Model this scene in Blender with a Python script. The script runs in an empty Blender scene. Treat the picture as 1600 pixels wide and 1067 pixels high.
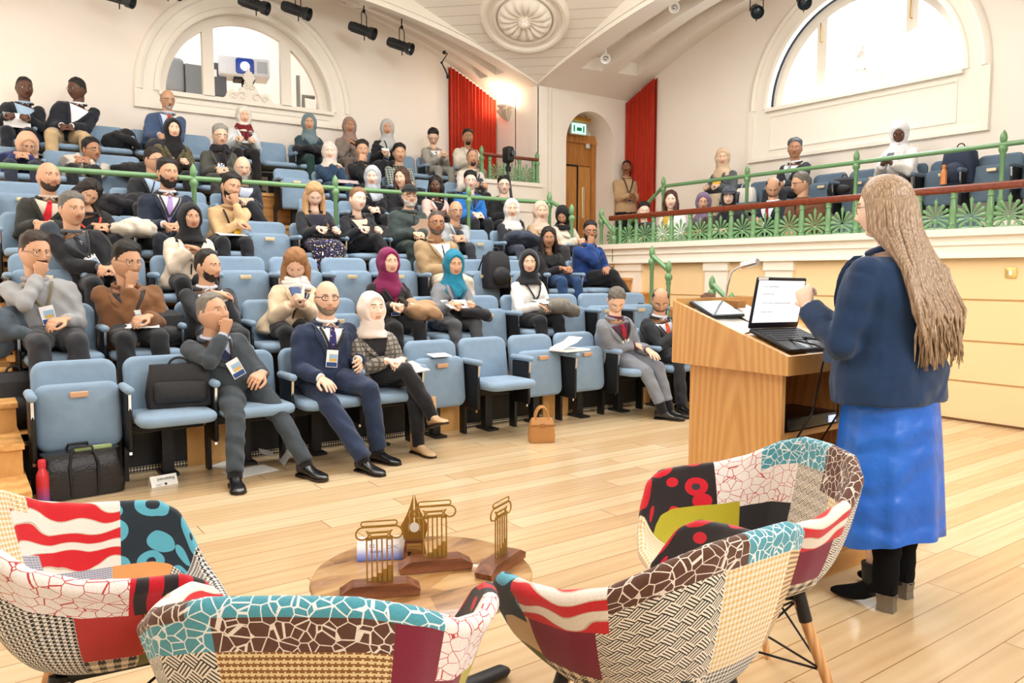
import bpy, bmesh, math, random
import numpy as np
from mathutils import Vector, Matrix, noise
sc = bpy.context.scene
COL = sc.collection
PI = math.pi
R = math.radians
random.seed(7)
V = Vector
# ------------------------------------------------------------------ camera
FPX, CZ, PITCH, HEAD = 1215.0, 1.32, R(4.96), R(35.6)
cam_d = bpy.data.cameras.new('camera'); cam = bpy.data.objects.new('camera', cam_d); COL.objects.link(cam)
cam.location = (0, 0, CZ); cam.rotation_euler = (PI/2 - PITCH, 0, -HEAD)
cam_d.sensor_width = 36; cam_d.lens = FPX/1600*36; cam_d.clip_start = .05; cam_d.clip_end = 200
sc.camera = cam
CM = Matrix.Rotation(-HEAD, 3, 'Z') @ Matrix.Rotation(PI/2 - PITCH, 3, 'X')
def ray(px, py): return CM @ V(((px-800)/FPX, (533.5-py)/FPX, -1))
def onX(px, py, x): d = ray(px, py); return V((0,0,CZ)) + d*(x/d.x)
def onY(px, py, y): d = ray(px, py); return V((0,0,CZ)) + d*(y/d.y)
def onZ(px, py, z=0): d = ray(px, py); return V((0,0,CZ)) + d*((z-CZ)/d.z)
# ------------------------------------------------------------------ view
sc.view_settings.view_transform = 'Standard'; sc.view_settings.look = 'None'
sc.view_settings.gamma = 1; sc.view_settings.exposure = 0.14; sc.view_settings.use_curve_mapping = False
# ------------------------------------------------------------------ world: bright overcast London sky outside the windows
w = bpy.data.worlds.new('sky'); sc.world = w; w.use_nodes = True
wn = w.node_tree; wb = wn.nodes['Background']; wb.inputs[0].default_value = (.86, .93, 1, 1); wb.inputs[1].default_value = 6.5
# ------------------------------------------------------------------ lights
def area(name, loc, target, sx, sy, power, col=(1,1,1), spread=PI):
    l = bpy.data.lights.new(name, 'AREA'); l.shape = 'RECTANGLE'; l.size = sx; l.size_y = sy
    l.energy = power; l.color = col; l.spread = spread
    o = bpy.data.objects.new(name, l); COL.objects.link(o); o.location = loc
    o.rotation_euler = (V(target)-V(loc)).to_track_quat('-Z', 'Y').to_euler(); return o
area('ceiling_fill', (3.5, 5.0, 5.9), (3.4, 4.3, 0), 5.5, 5.5, 560, (1, .98, .945))  # added overhead fill for high-key light; the boarded ceiling has no opening
area('stage_fill', (2.4, -3.6, 4.3), (3.0, 5.5, 1.2), 3.2, 1.8, 270, (.93, .965, 1))  # added fill from behind the camera; the front wall has no window
area('side_fill', (-3.2, 5.2, 4.3), (5, 5.5, 1.2), 1.8, 3.0, 230, (.93, .965, 1))  # added fill from the unseen left side, where no window is built
area('gallery_window_light', (9.6, 5.79, 4.4), (5.5, 4.0, 0), 1.3, 2.4, 70, (.90, .95, 1))
# ------------------------------------------------------------------ materials
MATS = {}
def srgb(h):
    if isinstance(h, str):
        h = h.lstrip('#'); c = [int(h[i:i+2], 16)/255 for i in (0, 2, 4)]
    else: c = h
    return tuple((x/12.92 if x <= .04045 else ((x+.055)/1.055)**2.4) for x in c) + (1,)
class NT:
    def __init__(s, name):
        s.m = bpy.data.materials.new(name); s.m.use_nodes = True; s.t = s.m.node_tree; s.b = s.t.nodes['Principled BSDF']
    def n(s, typ, **k):
        x = s.t.nodes.new(typ)
        for a, v in k.items():
            if a.startswith('i_'):
                key = a[2:]; key = int(key) if key.isdigit() else key.replace('_', ' ')
                s.set(x.inputs[key], v)
            else: setattr(x, a, v)
        return x
    def set(s, inp, v):
        if isinstance(v, bpy.types.NodeSocket): s.t.links.new(v, inp)
        elif isinstance(v, bpy.types.Node): s.t.links.new(v.outputs[0], inp)
        else: inp.default_value = v
    def coord(s, which='Object', scale=(1,1,1), rot=(0,0,0)):
        tc = s.n('ShaderNodeTexCoord'); mp = s.n('ShaderNodeMapping')
        s.set(mp.inputs[0], tc.outputs[which]); mp.inputs['Scale'].default_value = scale; mp.inputs['Rotation'].default_value = rot
        return mp.outputs[0]
    def mix(s, f, a, b):
        x = s.n('ShaderNodeMix', data_type='RGBA'); s.set(x.inputs[0], f); s.set(x.inputs[6], a); s.set(x.inputs[7], b); return x.outputs[2]
    def math(s, op, a, b=0.0, c=0.0):
        x = s.n('ShaderNodeMath', operation=op); s.set(x.inputs[0], a); s.set(x.inputs[1], b)
        if op in ('MULTIPLY_ADD','COMPARE'): s.set(x.inputs[2], c)
        return x.outputs[0]
    def noise(s, co, scale, detail=3, rough=.5, out=0):
        x = s.n('ShaderNodeTexNoise'); s.set(x.inputs['Vector'], co); x.inputs['Scale'].default_value = scale
        x.inputs['Detail'].default_value = detail; x.inputs['Roughness'].default_value = rough; return x.outputs[out]
    def ramp(s, f, stops, mode='LINEAR'):
        x = s.n('ShaderNodeValToRGB'); s.set(x.inputs[0], f); cr = x.color_ramp; cr.interpolation = mode
        while len(cr.elements) < len(stops): cr.elements.new(.5)
        for e, (p, c) in zip(cr.elements, stops): e.position = p; e.color = c
        return x.outputs[0]
    def bump(s, h, strength=.2, dist=.01):
        x = s.n('ShaderNodeBump'); s.set(x.inputs['Height'], h); x.inputs['Strength'].default_value = strength; x.inputs['Distance'].default_value = dist
        s.set(s.b.inputs['Normal'], x.outputs[0])
    def col(s, c): s.set(s.b.inputs['Base Color'], c)
    def p(s, rough=.5, metal=0, spec=None, **k):
        s.b.inputs['Roughness'].default_value = rough; s.b.inputs['Metallic'].default_value = metal
        if spec is not None: s.b.inputs['Specular IOR Level'].default_value = spec
        return s
def plain(h, rough=.6, metal=0, var=.06, scale=14, bump=0, spec=.4, name=None):
    k = ('p', str(h), rough, metal, var, bump, spec)
    if k in MATS: return MATS[k]
    n = NT(name or 'paint'); c = srgb(h); co = n.coord()
    f = n.noise(co, scale, 4)
    a = tuple(max(0, x*(1-var)) for x in c[:3])+(1,); b = tuple(min(1, x*(1+var)) for x in c[:3])+(1,)
    n.col(n.mix(f, a, b)); n.p(rough, metal, spec)
    if bump: n.bump(n.noise(co, scale*3, 5), bump, .01)
    MATS[k] = n.m; return n.m
def cloth(h, bump=.5, pattern=None, h2=None, sheen=.15):
    k = ('c', str(h), pattern, str(h2))
    if k in MATS: return MATS[k]
    n = NT('cloth'); co = n.coord(); c = srgb(h)
    a = tuple(x*.86 for x in c[:3])+(1,); b = tuple(min(1, x*1.12) for x in c[:3])+(1,)
    base = n.mix(n.noise(co, 9, 5), a, b)
    if pattern == 'check':
        w1 = n.n('ShaderNodeTexWave', i_Scale=9.0, bands_direction='X'); n.set(w1.inputs[0], co)
        w2 = n.n('ShaderNodeTexWave', i_Scale=9.0, bands_direction='Z'); n.set(w2.inputs[0], co)
        m = n.math('MAXIMUM', w1.outputs[1], w2.outputs[1]); m = n.math('GREATER_THAN', m, .72)
        wf = n.n('ShaderNodeTexWave', i_Scale=60.0, bands_direction='Z'); n.set(wf.inputs[0], co)
        m = n.math('MULTIPLY', m, n.math('MULTIPLY_ADD', n.math('GREATER_THAN', wf.outputs[1], .5), .5, .45))
        base = n.mix(m, base, srgb(h2))
    elif pattern == 'dots':
        v = n.n('ShaderNodeTexVoronoi', i_Scale=38.0); n.set(v.inputs[0], co)
        base = n.mix(n.math('LESS_THAN', v.outputs[0], .28), base, srgb(h2))
    elif pattern == 'floral':
        v = n.n('ShaderNodeTexVoronoi', i_Scale=42.0); n.set(v.inputs[0], co)
        cr = n.ramp(v.outputs[1], [(0, srgb('#f0eee8')), (.35, srgb('#8b7bb8')), (.6, srgb('#c9b060')), (.8, srgb('#50507a'))], 'CONSTANT')
        base = n.mix(n.math('LESS_THAN', v.outputs[0], .32), base, cr)
    elif pattern == 'stripe':
        w1 = n.n('ShaderNodeTexWave', i_Scale=14.0, bands_direction='DIAGONAL'); n.set(w1.inputs[0], co)
        base = n.mix(n.math('GREATER_THAN', w1.outputs[1], .6), base, srgb(h2))
    elif pattern == 'tweed':
        base = n.mix(n.math('GREATER_THAN', n.noise(co, 260, 1), .55), base, srgb(h2))
    n.col(base); n.p(.85, 0, .25); n.b.inputs['Sheen Weight'].default_value = sheen
    h1 = n.noise(co, 5.5, 3, .55); h3 = n.noise(co, 380, 1)
    wv = n.n('ShaderNodeTexWave', i_Scale=3.2, i_Distortion=7.0, i_Detail=2.0, bands_direction='DIAGONAL'); n.set(wv.inputs[0], co)
    hh = n.math('MULTIPLY_ADD', h3, .03, n.math('MULTIPLY_ADD', wv.outputs[1], .45, h1))
    n.bump(hh, bump, .03); MATS[k] = n.m; return n.m
def wood(c1, c2, scale=(1, 1, 1), rough=.4, ring=3.0, rot=(0,0,0), which='Object', spec=.4):
    k = ('w', c1, c2, scale, rough, ring, rot)
    if k in MATS: return MATS[k]
    n = NT('wood'); co = n.coord(which, scale, rot)
    nz = n.noise(co, ring, 6, .62); f2 = n.noise(co, ring*9, 3)
    x = n.n('ShaderNodeTexWave', i_Scale=ring*.9, i_Distortion=5.0, i_Detail=3.0, wave_type='RINGS'); n.set(x.inputs[0], co)
    f = n.math('MULTIPLY_ADD', x.outputs[1], .35, n.math('MULTIPLY', nz, .75)); f = n.math('MULTIPLY_ADD', f2, .25, n.math('SUBTRACT', f, .12))
    n.col(n.ramp(f, [(.2, srgb(c1)), (.8, srgb(c2))])); n.p(rough, 0, spec); n.bump(f2, .08, .002)
    MATS[k] = n.m; return n.m
def metal(h, rough=.3):
    return plain(h, rough, 1.0, .03, 20)
def emit(h, strength):
    k = ('e', h, strength)
    if k in MATS: return MATS[k]
    n = NT('lit'); n.col(srgb(h)); n.b.inputs['Emission Color'].default_value = srgb(h); n.b.inputs['Emission Strength'].default_value = strength
    MATS[k] = n.m; return n.m
# ------------------------------------------------------------------ mesh building
class MB:
    def __init__(s): s.v = []; s.f = []; s.m = []; s.mi = 0
    def add(s, vs, fs, mi=None):
        o = len(s.v); s.v.extend([V(x) for x in vs]); s.f.extend([tuple(i+o for i in f) for f in fs]); s.m.extend([s.mi if mi is None else mi]*len(fs)); return s
    def join(s, o, M=None):
        n = len(s.v); s.v.extend([(M @ x) if M else x.copy() for x in o.v]); s.f.extend([tuple(i+n for i in f) for f in o.f]); s.m.extend(o.m); return s
    def tr(s, M): s.v = [M @ x for x in s.v]; return s
    def box(s, x0, x1, y0, y1, z0, z1, mi=None):
        vs = [(x, y, z) for z in (z0, z1) for y in (y0, y1) for x in (x0, x1)]
        return s.add(vs, [(0,2,3,1),(4,5,7,6),(0,1,5,4),(2,6,7,3),(0,4,6,2),(1,3,7,5)], mi)
    def rings(s, rs, closed=True, cap=True, mi=None):
        n = len(rs[0]); vs = [p for r in rs for p in r]; fs = []
        for i in range(len(rs)-1):
            for j in range(n if closed else n-1):
                k = (j+1) % n; fs.append((i*n+j, i*n+k, (i+1)*n+k, (i+1)*n+j))
        if cap and closed: fs += [tuple(range(n))[::-1], tuple((len(rs)-1)*n+j for j in range(n))]
        return s.add(vs, fs, mi)
    def tube(s, pts, rad, n=10, flat=1.0, up=None, cap=True, mi=None, rnd=False):
        pts = [V(p) for p in pts]; k = len(pts)
        if not hasattr(rad, '__len__'): rad = [rad]*k
        if rnd:   # rounded ends
            a = (pts[0]-pts[1]).normalized(); b = (pts[-1]-pts[-2]).normalized(); r0, r1 = rad[0], rad[-1]
            pts = [pts[0]+a*r0*.97, pts[0]+a*r0*.75, pts[0]+a*r0*.35] + pts + [pts[-1]+b*r1*.35, pts[-1]+b*r1*.75, pts[-1]+b*r1*.97]
            rad = [r0*.25, r0*.68, r0*.94] + list(rad) + [r1*.94, r1*.68, r1*.25]; k += 6
        t0 = (pts[1]-pts[0]).normalized(); u = V(up) if up else (V((0,0,1)) if abs(t0.z) < .9 else V((1,0,0)))
        rs = []
        for i, p in enumerate(pts):
            t = ((pts[min(i+1,k-1)]-pts[i]).normalized() + (pts[i]-pts[max(i-1,0)]).normalized())
            t = t.normalized() if t.length > 1e-6 else t0
            a = u - t*u.dot(t); a = a.normalized() if a.length > 1e-6 else t.orthogonal().normalized()
            u = a; b = t.cross(a)
            rs.append([p + (a*math.sin(q)*flat + b*math.cos(q))*rad[i] for q in [2*PI*j/n for j in range(n)]])
        return s.rings(rs, True, cap, mi)
    def lathe(s, prof, n=20, M=None, mi=None):
        rs = [[V((r*math.cos(2*PI*j/n), r*math.sin(2*PI*j/n), z)) for j in range(n)] for r, z in prof]
        if M: rs = [[M @ p for p in r] for r in rs]
        return s.rings(rs, True, True, mi)
    def ball(s, c, r, n=12, m=8, M=None, mi=None):
        if not hasattr(r, '__len__'): r = (r, r, r)
        rs = []
        for i in range(m+1):
            e = -PI/2+PI*(i+.02)/(m+.04); rs.append([V((c[0]+r[0]*math.cos(e)*math.cos(2*PI*j/n), c[1]+r[1]*math.cos(e)*math.sin(2*PI*j/n), c[2]+r[2]*math.sin(e))) for j in range(n)])
        if M: rs = [[M @ p for p in q] for q in rs]
        return s.rings(rs, True, True, mi)
    def prism(s, poly, d, M=None, mi=None):   # poly in XY, extruded 0..d in Z
        a = [V((x, y, 0)) for x, y in poly]; b = [V((x, y, d)) for x, y in poly]
        if M: a = [M @ p for p in a]; b = [M @ p for p in b]
        return s.rings([a, b], True, True, mi)
    def rbox(s, x0, x1, y0, y1, z0, z1, r=.02, n=4, axis='y', mi=None, puff=0.0):  # rounded rect in plane perpendicular to axis, with softened edges
        if axis == 'y': A0, A1, B0, B1, C0, C1 = x0, x1, z0, z1, y0, y1; mk = lambda a, b, c: V((a, c, b))
        elif axis == 'z': A0, A1, B0, B1, C0, C1 = x0, x1, y0, y1, z0, z1; mk = lambda a, b, c: V((a, b, c))
        else: A0, A1, B0, B1, C0, C1 = y0, y1, z0, z1, x0, x1; mk = lambda a, b, c: V((c, a, b))
        e = min((C1-C0)/2, r)*.98
        def ring(ins, c):
            rr = max(r-ins, .002); out = []
            for cx, cy, q0 in ((A1-ins-rr, B1-ins-rr, 0), (A0+ins+rr, B1-ins-rr, PI/2), (A0+ins+rr, B0+ins+rr, PI), (A1-ins-rr, B0+ins+rr, 1.5*PI)):
                for j in range(n+1): q = q0+PI/2*j/n; out.append(mk(cx+rr*math.cos(q), cy+rr*math.sin(q), c))
            return out
        rs = []
        if puff: rs.append(ring(min(A1-A0, B1-B0)*.3, C0-puff))
        for k in range(4): q = PI/2*k/3; rs.append(ring(e*(1-math.sin(q)), C0+e*(1-math.cos(q))))
        for k in range(4): q = PI/2*k/3; rs.append(ring(e*(1-math.cos(q)), C1-e*(1-math.sin(q))))
        if puff: rs.append(ring(min(A1-A0, B1-B0)*.3, C1+puff))
        return s.rings(rs, True, True, mi)
    def mesh(s, name):
        me = bpy.data.meshes.new(name); me.from_pydata([tuple(x) for x in s.v], [], s.f)
        if any(s.m): me.polygons.foreach_set('material_index', s.m)
        return me
def wm(o):
    M = Matrix.LocRotScale(o.location, o.rotation_euler.to_quaternion() if o.rotation_mode != 'QUATERNION' else o.rotation_quaternion, o.scale)
    return wm(o.parent) @ M if o.parent else M
def obj(name, mb, mat, parent=None, smooth=True, world=False, auto=40):
    if world and parent: mb.tr(wm(parent).inverted())
    me = mb.mesh(name)
    for m in (mat if isinstance(mat, (list, tuple)) else [mat]): me.materials.append(m)
    bm = bmesh.new(); bm.from_mesh(me); bmesh.ops.recalc_face_normals(bm, faces=bm.faces)
    if smooth and auto < 180:
        lim = math.cos(R(auto))
        for e in bm.edges:
            if len(e.link_faces) == 2 and e.link_faces[0].normal.dot(e.link_faces[1].normal) < lim: e.smooth = False
    bm.to_mesh(me); bm.free()
    if smooth: me.polygons.foreach_set('use_smooth', [True]*len(me.polygons))
    o = bpy.data.objects.new(name, me); COL.objects.link(o)
    if parent: o.parent = parent
    return o
def tag(o, label, cat, group=None, kind=None):
    o['label'] = label; o['category'] = cat
    if group: o['group'] = group
    if kind: o['kind'] = kind
    return o
def thing(name, label, cat, loc=(0,0,0), rz=0, group=None):
    o = bpy.data.objects.new(name, None); COL.objects.link(o); o.location = loc; o.rotation_euler = (0, 0, rz); o.empty_display_size = .1
    return tag(o, label, cat, group)
def struct(name, mb, mat, smooth=False, parent=None, auto=40):
    o = obj(name, mb, mat, parent, smooth, auto=auto)
    if not parent: o['kind'] = 'structure'
    return o
KIDS = {}
def dup(root, loc=None, rz=None, label=None, group=None):
    def cp(o, par):
        c = o.copy(); COL.objects.link(c)
        if par: c.parent = par
        for k in o.children: cp(k, c)
        return c
    r = cp(root, None)
    if loc is not None: r.location = loc
    if rz is not None: r.rotation_euler = (0, 0, rz)
    if label: r['label'] = label
    if group: r['group'] = group
    return r
def Mloc(p, z=None, x=None):   # matrix with origin p, local z axis = z, local x approx x
    z = V(z).normalized() if z is not None else V((0,0,1)); x = V(x) if x is not None else (V((1,0,0)) if abs(z.x) < .9 else V((0,1,0)))
    x = (x - z*x.dot(z)).normalized(); y = z.cross(x)
    M = Matrix((x, y, z)).transposed().to_4x4(); M.translation = V(p); return M
# ================================================================== THE ROOM
FL = [0, .33, .70, 1.08, 1.45, 1.90, 2.36]; YB = [5.55, 6.40, 7.25, 8.10, 9.20, 10.05, 10.9]
XP, YP, XW, YW = 7.74, 10.1, 9.73, 11.32
GX0, SW = .33, .51
def wallmat(h='#f0e7dc', rough=.75):
    return plain(h, rough, 0, .015, 3, .02, .2, 'wall_paint')
M_wall = wallmat('#f4ebe0'); M_trim = wallmat('#f3ecdf', .5); M_panel = wallmat('#f2d6a6', .45); M_white = plain('#f5f4f0', .5)
M_green = plain('#6b9666', .28, 0, .05, 8, .03, .6, 'green_enamel'); M_mahog = wood('#4a1c10', '#8a4024', (1,8,8), .22)
M_black = plain('#101113', .5); M_dark = plain('#1c1d20', .75)
def planks():
    n = NT('maple_planks'); co = n.coord('Object', (1,1,1)); sep = n.n('ShaderNodeSeparateXYZ'); n.set(sep.inputs[0], co)
    y = n.math('DIVIDE', sep.outputs[1], .145); iy = n.math('FLOOR', y); fy = n.math('FRACT', y)
    wn_ = n.n('ShaderNodeTexWhiteNoise', noise_dimensions='1D'); n.set(wn_.inputs['W'], iy)
    x = n.math('ADD', n.math('DIVIDE', sep.outputs[0], 1.7), n.math('MULTIPLY', wn_.outputs[0], 7.3)); ix = n.math('FLOOR', x); fx = n.math('FRACT', x)
    cb = n.n('ShaderNodeCombineXYZ'); n.set(cb.inputs[0], ix); n.set(cb.inputs[1], iy); wb2 = n.n('ShaderNodeTexWhiteNoise'); n.set(wb2.inputs[0], cb.outputs[0])
    off = n.n('ShaderNodeVectorMath', operation='MULTIPLY_ADD'); n.set(off.inputs[0], wb2.outputs[1]); off.inputs[1].default_value = (9, 9, 9); 
    st = n.n('ShaderNodeVectorMath', operation='MULTIPLY'); n.set(st.inputs[0], co); st.inputs[1].default_value = (.9, 9, 9); n.set(off.inputs[2], st.outputs[0])
    g = n.noise(off.outputs[0], 1.6, 6, .6); g2 = n.noise(off.outputs[0], 14, 3)
    wv = n.n('ShaderNodeTexWave', i_Scale=.55, i_Distortion=9.0, i_Detail=2.0, wave_type='RINGS'); n.set(wv.inputs[0], off.outputs[0])
    f = n.math('MULTIPLY_ADD', wb2.outputs[0], .42, n.math('MULTIPLY', g, .5)); f = n.math('MULTIPLY_ADD', wv.outputs[1], .10, f); f = n.math('MULTIPLY_ADD', g2, .1, f)
    c = n.ramp(f, [(.15, srgb('#bf9a6e')), (.5, srgb('#d0b389')), (.9, srgb('#dfcaa6'))])
    gy = n.math('LESS_THAN', n.math('ABSOLUTE', n.math('SUBTRACT', fy, .5)), .488); gx = n.math('LESS_THAN', n.math('ABSOLUTE', n.math('SUBTRACT', fx, .5)), .4988)
    gap = n.math('MULTIPLY', gy, gx); c = n.mix(n.math('SUBTRACT', 1.0, gap), c, srgb('#8a5a2c')); n.col(c)
    n.p(.3, 0, .5); n.set(n.b.inputs['Roughness'], n.math('MULTIPLY_ADD', g, .14, .17)); n.bump(n.math('MULTIPLY_ADD', g2, .04, gap), .12, .004); n.b.inputs['Coat Weight'].default_value = .25; n.b.inputs['Coat Roughness'].default_value = .12
    return n.m
M_floor = planks()
M_oak = wood('#b9803f', '#dcab68', (2.5, 9, 1.2), .42, 2.4); M_oakx = wood('#b07638', '#e0b070', (1, 8, 8), .4, 2.2); M_doorw = wood('#a8682c', '#cf9450', (7, 7, .8), .4, 2.2)
def boards(h, axis, width, line='#cfc4b4', frac=.05, rough=.6):
    n = NT('boards'); co = n.coord(); d = n.n('ShaderNodeVectorMath', operation='DOT_PRODUCT'); n.set(d.inputs[0], co); d.inputs[1].default_value = axis
    f = n.math('FRACT', n.math('DIVIDE', d.outputs['Value'], width)); g = n.math('LESS_THAN', f, frac)
    n.col(n.mix(g, srgb(h), srgb(line))); n.p(rough, 0, .3); n.bump(n.math('SUBTRACT', 1.0, g), .5, .01); return n.m
b = MB(); b.box(-2.9, 10.2, -4.2, 5.9, -.12, 0); struct('floor', b, M_floor)
# tiers
M_carpet = cloth('#3a3f45', .1)
for k in range(1, 7):
    y0, y1, z = YB[k-1]+.09, YB[k]+.09 if k < 6 else YW, FL[k]
    if k == 4: y0 = 8.19
    b = MB(); b.box(.28, 6.5, y0, y1, FL[k-1]-.02 if k > 1 else 0, z); b.box(.28, 6.5, y0-.025, y0+.03, z-.035, z+.004, 1)
    o = struct('floor_tier', b, [wood('#9c6a34', '#d09a58', (1, 7, 7), .45, 2.4), wood('#b47c3e', '#deac6c', (1, 7, 7), .4, 2.0)])
# front riser: perforated black vent with wooden panels
n = NT('perforated'); co = n.coord('Object', (1,1,1)); vv = n.n('ShaderNodeTexVoronoi', i_Scale=52.0); vv.inputs['Randomness'].default_value = 0.0; n.set(vv.inputs[0], co)
n.col(n.mix(n.math('LESS_THAN', vv.outputs[0], .42), srgb('#15161a'), srgb('#d9c9a8'))); n.p(.5); M_perf = n.m
b = MB(); b.box(.28, 6.5, 5.615, 5.642, .035, .33); struct('trim_1', b, M_black)
b = MB(); b.box(.28, 6.5, 5.600, 5.616, .004, .036); b.box(.28, 6.5, 5.60, 5.616, .26, .285); struct('trim_2', b, M_perf)
for x in (1.25, 3.18, 4.35, 5.6):
    b = MB(); b.box(x, x+.3, 5.585, 5.625, .0, .30); struct('trim_3', b, M_oak)
# aisle + door landing + gallery floors
b = MB(); b.box(6.5, XW, 8.19, YP+.8, 0, 1.45); struct('floor_landing', b, M_oak)
b = MB(); b.box(6.5, XP, YP-.1, YW, 1.4, 2.36); struct('wall_landing', b, M_trim)
b = MB(); b.box(7.45, XW, -2.2, 8.19, 0, 1.15); struct('floor_gallery', b, M_carpet)
b = MB(); b.box(8.62, XW, -2.2, 8.9, 1.15, 1.85); b.box(8.58, 8.66, -2.2, 8.9, 1.81, 1.86); struct('floor_gallery_tier', b, M_trim)
def stairs(name, x0, x1, y0, z0, z1, n, yd, mat):
    b = MB()
    for i in range(n):
        z = z0+(z1-z0)*(i+1)/n; y = y0+yd*i/n
        b.box(x0, x1, y, y0+yd, z0 if i == 0 else z-(z1-z0)/n-.01, z-.03, 0); b.box(x0-.01, x1+.01, y-.03, y0+yd, z-.03, z, 1)
    return struct(name, b, [mat, wood('#b47c3e', '#deac6c', (7, 1, 7), .4, 2.0)])
stairs('floor_stairs', 6.53, 7.3, 5.35, 0, 1.45, 8, 2.84, M_oak)
stairs('floor_stairs', -.72, .27, 4.75, 0, 1.08, 6, 2.5, M_oak)
stairs('floor_stairs', -.72, .27, 7.25, 1.08, 2.36, 7, 3.6, M_oak)
b = MB(); b.box(-.72, .27, 10.85, YW, 0, 2.36); struct('floor_stair_landing', b, M_oak)
# ---- walls with lunette openings
def arc(c, r, n=36, a0=0, a1=PI): return [(c[0]+r*math.cos(a0+(a1-a0)*i/n), c[1]+r*math.sin(a0+(a1-a0)*i/n)) for i in range(n+1)]
def lun_wall(mk, u0, u1, z0, z1, c, r, zs):  # wall in (u,z) with a half-round hole; mk(u,z,depth)
    b = MB()
    def quad(a0, a1, b0, b1):
        b.add([mk(a0, b0, 0), mk(a1, b0, 0), mk(a1, b1, 0), mk(a0, b1, 0)], [(0,1,2,3)])
    quad(u0, c-r, z0, z1); quad(c+r, u1, z0, z1); quad(c-r, c+r, z0, zs)
    A = arc((c, zs), r)
    for (x0, q0), (x1, q1) in zip(A, A[1:]): b.add([mk(x0, q0, 0), mk(x1, q1, 0), mk(x1, z1, 0), mk(x0, z1, 0)], [(0,1,2,3)])
    rv = [mk(x, q, 0) for x, q in A]; rd = [mk(x, q, .34) for x, q in A]
    b.rings([rv, rd], False, False); b.add([mk(c-r, zs, 0), mk(c+r, zs, 0), mk(c+r, zs, .34), mk(c-r, zs, .34)], [(0,1,2,3)])
    return b
mkB = lambda u, z, d: V((u, YW+d, z)); mkR = lambda u, z, d: V((XW+d, u, z))
CB, CR = 3.55, 5.86
struct('wall_back', lun_wall(mkB, -2.9, XP+.3, 0, 6.3, CB, 1.22, 3.74), M_wall)
struct('wall_right', lun_wall(mkR, -4.2, YP+.1, 0, 6.3, CR, 1.36, 3.70), M_wall)
def sweep_arch(mk, c, zs, r, prof, u0=None, foot=0.0, seg=40):
    """moulding that follows the half round; prof = list of (dr, depth)"""
    rs = []
    path = []
    if foot: path += [(r, 0, -foot)]
    path += [(r, a, 0) for a in [PI*i/seg for i in range(seg+1)]]
    if foot: path += [(r, PI, -foot)]
    for rr, a, dz in path: rs.append([mk(c+(r+dr)*math.cos(a), zs+(r+dr)*math.sin(a)+dz, -dp) for dr, dp in prof])
    return MB().rings(rs, True, True)
MOULD = [(-.02, -.05), (-.02, .03), (.02, .05), (.05, .045), (.06, .02), (.19, .02), (.2, .05), (.24, .065), (.28, .05), (.3, .02), (.3, -.05)]
def foot_mould(mk, c, r, z0, z1):
    b = MB()
    for a, d in ((0, .03), (.05, .05)):
        pass
    b2 = MB()
    mk3 = mk
    def bx(u0, u1, q0, q1, d): 
        vs = [mk(u, q, -dd) for q in (q0, q1) for dd in (0, d) for u in (u0, u1)]
        b2.add(vs, [(0,2,3,1),(4,5,7,6),(0,1,5,4),(2,6,7,3),(0,4,6,2),(1,3,7,5)])
    bx(c-r-.3, c+r+.3, z0, z0+.05, .05); bx(c-r-.22, c+r+.22, z0+.05, z1, .022); bx(c-r-.298, c-r-.22, z0+.05, z1, .048); bx(c+r+.22, c+r+.298, z0+.05, z1, .048)
    bx(c-r, c+r, z1-.05, z1, .08); bx(c-r+.06, c+r-.06, z0+.14, z0+.17, .035)
    bx(c-r+.06, c+r-.06, z1-.13, z1-.1, .035); bx(c-r+.061, c-r+.09, z0+.171, z1-.131, .033); bx(c+r-.09, c+r-.061, z0+.171, z1-.131, .033)
    return b2
struct('trim_4', sweep_arch(mkB, CB, 3.74, 1.22, MOULD), M_trim, True)
struct('trim_5', sweep_arch(mkR, CR, 3.70, 1.36, MOULD), M_trim, True)
struct('trim_6', foot_mould(mkB, CB, 1.22, 3.50, 3.74), M_trim)
struct('trim_7', foot_mould(mkR, CR, 1.36, 2.96, 3.70), M_trim)
def ornament(mk, c, z0, w, h, d0):   # pierced palmette crest standing on the sill
    half = [(0, h), (.05, .86*h), (.035, .82*h), (.1, .72*h), (.07, .67*h), (.15, .55*h), (.12, .5*h), (.2, .42*h), (.3, .40*h), (.36, .30*h), (.5, .28*h), (.62, .34*h), (.74, .27*h), (.82, .14*h), (.97, .06*h), (1, 0)]
    pts = [(c+x*w/2, z0+z) for x, z in half] + [(c-x*w/2, z0+z) for x, z in half[::-1][:-1]]
    b = MB(); b.rings([[mk(u, z, d0) for u, z in pts], [mk(u, z, d0+.04) for u, z in pts]], True, True)
    for s in (-1, 1):
        for k, (ox, oz, rr) in enumerate(((.25, .18, .07), (.55, .16, .055), (.1, .42, .045), (.06, .62, .03))):
            ctr = (c+s*ox*w/2, z0+oz*h)
            b.tube([mk(ctr[0]+s*rr*(1-t/13)*math.cos(t*.62), ctr[1]+rr*(1-t/13)*math.sin(t*.62), d0-.012) for t in range(11)], .012, 6)
    for k in range(7): b.tube([mk(c, z0+h*.45, d0-.01), mk(c+math.sin((k-3)*.3)*.1, z0+h*.45+math.cos((k-3)*.3)*h*.38, d0-.01)], [.012, .018], 6)
    return b
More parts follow.
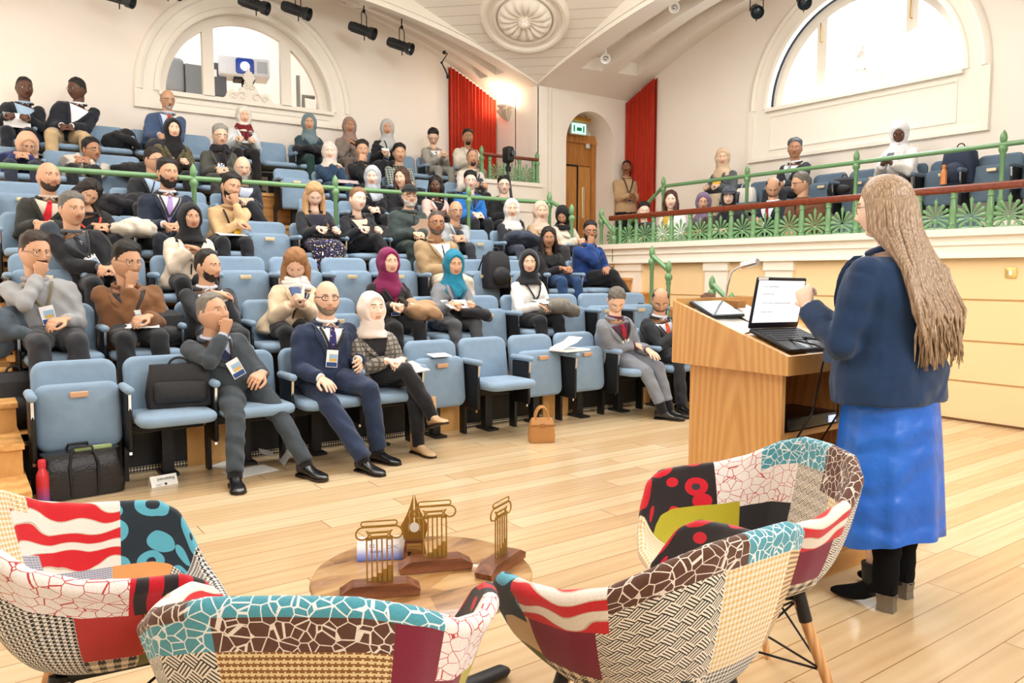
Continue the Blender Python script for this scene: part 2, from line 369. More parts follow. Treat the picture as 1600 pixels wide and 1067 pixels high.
def lunette(mk, c, zs, r, idx, split, glassmat, mirror):
    fr = MB(); d0, d1 = .16, .24
    def bx(u0, u1, q0, q1):
        vs = [mk(u, q, dd) for q in (q0, q1) for dd in (d0, d1) for u in (u0, u1)]
        fr.add(vs, [(0,2,3,1),(4,5,7,6),(0,1,5,4),(2,6,7,3),(0,4,6,2),(1,3,7,5)])
    for u in split:
        bx(c+u-.075, c+u+.075, zs, zs+math.sqrt(r*r-u*u)-.03)
    bx(c-r, c+r, zs, zs+.06)
    fr.join(sweep_arch(lambda u, z, d: mk(u, z, .2+d), c, zs, r-.13, [(0, -.04), (0, .04), (.14, .05), (.14, -.04)]))
    f = struct('window_%d' % idx, fr, M_trim, True)
    g = MB(); A = arc((c, zs), r-.06)
    g.add([mk(c, zs, .2)]+[mk(u, z, .2) for u, z in A], [(0, i+1, i+2) for i in range(len(A)-1)])
    obj('glass', g, glassmat, f)
    return f
n = NT('clear_glass'); n.p(.02, 0, .5); n.b.inputs['Transmission Weight'].default_value = 1.0; n.b.inputs['IOR'].default_value = 1.01; n.b.inputs['Base Color'].default_value = (1, 1, 1, 1); M_glass = n.m
lunette(mkB, CB, 3.74, 1.22, 1, (-.52, .58), M_glass, 1)
f = lunette(mkR, CR, 3.70, 1.36, 2, (-.62, .62), M_glass, 1)
obj('crest', ornament(mkR, CR, 3.72, 1.05, .62, .12), M_trim, f); f = bpy.data.objects['window_1']; obj('crest', ornament(mkB, CB+.02, 3.74, .8, .55, .12), M_trim, f)
b = MB(); b.join(sweep_arch(lambda u, z, d: mkR(u, z, .1+d), CR, 3.70, 1.335, [(0, 0), (0, .03), (.02, .03), (.02, 0)])); struct('trim_8', b, plain('#16283a', .4))
for u in (-.62, .62):
    b = MB(); b.tube([mkR(CR+u, 4.5, .12), mkR(CR+u, 4.75, .12)], .008, 6); b.tube([mkR(CR+u, 4.5, .12), mkR(CR+u, 4.5, .16)], .008, 6); obj('window_latch', b, metal('#c9a24c'), bpy.data.objects['window_2'])
# bright sky panel outside is the world itself; projection room behind the back lunette
b = MB()
b.box(CB-2, CB+2.2, YW+2.4, YW+2.5, 3.2, 5.9); b.box(CB-2.1, CB-2, YW+.36, YW+2.5, 3.2, 5.9); b.box(CB+2.1, CB+2.2, YW+.36, YW+2.5, 3.2, 5.9)
struct('wall_projection_room', b, M_white); b = MB(); b.box(CB-2.1, CB+2.2, YW+.35, YW+2.5, 5.85, 5.95); struct('ceiling_projection_room', b, M_white); b = MB(); b.box(CB-2.1, CB+2.2, YW+.35, YW+2.5, 3.4, 3.5); struct('floor_projection_room', b, M_oak)
area('projection_room_light', (CB, YW+1.3, 5.8), (CB, YW+1.3, 3), 2.2, 1.2, 22, (1, .97, .93))
# other walls
b = MB(); b.box(-3.0, -2.9, -4.2, YW+.3, 0, 6.3); struct('wall_left', b, M_wall)
b = MB(); b.box(-3.0, XW+.1, -4.3, -4.2, 0, 6.3); struct('wall_front', b, M_wall)
# pier, sconce wall and door wall
b = MB()
for x0, x1, z0, z1 in ((XP, 8.33, 0, 6.3), (9.42, XW+.1, 0, 6.3), (8.33, 9.42, 0, 1.45)): b.box(x0, x1, YP, YP+.62, z0, z1)
A = arc((8.875, 3.5), .545, 24)
for (x0, q0), (x1, q1) in zip(A, A[1:]): b.rings([[V((x0, YP, q0)), V((x1, YP, q1)), V((x1, YP, 6.3)), V((x0, YP, 6.3))], [V((x0, YP+.62, q0)), V((x1, YP+.62, q1)), V((x1, YP+.62, 6.3)), V((x0, YP+.62, 6.3))]])
b.box(8.2, 9.6, YP+.55, YP+.6, 3.72, 4.3)
struct('wall_door', b, M_wall)
b = MB(); b.box(XP, XP+.3, YP+.6, YW+.1, 0, 6.3); struct('wall_sconce', b, M_wall)
b = MB()
for x0, x1, d in ((XP-.02, XP+.17, .02), (XP+.20, XP+.24, .03), (XP+.28, XP+.5, .015)): b.box(x0, x1, YP-d, YP, 1.45, 4.3)
b.box(XP-.03, XP, YP-.02, YP+.14, 1.45, 4.3); b.box(XP-.02, XP+.56, YP-.03, YP, 1.45, 1.6)
struct('trim_9', b, M_trim)
# door
fr = MB(); fr.box(8.36, 8.46, YP+.46, YP+.56, 1.45, 3.72); fr.box(9.30, 9.40, YP+.46, YP+.56, 1.45, 3.72); fr.box(8.34, 9.42, YP+.45, YP+.545, 3.60, 3.74); fr.box(8.38, 9.38, YP+.535, YP+.548, 1.45, 3.65); fr.box(8.46, 9.3, YP+.50, YP+.54, 3.22, 3.6)
d = struct('door_1', fr, M_doorw)
b = MB(); b.box(8.47, 8.98, YP+.49, YP+.53, 1.46, 3.2); obj('door_leaf', b, M_doorw, d, False); b = MB(); b.box(9.0, 9.29, YP+.49, YP+.53, 1.46, 3.2); obj('door_leaf', b, M_doorw, d, False)
b = MB(); b.box(8.46, 9.0, YP+.475, YP+.495, 3.19, 3.22); b.box(8.975, 9.0, YP+.475, YP+.495, 1.46, 3.2); obj('seal', b, M_black, d, False)
b = MB(); b.rbox(9.09, 9.15, YP+.47, YP+.49, 2.3, 2.85, .01); obj('push_plate', b, metal('#e8d9b0', .35), d)
b = MB(); b.box(9.16, 9.24, YP+.44, YP+.49, 3.52, 3.60); obj('door_closer', b, plain('#dedbd4'), d)
# ---- arches, coffered soffits, pendentive ceiling
zBo = lambda x: 5.47-(x-3.5)**2/15.65; zBi = lambda x: 5.10-(x-3.5)**2/23.0
zRo = lambda y: 5.40-(y-5.8)**2/17.1; zRi = lambda y: 5.03-(y-5.8)**2/26.0
def soffit(fi, fo, u0, u1, w0, w1, mk, du=.55):
    N = 72; b = MB(); ts = [0, .04, .2, .2, .42, .42, .58, .58, .8, .8, 1.0]; dep = [0, 0, 0, 1, 1, 0, 0, 1, 1, 0, 0]
    us = [u0+(u1-u0)*i/N for i in range(N+1)]; L = abs(u1-u0)
    inside = [min(abs(u-u0), abs(u-u1)) > du and (i % 24) not in (0,) for i, u in enumerate(us)]
    rows = []
    for i, u in enumerate(us):
        for flag in ((inside[i],) if (i in (0, N) or inside[i] == inside[max(i-1, 0)]) else (inside[i-1], inside[i])):
            rows.append([mk(u, w0+(w1-w0)*t, fi(u)+(fo(u)-fi(u))*t + (.2 if (d and flag) else 0)) for t, d in zip(ts, dep)])
    b.rings(rows, False, False); return b
struct('ceiling_back_arch', soffit(zBi, zBo, -.74, XP, YP, YW, lambda u, w, z: V((u, w, z))), M_wall)
struct('ceiling_right_arch', soffit(zRi, zRo, YP, 1.5, XP, XW, lambda u, w, z: V((w, u, z))), M_wall)
def face(fi, mk, u0, u1, um):
    b = MB(); N = 60
    top = lambda u: min(5.99, 4.32+.392*min(abs(u-u0), abs(u-u1))+.012)
    us = [u0+(u1-u0)*i/N for i in range(N+1)]
    b.rings([[mk(u, fi(u), 0) for u in us], [mk(u, max(top(u), fi(u)+.01), 0) for u in us]], False, False)
    for dz, dp, hh in ((0, .035, .05), (.09, .02, .03)):   # mouldings of the rib
        b.rings([[mk(u, min(fi(u)+dz, top(u)-.01), 0), mk(u, min(fi(u)+dz, top(u)-.01), dp), mk(u, min(fi(u)+dz+hh, top(u)), dp), mk(u, min(fi(u)+dz+hh, top(u)), 0)] for u in us])
    return b
struct('trim_10', face(zBi, lambda u, z, d: V((u, YP-d, z)), -.74, XP, 0), M_trim)
struct('trim_11', face(zRi, lambda u, z, d: V((XP-d, u, z)), YP, 1.5, 0), M_trim)
P3 = [V((XP, YP, 4.32)), V((3.5, YP, 5.98)), V((XP, 5.86, 5.98))]
M_boards = boards('#f4eee3', (.7071, .7071, 0), .155, '#cfc3b0', .06)
b = MB(); b.add(P3, [(0,1,2)]); struct('ceiling_corner', b, M_boards)
b = MB(); b.add([V((-.74, YP, 4.32)), V((3.5, YP, 5.98)), V((-.74, 5.86, 5.98))], [(0,1,2)]); struct('ceiling_corner', b, M_boards)
b = MB(); b.add([V((3.5, YP, 5.98)), V((XP, 5.86, 5.98)), V((XP, -4.2, 5.98)), V((-2.95, -4.2, 5.98)), V((-2.95, 5.86, 5.98)), V((-.74, 5.86, 5.98))], [(0,1,2,3,4,5)]); struct('ceiling', b, M_boards)
b = MB(); b.box(XP-.01, XW+.2, -4.2, 1.55, 4.3, 4.4); b.box(-3, -.74, 5.8, YW, 5.4, 5.5); struct('ceiling_side', b, M_wall)
# rosette on the sloping corner
nrm = (P3[1]-P3[0]).cross(P3[2]-P3[0]).normalized(); nrm = nrm if nrm.z < 0 else -nrm
rc = None; d = ray(820, 28); rc = V((0,0,CZ)) + d*((P3[0]-V((0,0,CZ))).dot(nrm)/d.dot(nrm))
MR = Mloc(rc, nrm, (1, -1, 0))
t = thing('ceiling_rosette', 'round white plaster rosette with radiating petals set in the boarded ceiling', 'ceiling rosette', tuple(rc))
b = MB(); rs = []
for q in range(49):
    a = 2*PI*q/48; rs.append([MR @ V((r*math.cos(a), r*math.sin(a), z)) for r, z in ((.40, 0), (.42, .05), (.45, .06), (.47, .03), (.54, .03), (.56, .07), (.60, .075), (.63, .04), (.65, 0))])
b.rings(rs, False, False); obj('ring', b, M_trim, t, True, True)
b = MB(); rs = []
for q in range(97):
    a = 2*PI*q/96; pet = abs(math.sin(a*8)); rs.append([MR @ V((r*math.cos(a), r*math.sin(a), z)) for r, z in ((.02, .12), (.1, .07+.01*pet), (.2, .09+.035*pet), (.3, .10+.03*pet), (.36+.02*pet, .07), (.395, .03), (.40, .0))])
b.rings(rs, False, False); obj('petals', b, M_trim, t, True, True)
b = MB(); b.ball((0,0,0), (.07, .07, .06), 16, 8, MR @ Matrix.Translation((0,0,.12)))
for q in range(10): b.ball((0,0,0), (.022, .022, .02), 8, 5, MR @ Matrix.Translation((.065*math.cos(q*.628), .065*math.sin(q*.628), .13)))
obj('boss', b, M_trim, t, True, True)
# ---- gallery front wall
GX = 7.33
b = MB(); b.box(GX, GX+.14, -4.2, 8.08, 0, 1.46); struct('wall_gallery', b, M_panel)
b = MB(); b.box(GX-.05, GX+.2, -4.2, 8.12, 1.46, 1.70); b.box(GX-.09, GX+.22, -4.2, 8.14, 1.655, 1.72); b.box(GX-.07, GX+.2, -4.2, 8.12, 1.46, 1.485); b.box(GX-.065, GX, -4.2, 8.12, 1.575, 1.59); struct('trim_12', b, M_trim)
def gy(px): return onX(px, 430, GX).y
b = MB()
for a, c in ((965, 1003), (1104, 1138), (1198, 1240)):
    y1, y0 = gy(a), gy(c); b.box(GX-.03, GX, y0, y1, .0, 1.46); b.box(GX-.045, GX, y0-.02, y1+.02, 1.36, 1.46)
b.box(GX-.03, GX, 7.95, 8.1, 0, 1.46)
struct('trim_13', b, M_trim)
b = MB()
for z in (.363, .727, 1.095): b.box(GX-.004, GX+.01, -4.2, gy(1240), z-.006, z+.006)
for a, c in ((1003, 1104), (1138, 1198)): b.box(GX-.004, GX+.01, gy(c), gy(a), 1.06, 1.07)
struct('trim_14', b, plain('#b98d55', .7))
b = MB(); b.box(GX-.012, GX, -4.2, 8.1, 0, .02); struct('baseboard_right', b, plain('#6d4a2a', .6))
t = thing('light_switch', 'square brass light switch on the cream panelled gallery wall', 'switch', (GX-.006, gy(1580), 1.33))
b = MB(); b.rbox(-.006, .004, -.045, .045, -.045, .045, .01, axis='x'); obj('plate', b, metal('#e6cf86', .4), t); b = MB(); b.box(-.012, -.004, -.012, .012, -.02, .02); obj('rocker', b, M_white, t, False)
# ---- green ironwork
def baluster_mb(h):
    b = MB(); b.lathe([(.038, 0), (.038, .02), (.028, .03), (.034, .05), (.024, .07), (.034, .12), (.030, .2), (.022, h-.06), (.032, h-.05), (.026, h-.03), (.034, h)], 12); return b
def anthemion_mb(h, w, d=.012):
    b = MB()
    n_ = 11; zc = h*.42
    for i in range(n_):
        a = (i-(n_-1)/2)*R(25); L = h*(.54 if i == (n_-1)//2 else .46-.05*abs(a)/2)
        sn, c = math.sin(a), math.cos(a); px_ = c*.10*(1 if a > 0 else -1)*(abs(a) > .1)
        pts = [V((0, 0, zc-.02))+V((sn*L*t+px_*L*t*t*.8, 0, c*L*t-abs(sn)*.10*L*t*t)) for t in (.15, .4, .65, .85, .97)]
        b.tube(pts, [.003, .006, .0115, .0170, .0185], 8, .7, up=(0, 1, 0), rnd=True)
    for sg in (-1, 1):
        b.tube([V((sg*(.058+.026*(1-t/11)*math.cos(t*.7)), 0, h*.09+.024*(1-t/11)*math.sin(t*.7))) for t in range(9)], .005, 6)
        b.tube([V((sg*.0, 0, h*.27)), V((sg*.05, 0, h*.20)), V((sg*.09, 0, h*.06)), V((sg*.10, 0, h*.02))], .006, 6)
    b.ball((0, 0, h*.27), (.022, .014, .026), 10, 6); b.tube([V((0, 0, 0)), V((0, 0, h*.25))], .012, 6); b.tube([V((-w*.5, 0, .012)), V((w*.5, 0, .012))], .010, 6)
    b.tube([V((0,0,h*.88)), V((0,0,h))], [.012, .003], 6)
    return b
def post_mb(h, mat=None):
    b = MB(); b.lathe([(.045, 0), (.045, .03), (.03, .05), (.036, .08), (.028, .1), (.036, .125), (.028, .15), (.036, .175), (.028, .2), (.034, .23), (.024, .27), (.022, h-.20), (.03, h-.18), (.026, h-.15), (.04, h-.125), (.044, h-.10), (.036, h-.075), (.018, h-.06), (.022, h-.05), (.03, h-.03), (.036, h), (.03, h+.04), (.014, h+.07), (.003, h+.085)], 14); return b
t = thing('gallery_balustrade', 'long green iron balustrade with palmettes under a mahogany handrail along the gallery front', 'balustrade', (GX+.06, 0, 1.72))
H_ = .345
b = MB(); b.rbox(-.04, .04, -2.2, 8.0, H_-.018, H_+.05, .018); obj('handrail', b, M_mahog, t)
bal = ant = None; y = 7.80; i = 0
while y > -1.2:
    if bal is None: bal = obj('baluster', baluster_mb(H_-.01), M_green, t); bal.location = (0, y, 0)
    else: c = bal.copy(); COL.objects.link(c); c.parent = t; c.location = (0, y, 0)
    if ant is None: ant = obj('palmette', anthemion_mb(H_-.05, .2).tr(Matrix.Rotation(PI/2, 4, 'Z')), M_green, t); ant.location = (0, y-.155, 0)
    else: c = ant.copy(); COL.objects.link(c); c.parent = t; c.location = (0, y-.155, 0)
    y -= .31
c = ant.copy(); COL.objects.link(c); c.parent = t; c.location = (0, 7.93, 0)
t = thing('landing_balustrade', 'short green palmette balustrade beside the left red curtain', 'balustrade', (6.62, YP-.06, 2.36+.40))
b = MB(); b.rbox(0, 1.08, -.035, .035, .35, .40, .015, axis='x'); obj('handrail', b, M_mahog, t)
for k in range(4):
    c = bal.copy(); COL.objects.link(c); c.parent = t; c.location = (.15+.28*k, 0, .01); c.scale = (1, 1, 1.0)
    if k < 3: c = ant.copy(); COL.objects.link(c); c.parent = t; c.location = (.29+.28*k, 0, .01); c.rotation_euler = (0, 0, PI/2)
for x in (0.0, 1.06): o = obj('post', post_mb(.42), M_green, t); o.location = (x, 0, 0)
b = MB(); b.box(6.5, XP, YP-.12, YP+.02, 2.3, 2.76); b.box(6.48, XP, YP-.15, YP+.02, 2.70, 2.76); struct('trim_15', b, M_trim)
def rail(label, pts, posts, group=None, name='guard_rail'):
    t = thing(name, label, 'railing', (pts[0][0], pts[0][1], pts[0][2]-.7), 0, group)
    b = MB(); b.tube(pts, .027, 12, rnd=False); obj('top_rail', b, M_green, t, True, True)
    for x, y, zf, zt in posts:
        o = obj('post', post_mb(zt-zf), M_green, t); o.location = V((x, y, zf)) - t.location
    return t
zr = 2.27
rail('long green rail with bulb-topped posts crossing the audience at the aisle', [(-.8, 8.26, zr), (6.53, 8.26, zr), (6.53, 8.2, zr), (6.55, 7.82, 2.1)],
     [(x, 8.26, 1.08, zr+.06) for x in (.14, 2.0, 3.50, 5.25, 6.53)] + [(6.55, 7.82, 1.2, 2.14)])
rail('short sloping green rail at the end of the gallery balustrade', [(GX-.03, 8.08, 2.12), (GX-.03, 7.83, 1.88)], [(GX-.03, 8.08, 1.2, 2.14), (GX-.03, 7.83, 1.1, 1.90)])
rail('short sloping green stair rail behind the man in the orange tie', [(6.53, 6.36, 1.53), (6.53, 6.1, 1.36)], [(6.53, 6.36, .55, 1.56), (6.53, 6.1, .4, 1.39)])
rail('low green stair rail behind the lectern top', [(6.53, 5.48, 1.22), (6.53, 5.22, 1.02)], [(6.53, 5.48, .1, 1.22), (6.53, 5.22, .0, 1.05)])
GR = 8.66
def ry(px): return onX(px, 260, GR).y
zg = 2.62
rail('upper green rail with bulb-topped posts on the right gallery', [(GR, 8.93, 2.12), (GR, ry(1037)+.0, zg), (GR, -2.0, zg)],
     [(GR, ry(p), 1.85, zg+.06) for p in (1037, 1168, 1338, 1566)] + [(GR, 8.93, 1.45, 2.15)])
# curtains
def curtain(label, mk, u0, u1, z0, ztop):
    b = MB(); N = 90; rs = []
    for i in range(N+1):
        u = u0+(u1-u0)*i/N; d = .035*math.sin(i*.95)+.012*math.sin(i*2.3+1); zt = ztop(u); rs.append([mk(u+.004*math.sin(z*3+i), z, d*(.6+.4*(zt-z)/(zt-z0))) for z in [z0+(zt-z0)*j/8 for j in range(9)]])
    back = [[mk(u0+(u1-u0)*i/N, z, .0-.05) for z in [z0+(ztop(u0+(u1-u0)*i/N)-z0)*j/8 for j in range(9)]] for i in range(N+1)]
    b.rings(rs, False, False); b.rings(back, False, False)
    return tag(obj('curtain', b, cloth('#b8331c', .15), None, True, auto=180), label, 'curtain')
curtain('red pleated curtain hanging on the back wall left of the wall light', lambda u, z, d: V((u, YW-.07-d, z)), 6.80, XP-.02, 2.38, lambda u: zBo(u)-.06)
curtain('red pleated curtain behind the standing man in the tan sweater', lambda u, z, d: V((XW-.07-d, u, z)), 9.40, YP-.02, 1.5, lambda u: zRo(u)-.06)
# wall sconce
sp = V((XP, 10.90, 4.05)); t = thing('wall_sconce', 'white scroll plaster wall light glowing beside the left red curtain', 'wall light', tuple(sp))
b = MB()
for k in range(5): b.tube([V((-.02, 0, -.16)), V((-.1, (k-2)*.03, -.08)), V((-.15, (k-2)*.06, .0)), V((-.13, (k-2)*.07, .04))], [.02, .03, .028, .015], 8)
b.ball((-.02, 0, -.02), (.03, .07, .13)); obj('bracket', b, plain('#d9cdb9', .5), t)
b = MB(); b.lathe([(.02, .0), (.11, .05), (.12, .08), (.10, .06)], 16, Matrix.Translation((-.1, 0, 0))); obj('bowl', b, M_trim, t)
l = bpy.data.lights.new('sconce_bulb', 'POINT'); l.energy = 16; l.color = (1, .80, .55); l.shadow_soft_size = .05; lo = bpy.data.objects.new('sconce_bulb', l); COL.objects.link(lo); lo.parent = t; lo.location = (-.12, 0, .14)
# exit sign & brass picture light over the door
t = thing('exit_sign', 'small lit green emergency exit sign above the door', 'exit sign', (8.84, YP+.3, 3.80))
b = MB(); b.box(-.17, .17, -.02, .02, -.1, .1); obj('case', b, plain('#d9ece2', .4), t, False); b = MB(); b.box(-.155, .155, -.024, -.02, -.085, .085); obj('face', b, emit('#b9f5dd', 1.0), t, False)
b = MB(); b.box(-.05, .06, -.027, -.024, -.04, .02); b.box(-.12, -.09, -.027, -.024, -.06, .05); b.box(.09, .12, -.027, -.024, -.06, .05); obj('pictogram', b, plain('#1f9a6c'), t, False)
t = thing('picture_light', 'brass tube picture light on curved arms over the exit sign', 'lamp', (8.84, YP+.45, 3.95))
b = MB(); b.tube([V((-.22, -.2, .0)), V((.22, -.2, 0))], .035, 14); obj('shade', b, metal('#d2a64e', .3), t)
for s in (-1, 1): b = MB(); b.tube([V((s*.14, 0, -.05)), V((s*.14, -.05, .1)), V((s*.14, -.14, .15)), V((s*.14, -.2, .03))], .010, 8); obj('arm', b, metal('#d2a64e', .3), t)
# ================================================================== PEOPLE
TS = bpy.data.scenes.new('bake')
def bake(mb, voxel, smooth=3, amp=0.0, name='m', k=1.0):
    """union of closed lofts into one continuous skin, softened and creased like cloth"""
    me = mb.mesh(name); o = bpy.data.objects.new('tmp', me); TS.collection.objects.link(o)
    r = o.modifiers.new('r', 'REMESH'); r.mode = 'VOXEL'; r.voxel_size = voxel; r.use_smooth_shade = True
    s = o.modifiers.new('s', 'SMOOTH'); s.iterations = smooth; s.factor = .5
    with bpy.context.temp_override(scene=TS, view_layer=TS.view_layers[0]): dg = bpy.context.evaluated_depsgraph_get()
    dg.update()
    m2 = bpy.data.meshes.new_from_object(o.evaluated_get(dg)); m2.name = name
    bpy.data.objects.remove(o); bpy.data.meshes.remove(me)
    if amp:
        n = len(m2.vertices); co = np.empty(n*3, 'f'); no = np.empty(n*3, 'f'); m2.vertices.foreach_get('co', co); m2.vertex_normals.foreach_get('vector', no)
        co = co.reshape(-1, 3); no = no.reshape(-1, 3); ph = random.random()*6
        x, y, z = co[:,0]*k, co[:,1]*k, co[:,2]*k
        d = np.sin(31*x+2.2*np.sin(19*z+ph)+ph)*np.sin(27*z+1.8*np.sin(23*y+ph))+.6*np.sin(55*z+3*np.sin(21*x+ph*2)+9*y)
        co += no*(d*amp)[:,None]; m2.vertices.foreach_set('co', co.ravel())
    return m2
def to_mb(me):
    b = MB(); b.v = [v.co.copy() for v in me.vertices]; b.f = [tuple(p.vertices) for p in me.polygons]; b.m = [0]*len(b.f); return b
def mobj(name, me, mat, parent):
    me.materials.clear()
    for m in (mat if isinstance(mat, (list, tuple)) else [mat]): me.materials.append(m)
    me.polygons.foreach_set('use_smooth', [True]*len(me.polygons))
    o = bpy.data.objects.new(name, me); COL.objects.link(o); o.parent = parent; return o
# ---- hands: wrist at origin, fingers along +Y, palm towards -Z, thumb on +X
def hand_src(curl, spread=0.0, thumb=.5):
    b = MB()
    rs = []
    for y, wdt, th, zz in ((-.03, .027, .020, 0), (0, .028, .020, 0), (.03, .037, .019, .001), (.06, .042, .017, .002), (.088, .041, .013, .001), (.097, .036, .007, 0)):
        rs.append([V((wdt*math.copysign(abs(math.cos(q))**.7, math.cos(q)), y, zz+th*.8*math.copysign(abs(math.sin(q))**.8, math.sin(q)))) for q in [2*PI*j/16 for j in range(16)]])
    b.rings(rs)
    for i, (x, y0, L) in enumerate(((.031, .088, .074), (.0105, .093, .082), (-.0105, .091, .076), (-.031, .083, .060))):
        p = V((x, y0-.012, .001)); a = 0; pts = [p]; seg = (L*.46, L*.30, L*.24); side = (1.5-i)*.05+(1.5-i)*spread
        for j, sg in enumerate(seg):
            a += R(curl)*(1.0 if j < 2 else .7)*(1+.08*i); d = V((math.sin(side)*math.cos(a), math.cos(a)*math.cos(side), -math.sin(a))); p = p+d*sg; pts.append(p)
        b.tube(pts, [.0098, .0092, .0082, .0066], 10, rnd=True)
    a = thumb; p = V((.026, .022, -.004)); q = p+V((.030, .030, -.014*a*2)); r_ = q+V((.006-.03*(a-.3), .034, -.012*a*2)); b.tube([p, q, r_, r_+V((-.008*a, .02, -.006))], [.015, .0125, .0100, .0082], 10, rnd=True)
    return b
HAND = {}
for nm, c, sp, th in (('flat', 9, .04, .3), ('relax', 28, .02, .5), ('grip', 50, 0, .8), ('fist', 78, -.01, 1.0)):
    HAND[nm, 1] = to_mb(bake(hand_src(c, sp, th), .0030, 2)); HAND[nm, 0] = to_mb(bake(hand_src(c, sp, th), .0055, 1))
# ---- head
def G(x, z, x0, z0, sx, sz): return np.exp(-((x-x0)/sx)**2-((z-z0)/sz)**2)
class Head:
    def __init__(s, n=48, m=40, fat=1.0, jaw=.0, nose=1.0, fem=0):
        u = np.linspace(-1, 1, n, endpoint=False)+1.0/n; az = PI*(.55*u+.45*u**3); el = np.linspace(-PI/2+.06, PI/2-.06, m)
        s.az, s.el = np.meshgrid(az, el); s.n, s.m = n, m
        ce = np.where(s.el < 0, np.cos(s.el)**.62, np.cos(s.el)**.92); x = .0785*ce*np.sin(s.az); y = -.096*ce*np.cos(s.az); z = .115*np.sin(s.el)
        t = np.clip(-z/.118, 0, 1); x = x*(1-(.34+.05*fem-jaw)*t**2)*np.where(z < 0, fat, 1); back = y > 0
        y = np.where(back, y*(1.08-.62*np.clip((-z-.02)/.09, 0, 1)), y*(1-.10*t**3)); fr = np.clip(-np.cos(s.az)*-1, 0, 1)**.5*(np.cos(s.az) > 0)
        d = nose*(.021*G(x,z,0,-.030,.0105,.012)+.013*G(x,z,0,-.010,.009,.018)+.006*G(x,z,0,.014,.010,.018)+.008*(G(x,z,.013,-.034,.007,.007)+G(x,z,-.013,-.034,.007,.007)))
        d += -.012*(G(x,z,.030,.006,.015,.0105)+G(x,z,-.030,.006,.015,.0105))+.005*(G(x,z,.028,.027,.022,.008)+G(x,z,-.028,.027,.022,.008))
        d += .0045*G(x,z,0,-.055,.021,.0055)+.005*G(x,z,0,-.069,.018,.006)-.004*G(x,z,0,-.062,.022,.0028)-.004*G(x,z,0,-.082,.022,.006)
        d += .010*G(x,z,0,-.099,.022,.014)+.006*(G(x,z,.042,-.022,.020,.020)+G(x,z,-.042,-.022,.020,.020))
        y = y-d*fr; s.P = np.stack([x, y, z], -1); nn = np.stack([x/.0057, y/.0088, z/.0139], -1); s.N = nn/np.linalg.norm(nn, axis=-1, keepdims=True)
        k = np.argmin((x-.030)**2+(z-.006)**2+np.where(y > 0, 9, 0)); s.eye_y = y.ravel()[k]
        s.x, s.y, s.z = x, y, z
    def grid(s, P, keep=None, mats=None):
        n, m = s.n, s.m; b = MB(); b.v = [V(p) for p in P.reshape(-1, 3).tolist()]; fs = []; ms = []
        for i in range(m-1):
            for j in range(n):
                k = (j+1) % n; fs.append((i*n+j, i*n+k, (i+1)*n+k, (i+1)*n+j)); ms.append(int(mats[i, j]) if mats is not None else 0)
        fs += [tuple(range(n))[::-1], tuple((m-1)*n+j for j in range(n))]; ms += [0, 0]; b.f = fs; b.m = ms; return b
    def shell(s, th): return s.grid(s.P+s.N*th[..., None])
def sstep(x): x = np.clip(x, 0, 1); return x*x*(3-2*x)
def nz(h, f=60): return np.sin(h.x*f*2+1.7*np.sin(h.z*f))*np.sin(h.y*f*1.6+h.z*f*1.3)
def hair_shell(h, T=.014, kind='short', recede=0.0, rough=.0035):
    aa = np.abs(h.az); zh = np.interp(aa, [0, .45, .85, 1.1, 1.3, 1.48, 1.7, 2.2, PI], [.080+recede, .078+recede*1.3, .064+recede*1.2, .045+recede*.5, .020, -.018, .008, -.040, -.062])
    if kind == 'long': zh = np.interp(aa, [0, .3, .8, 1.1, 1.35, PI], [.080, .070, .035, -.03, -.09, -.2])
    th = -.004+.0055*sstep((h.z-zh)/.008+.2)+T*sstep((h.z-zh)/.075)
    if kind == 'bald':
        th = np.where((h.z > .045+.02*(aa-2)) | (aa < 1.15), -.006, th*.55)
    if kind == 'thin': th = np.where((h.z > .075), -.004, th*.6)
    if kind == 'short': th = np.where(th > 0, th*np.interp(h.z, [-.06, .03, .09], [.35, .55, 1.25]), th)
    th = th + np.where(th > 0, rough*nz(h), 0); 
    if kind in ('short', 'long'): th = th+np.where(h.z > .03, T*.55*sstep((h.z-.03)/.06), 0)*(th > 0)
    return h.shell(th)
def beard_shell(h, T=.008, kind='full'):
    aa = np.abs(h.az); zb = np.interp(aa, [0, .2, .36, .75, 1.15, 1.35, 1.5], [-.043, -.043, -.055, -.058, -.030, .0, -.2])
    m = sstep((zb-h.z)/.006+.3)*(aa < 1.45)
    lips = (np.abs(h.x) < .021) & (np.abs(h.z+.061) < .0095)
    if kind == 'moustache': m = ((np.abs(h.x) < .029) & (h.z < -.040-.1*np.abs(h.x)) & (h.z > -.051-.25*np.abs(h.x)) & (h.y < 0)).astype(float)
    if kind == 'goatee': m = m*(np.abs(h.x) < .034)
    th = np.where(lips, -.004, -.004+(T+.004)*m)
    if kind == 'full': th = th+np.where((h.z < -.09) & (h.y < -.02) & (m > .5), T*.7, 0)
    return h.shell(th+np.where(th > 0, .0012*nz(h, 110), 0))
def brow_shell(h, T=.0035):
    xx = np.abs(h.x); zc = .0255+.004*np.sin((xx-.012)/.034*PI*.75); m = (xx > .012) & (xx < .047) & (np.abs(h.z-zc) < .0042) & (h.y < 0)
    return h.shell(np.where(m, T, -.004))
def hood_shell(h, T=.017, up=.0):
    e = (h.x/.057)**2+((h.z+.012-up)/.083)**2; inside = (h.y < 0)*sstep((1.06-e)/.12)
    th = T*(1+.10*np.sin(h.z*70+h.az*3))+np.where((h.y > 0), .006, 0); th = th*(1-inside)-.008*inside
    th = np.where((h.z < -.085) & (h.y < -.03), -.004, th); return h.shell(th)
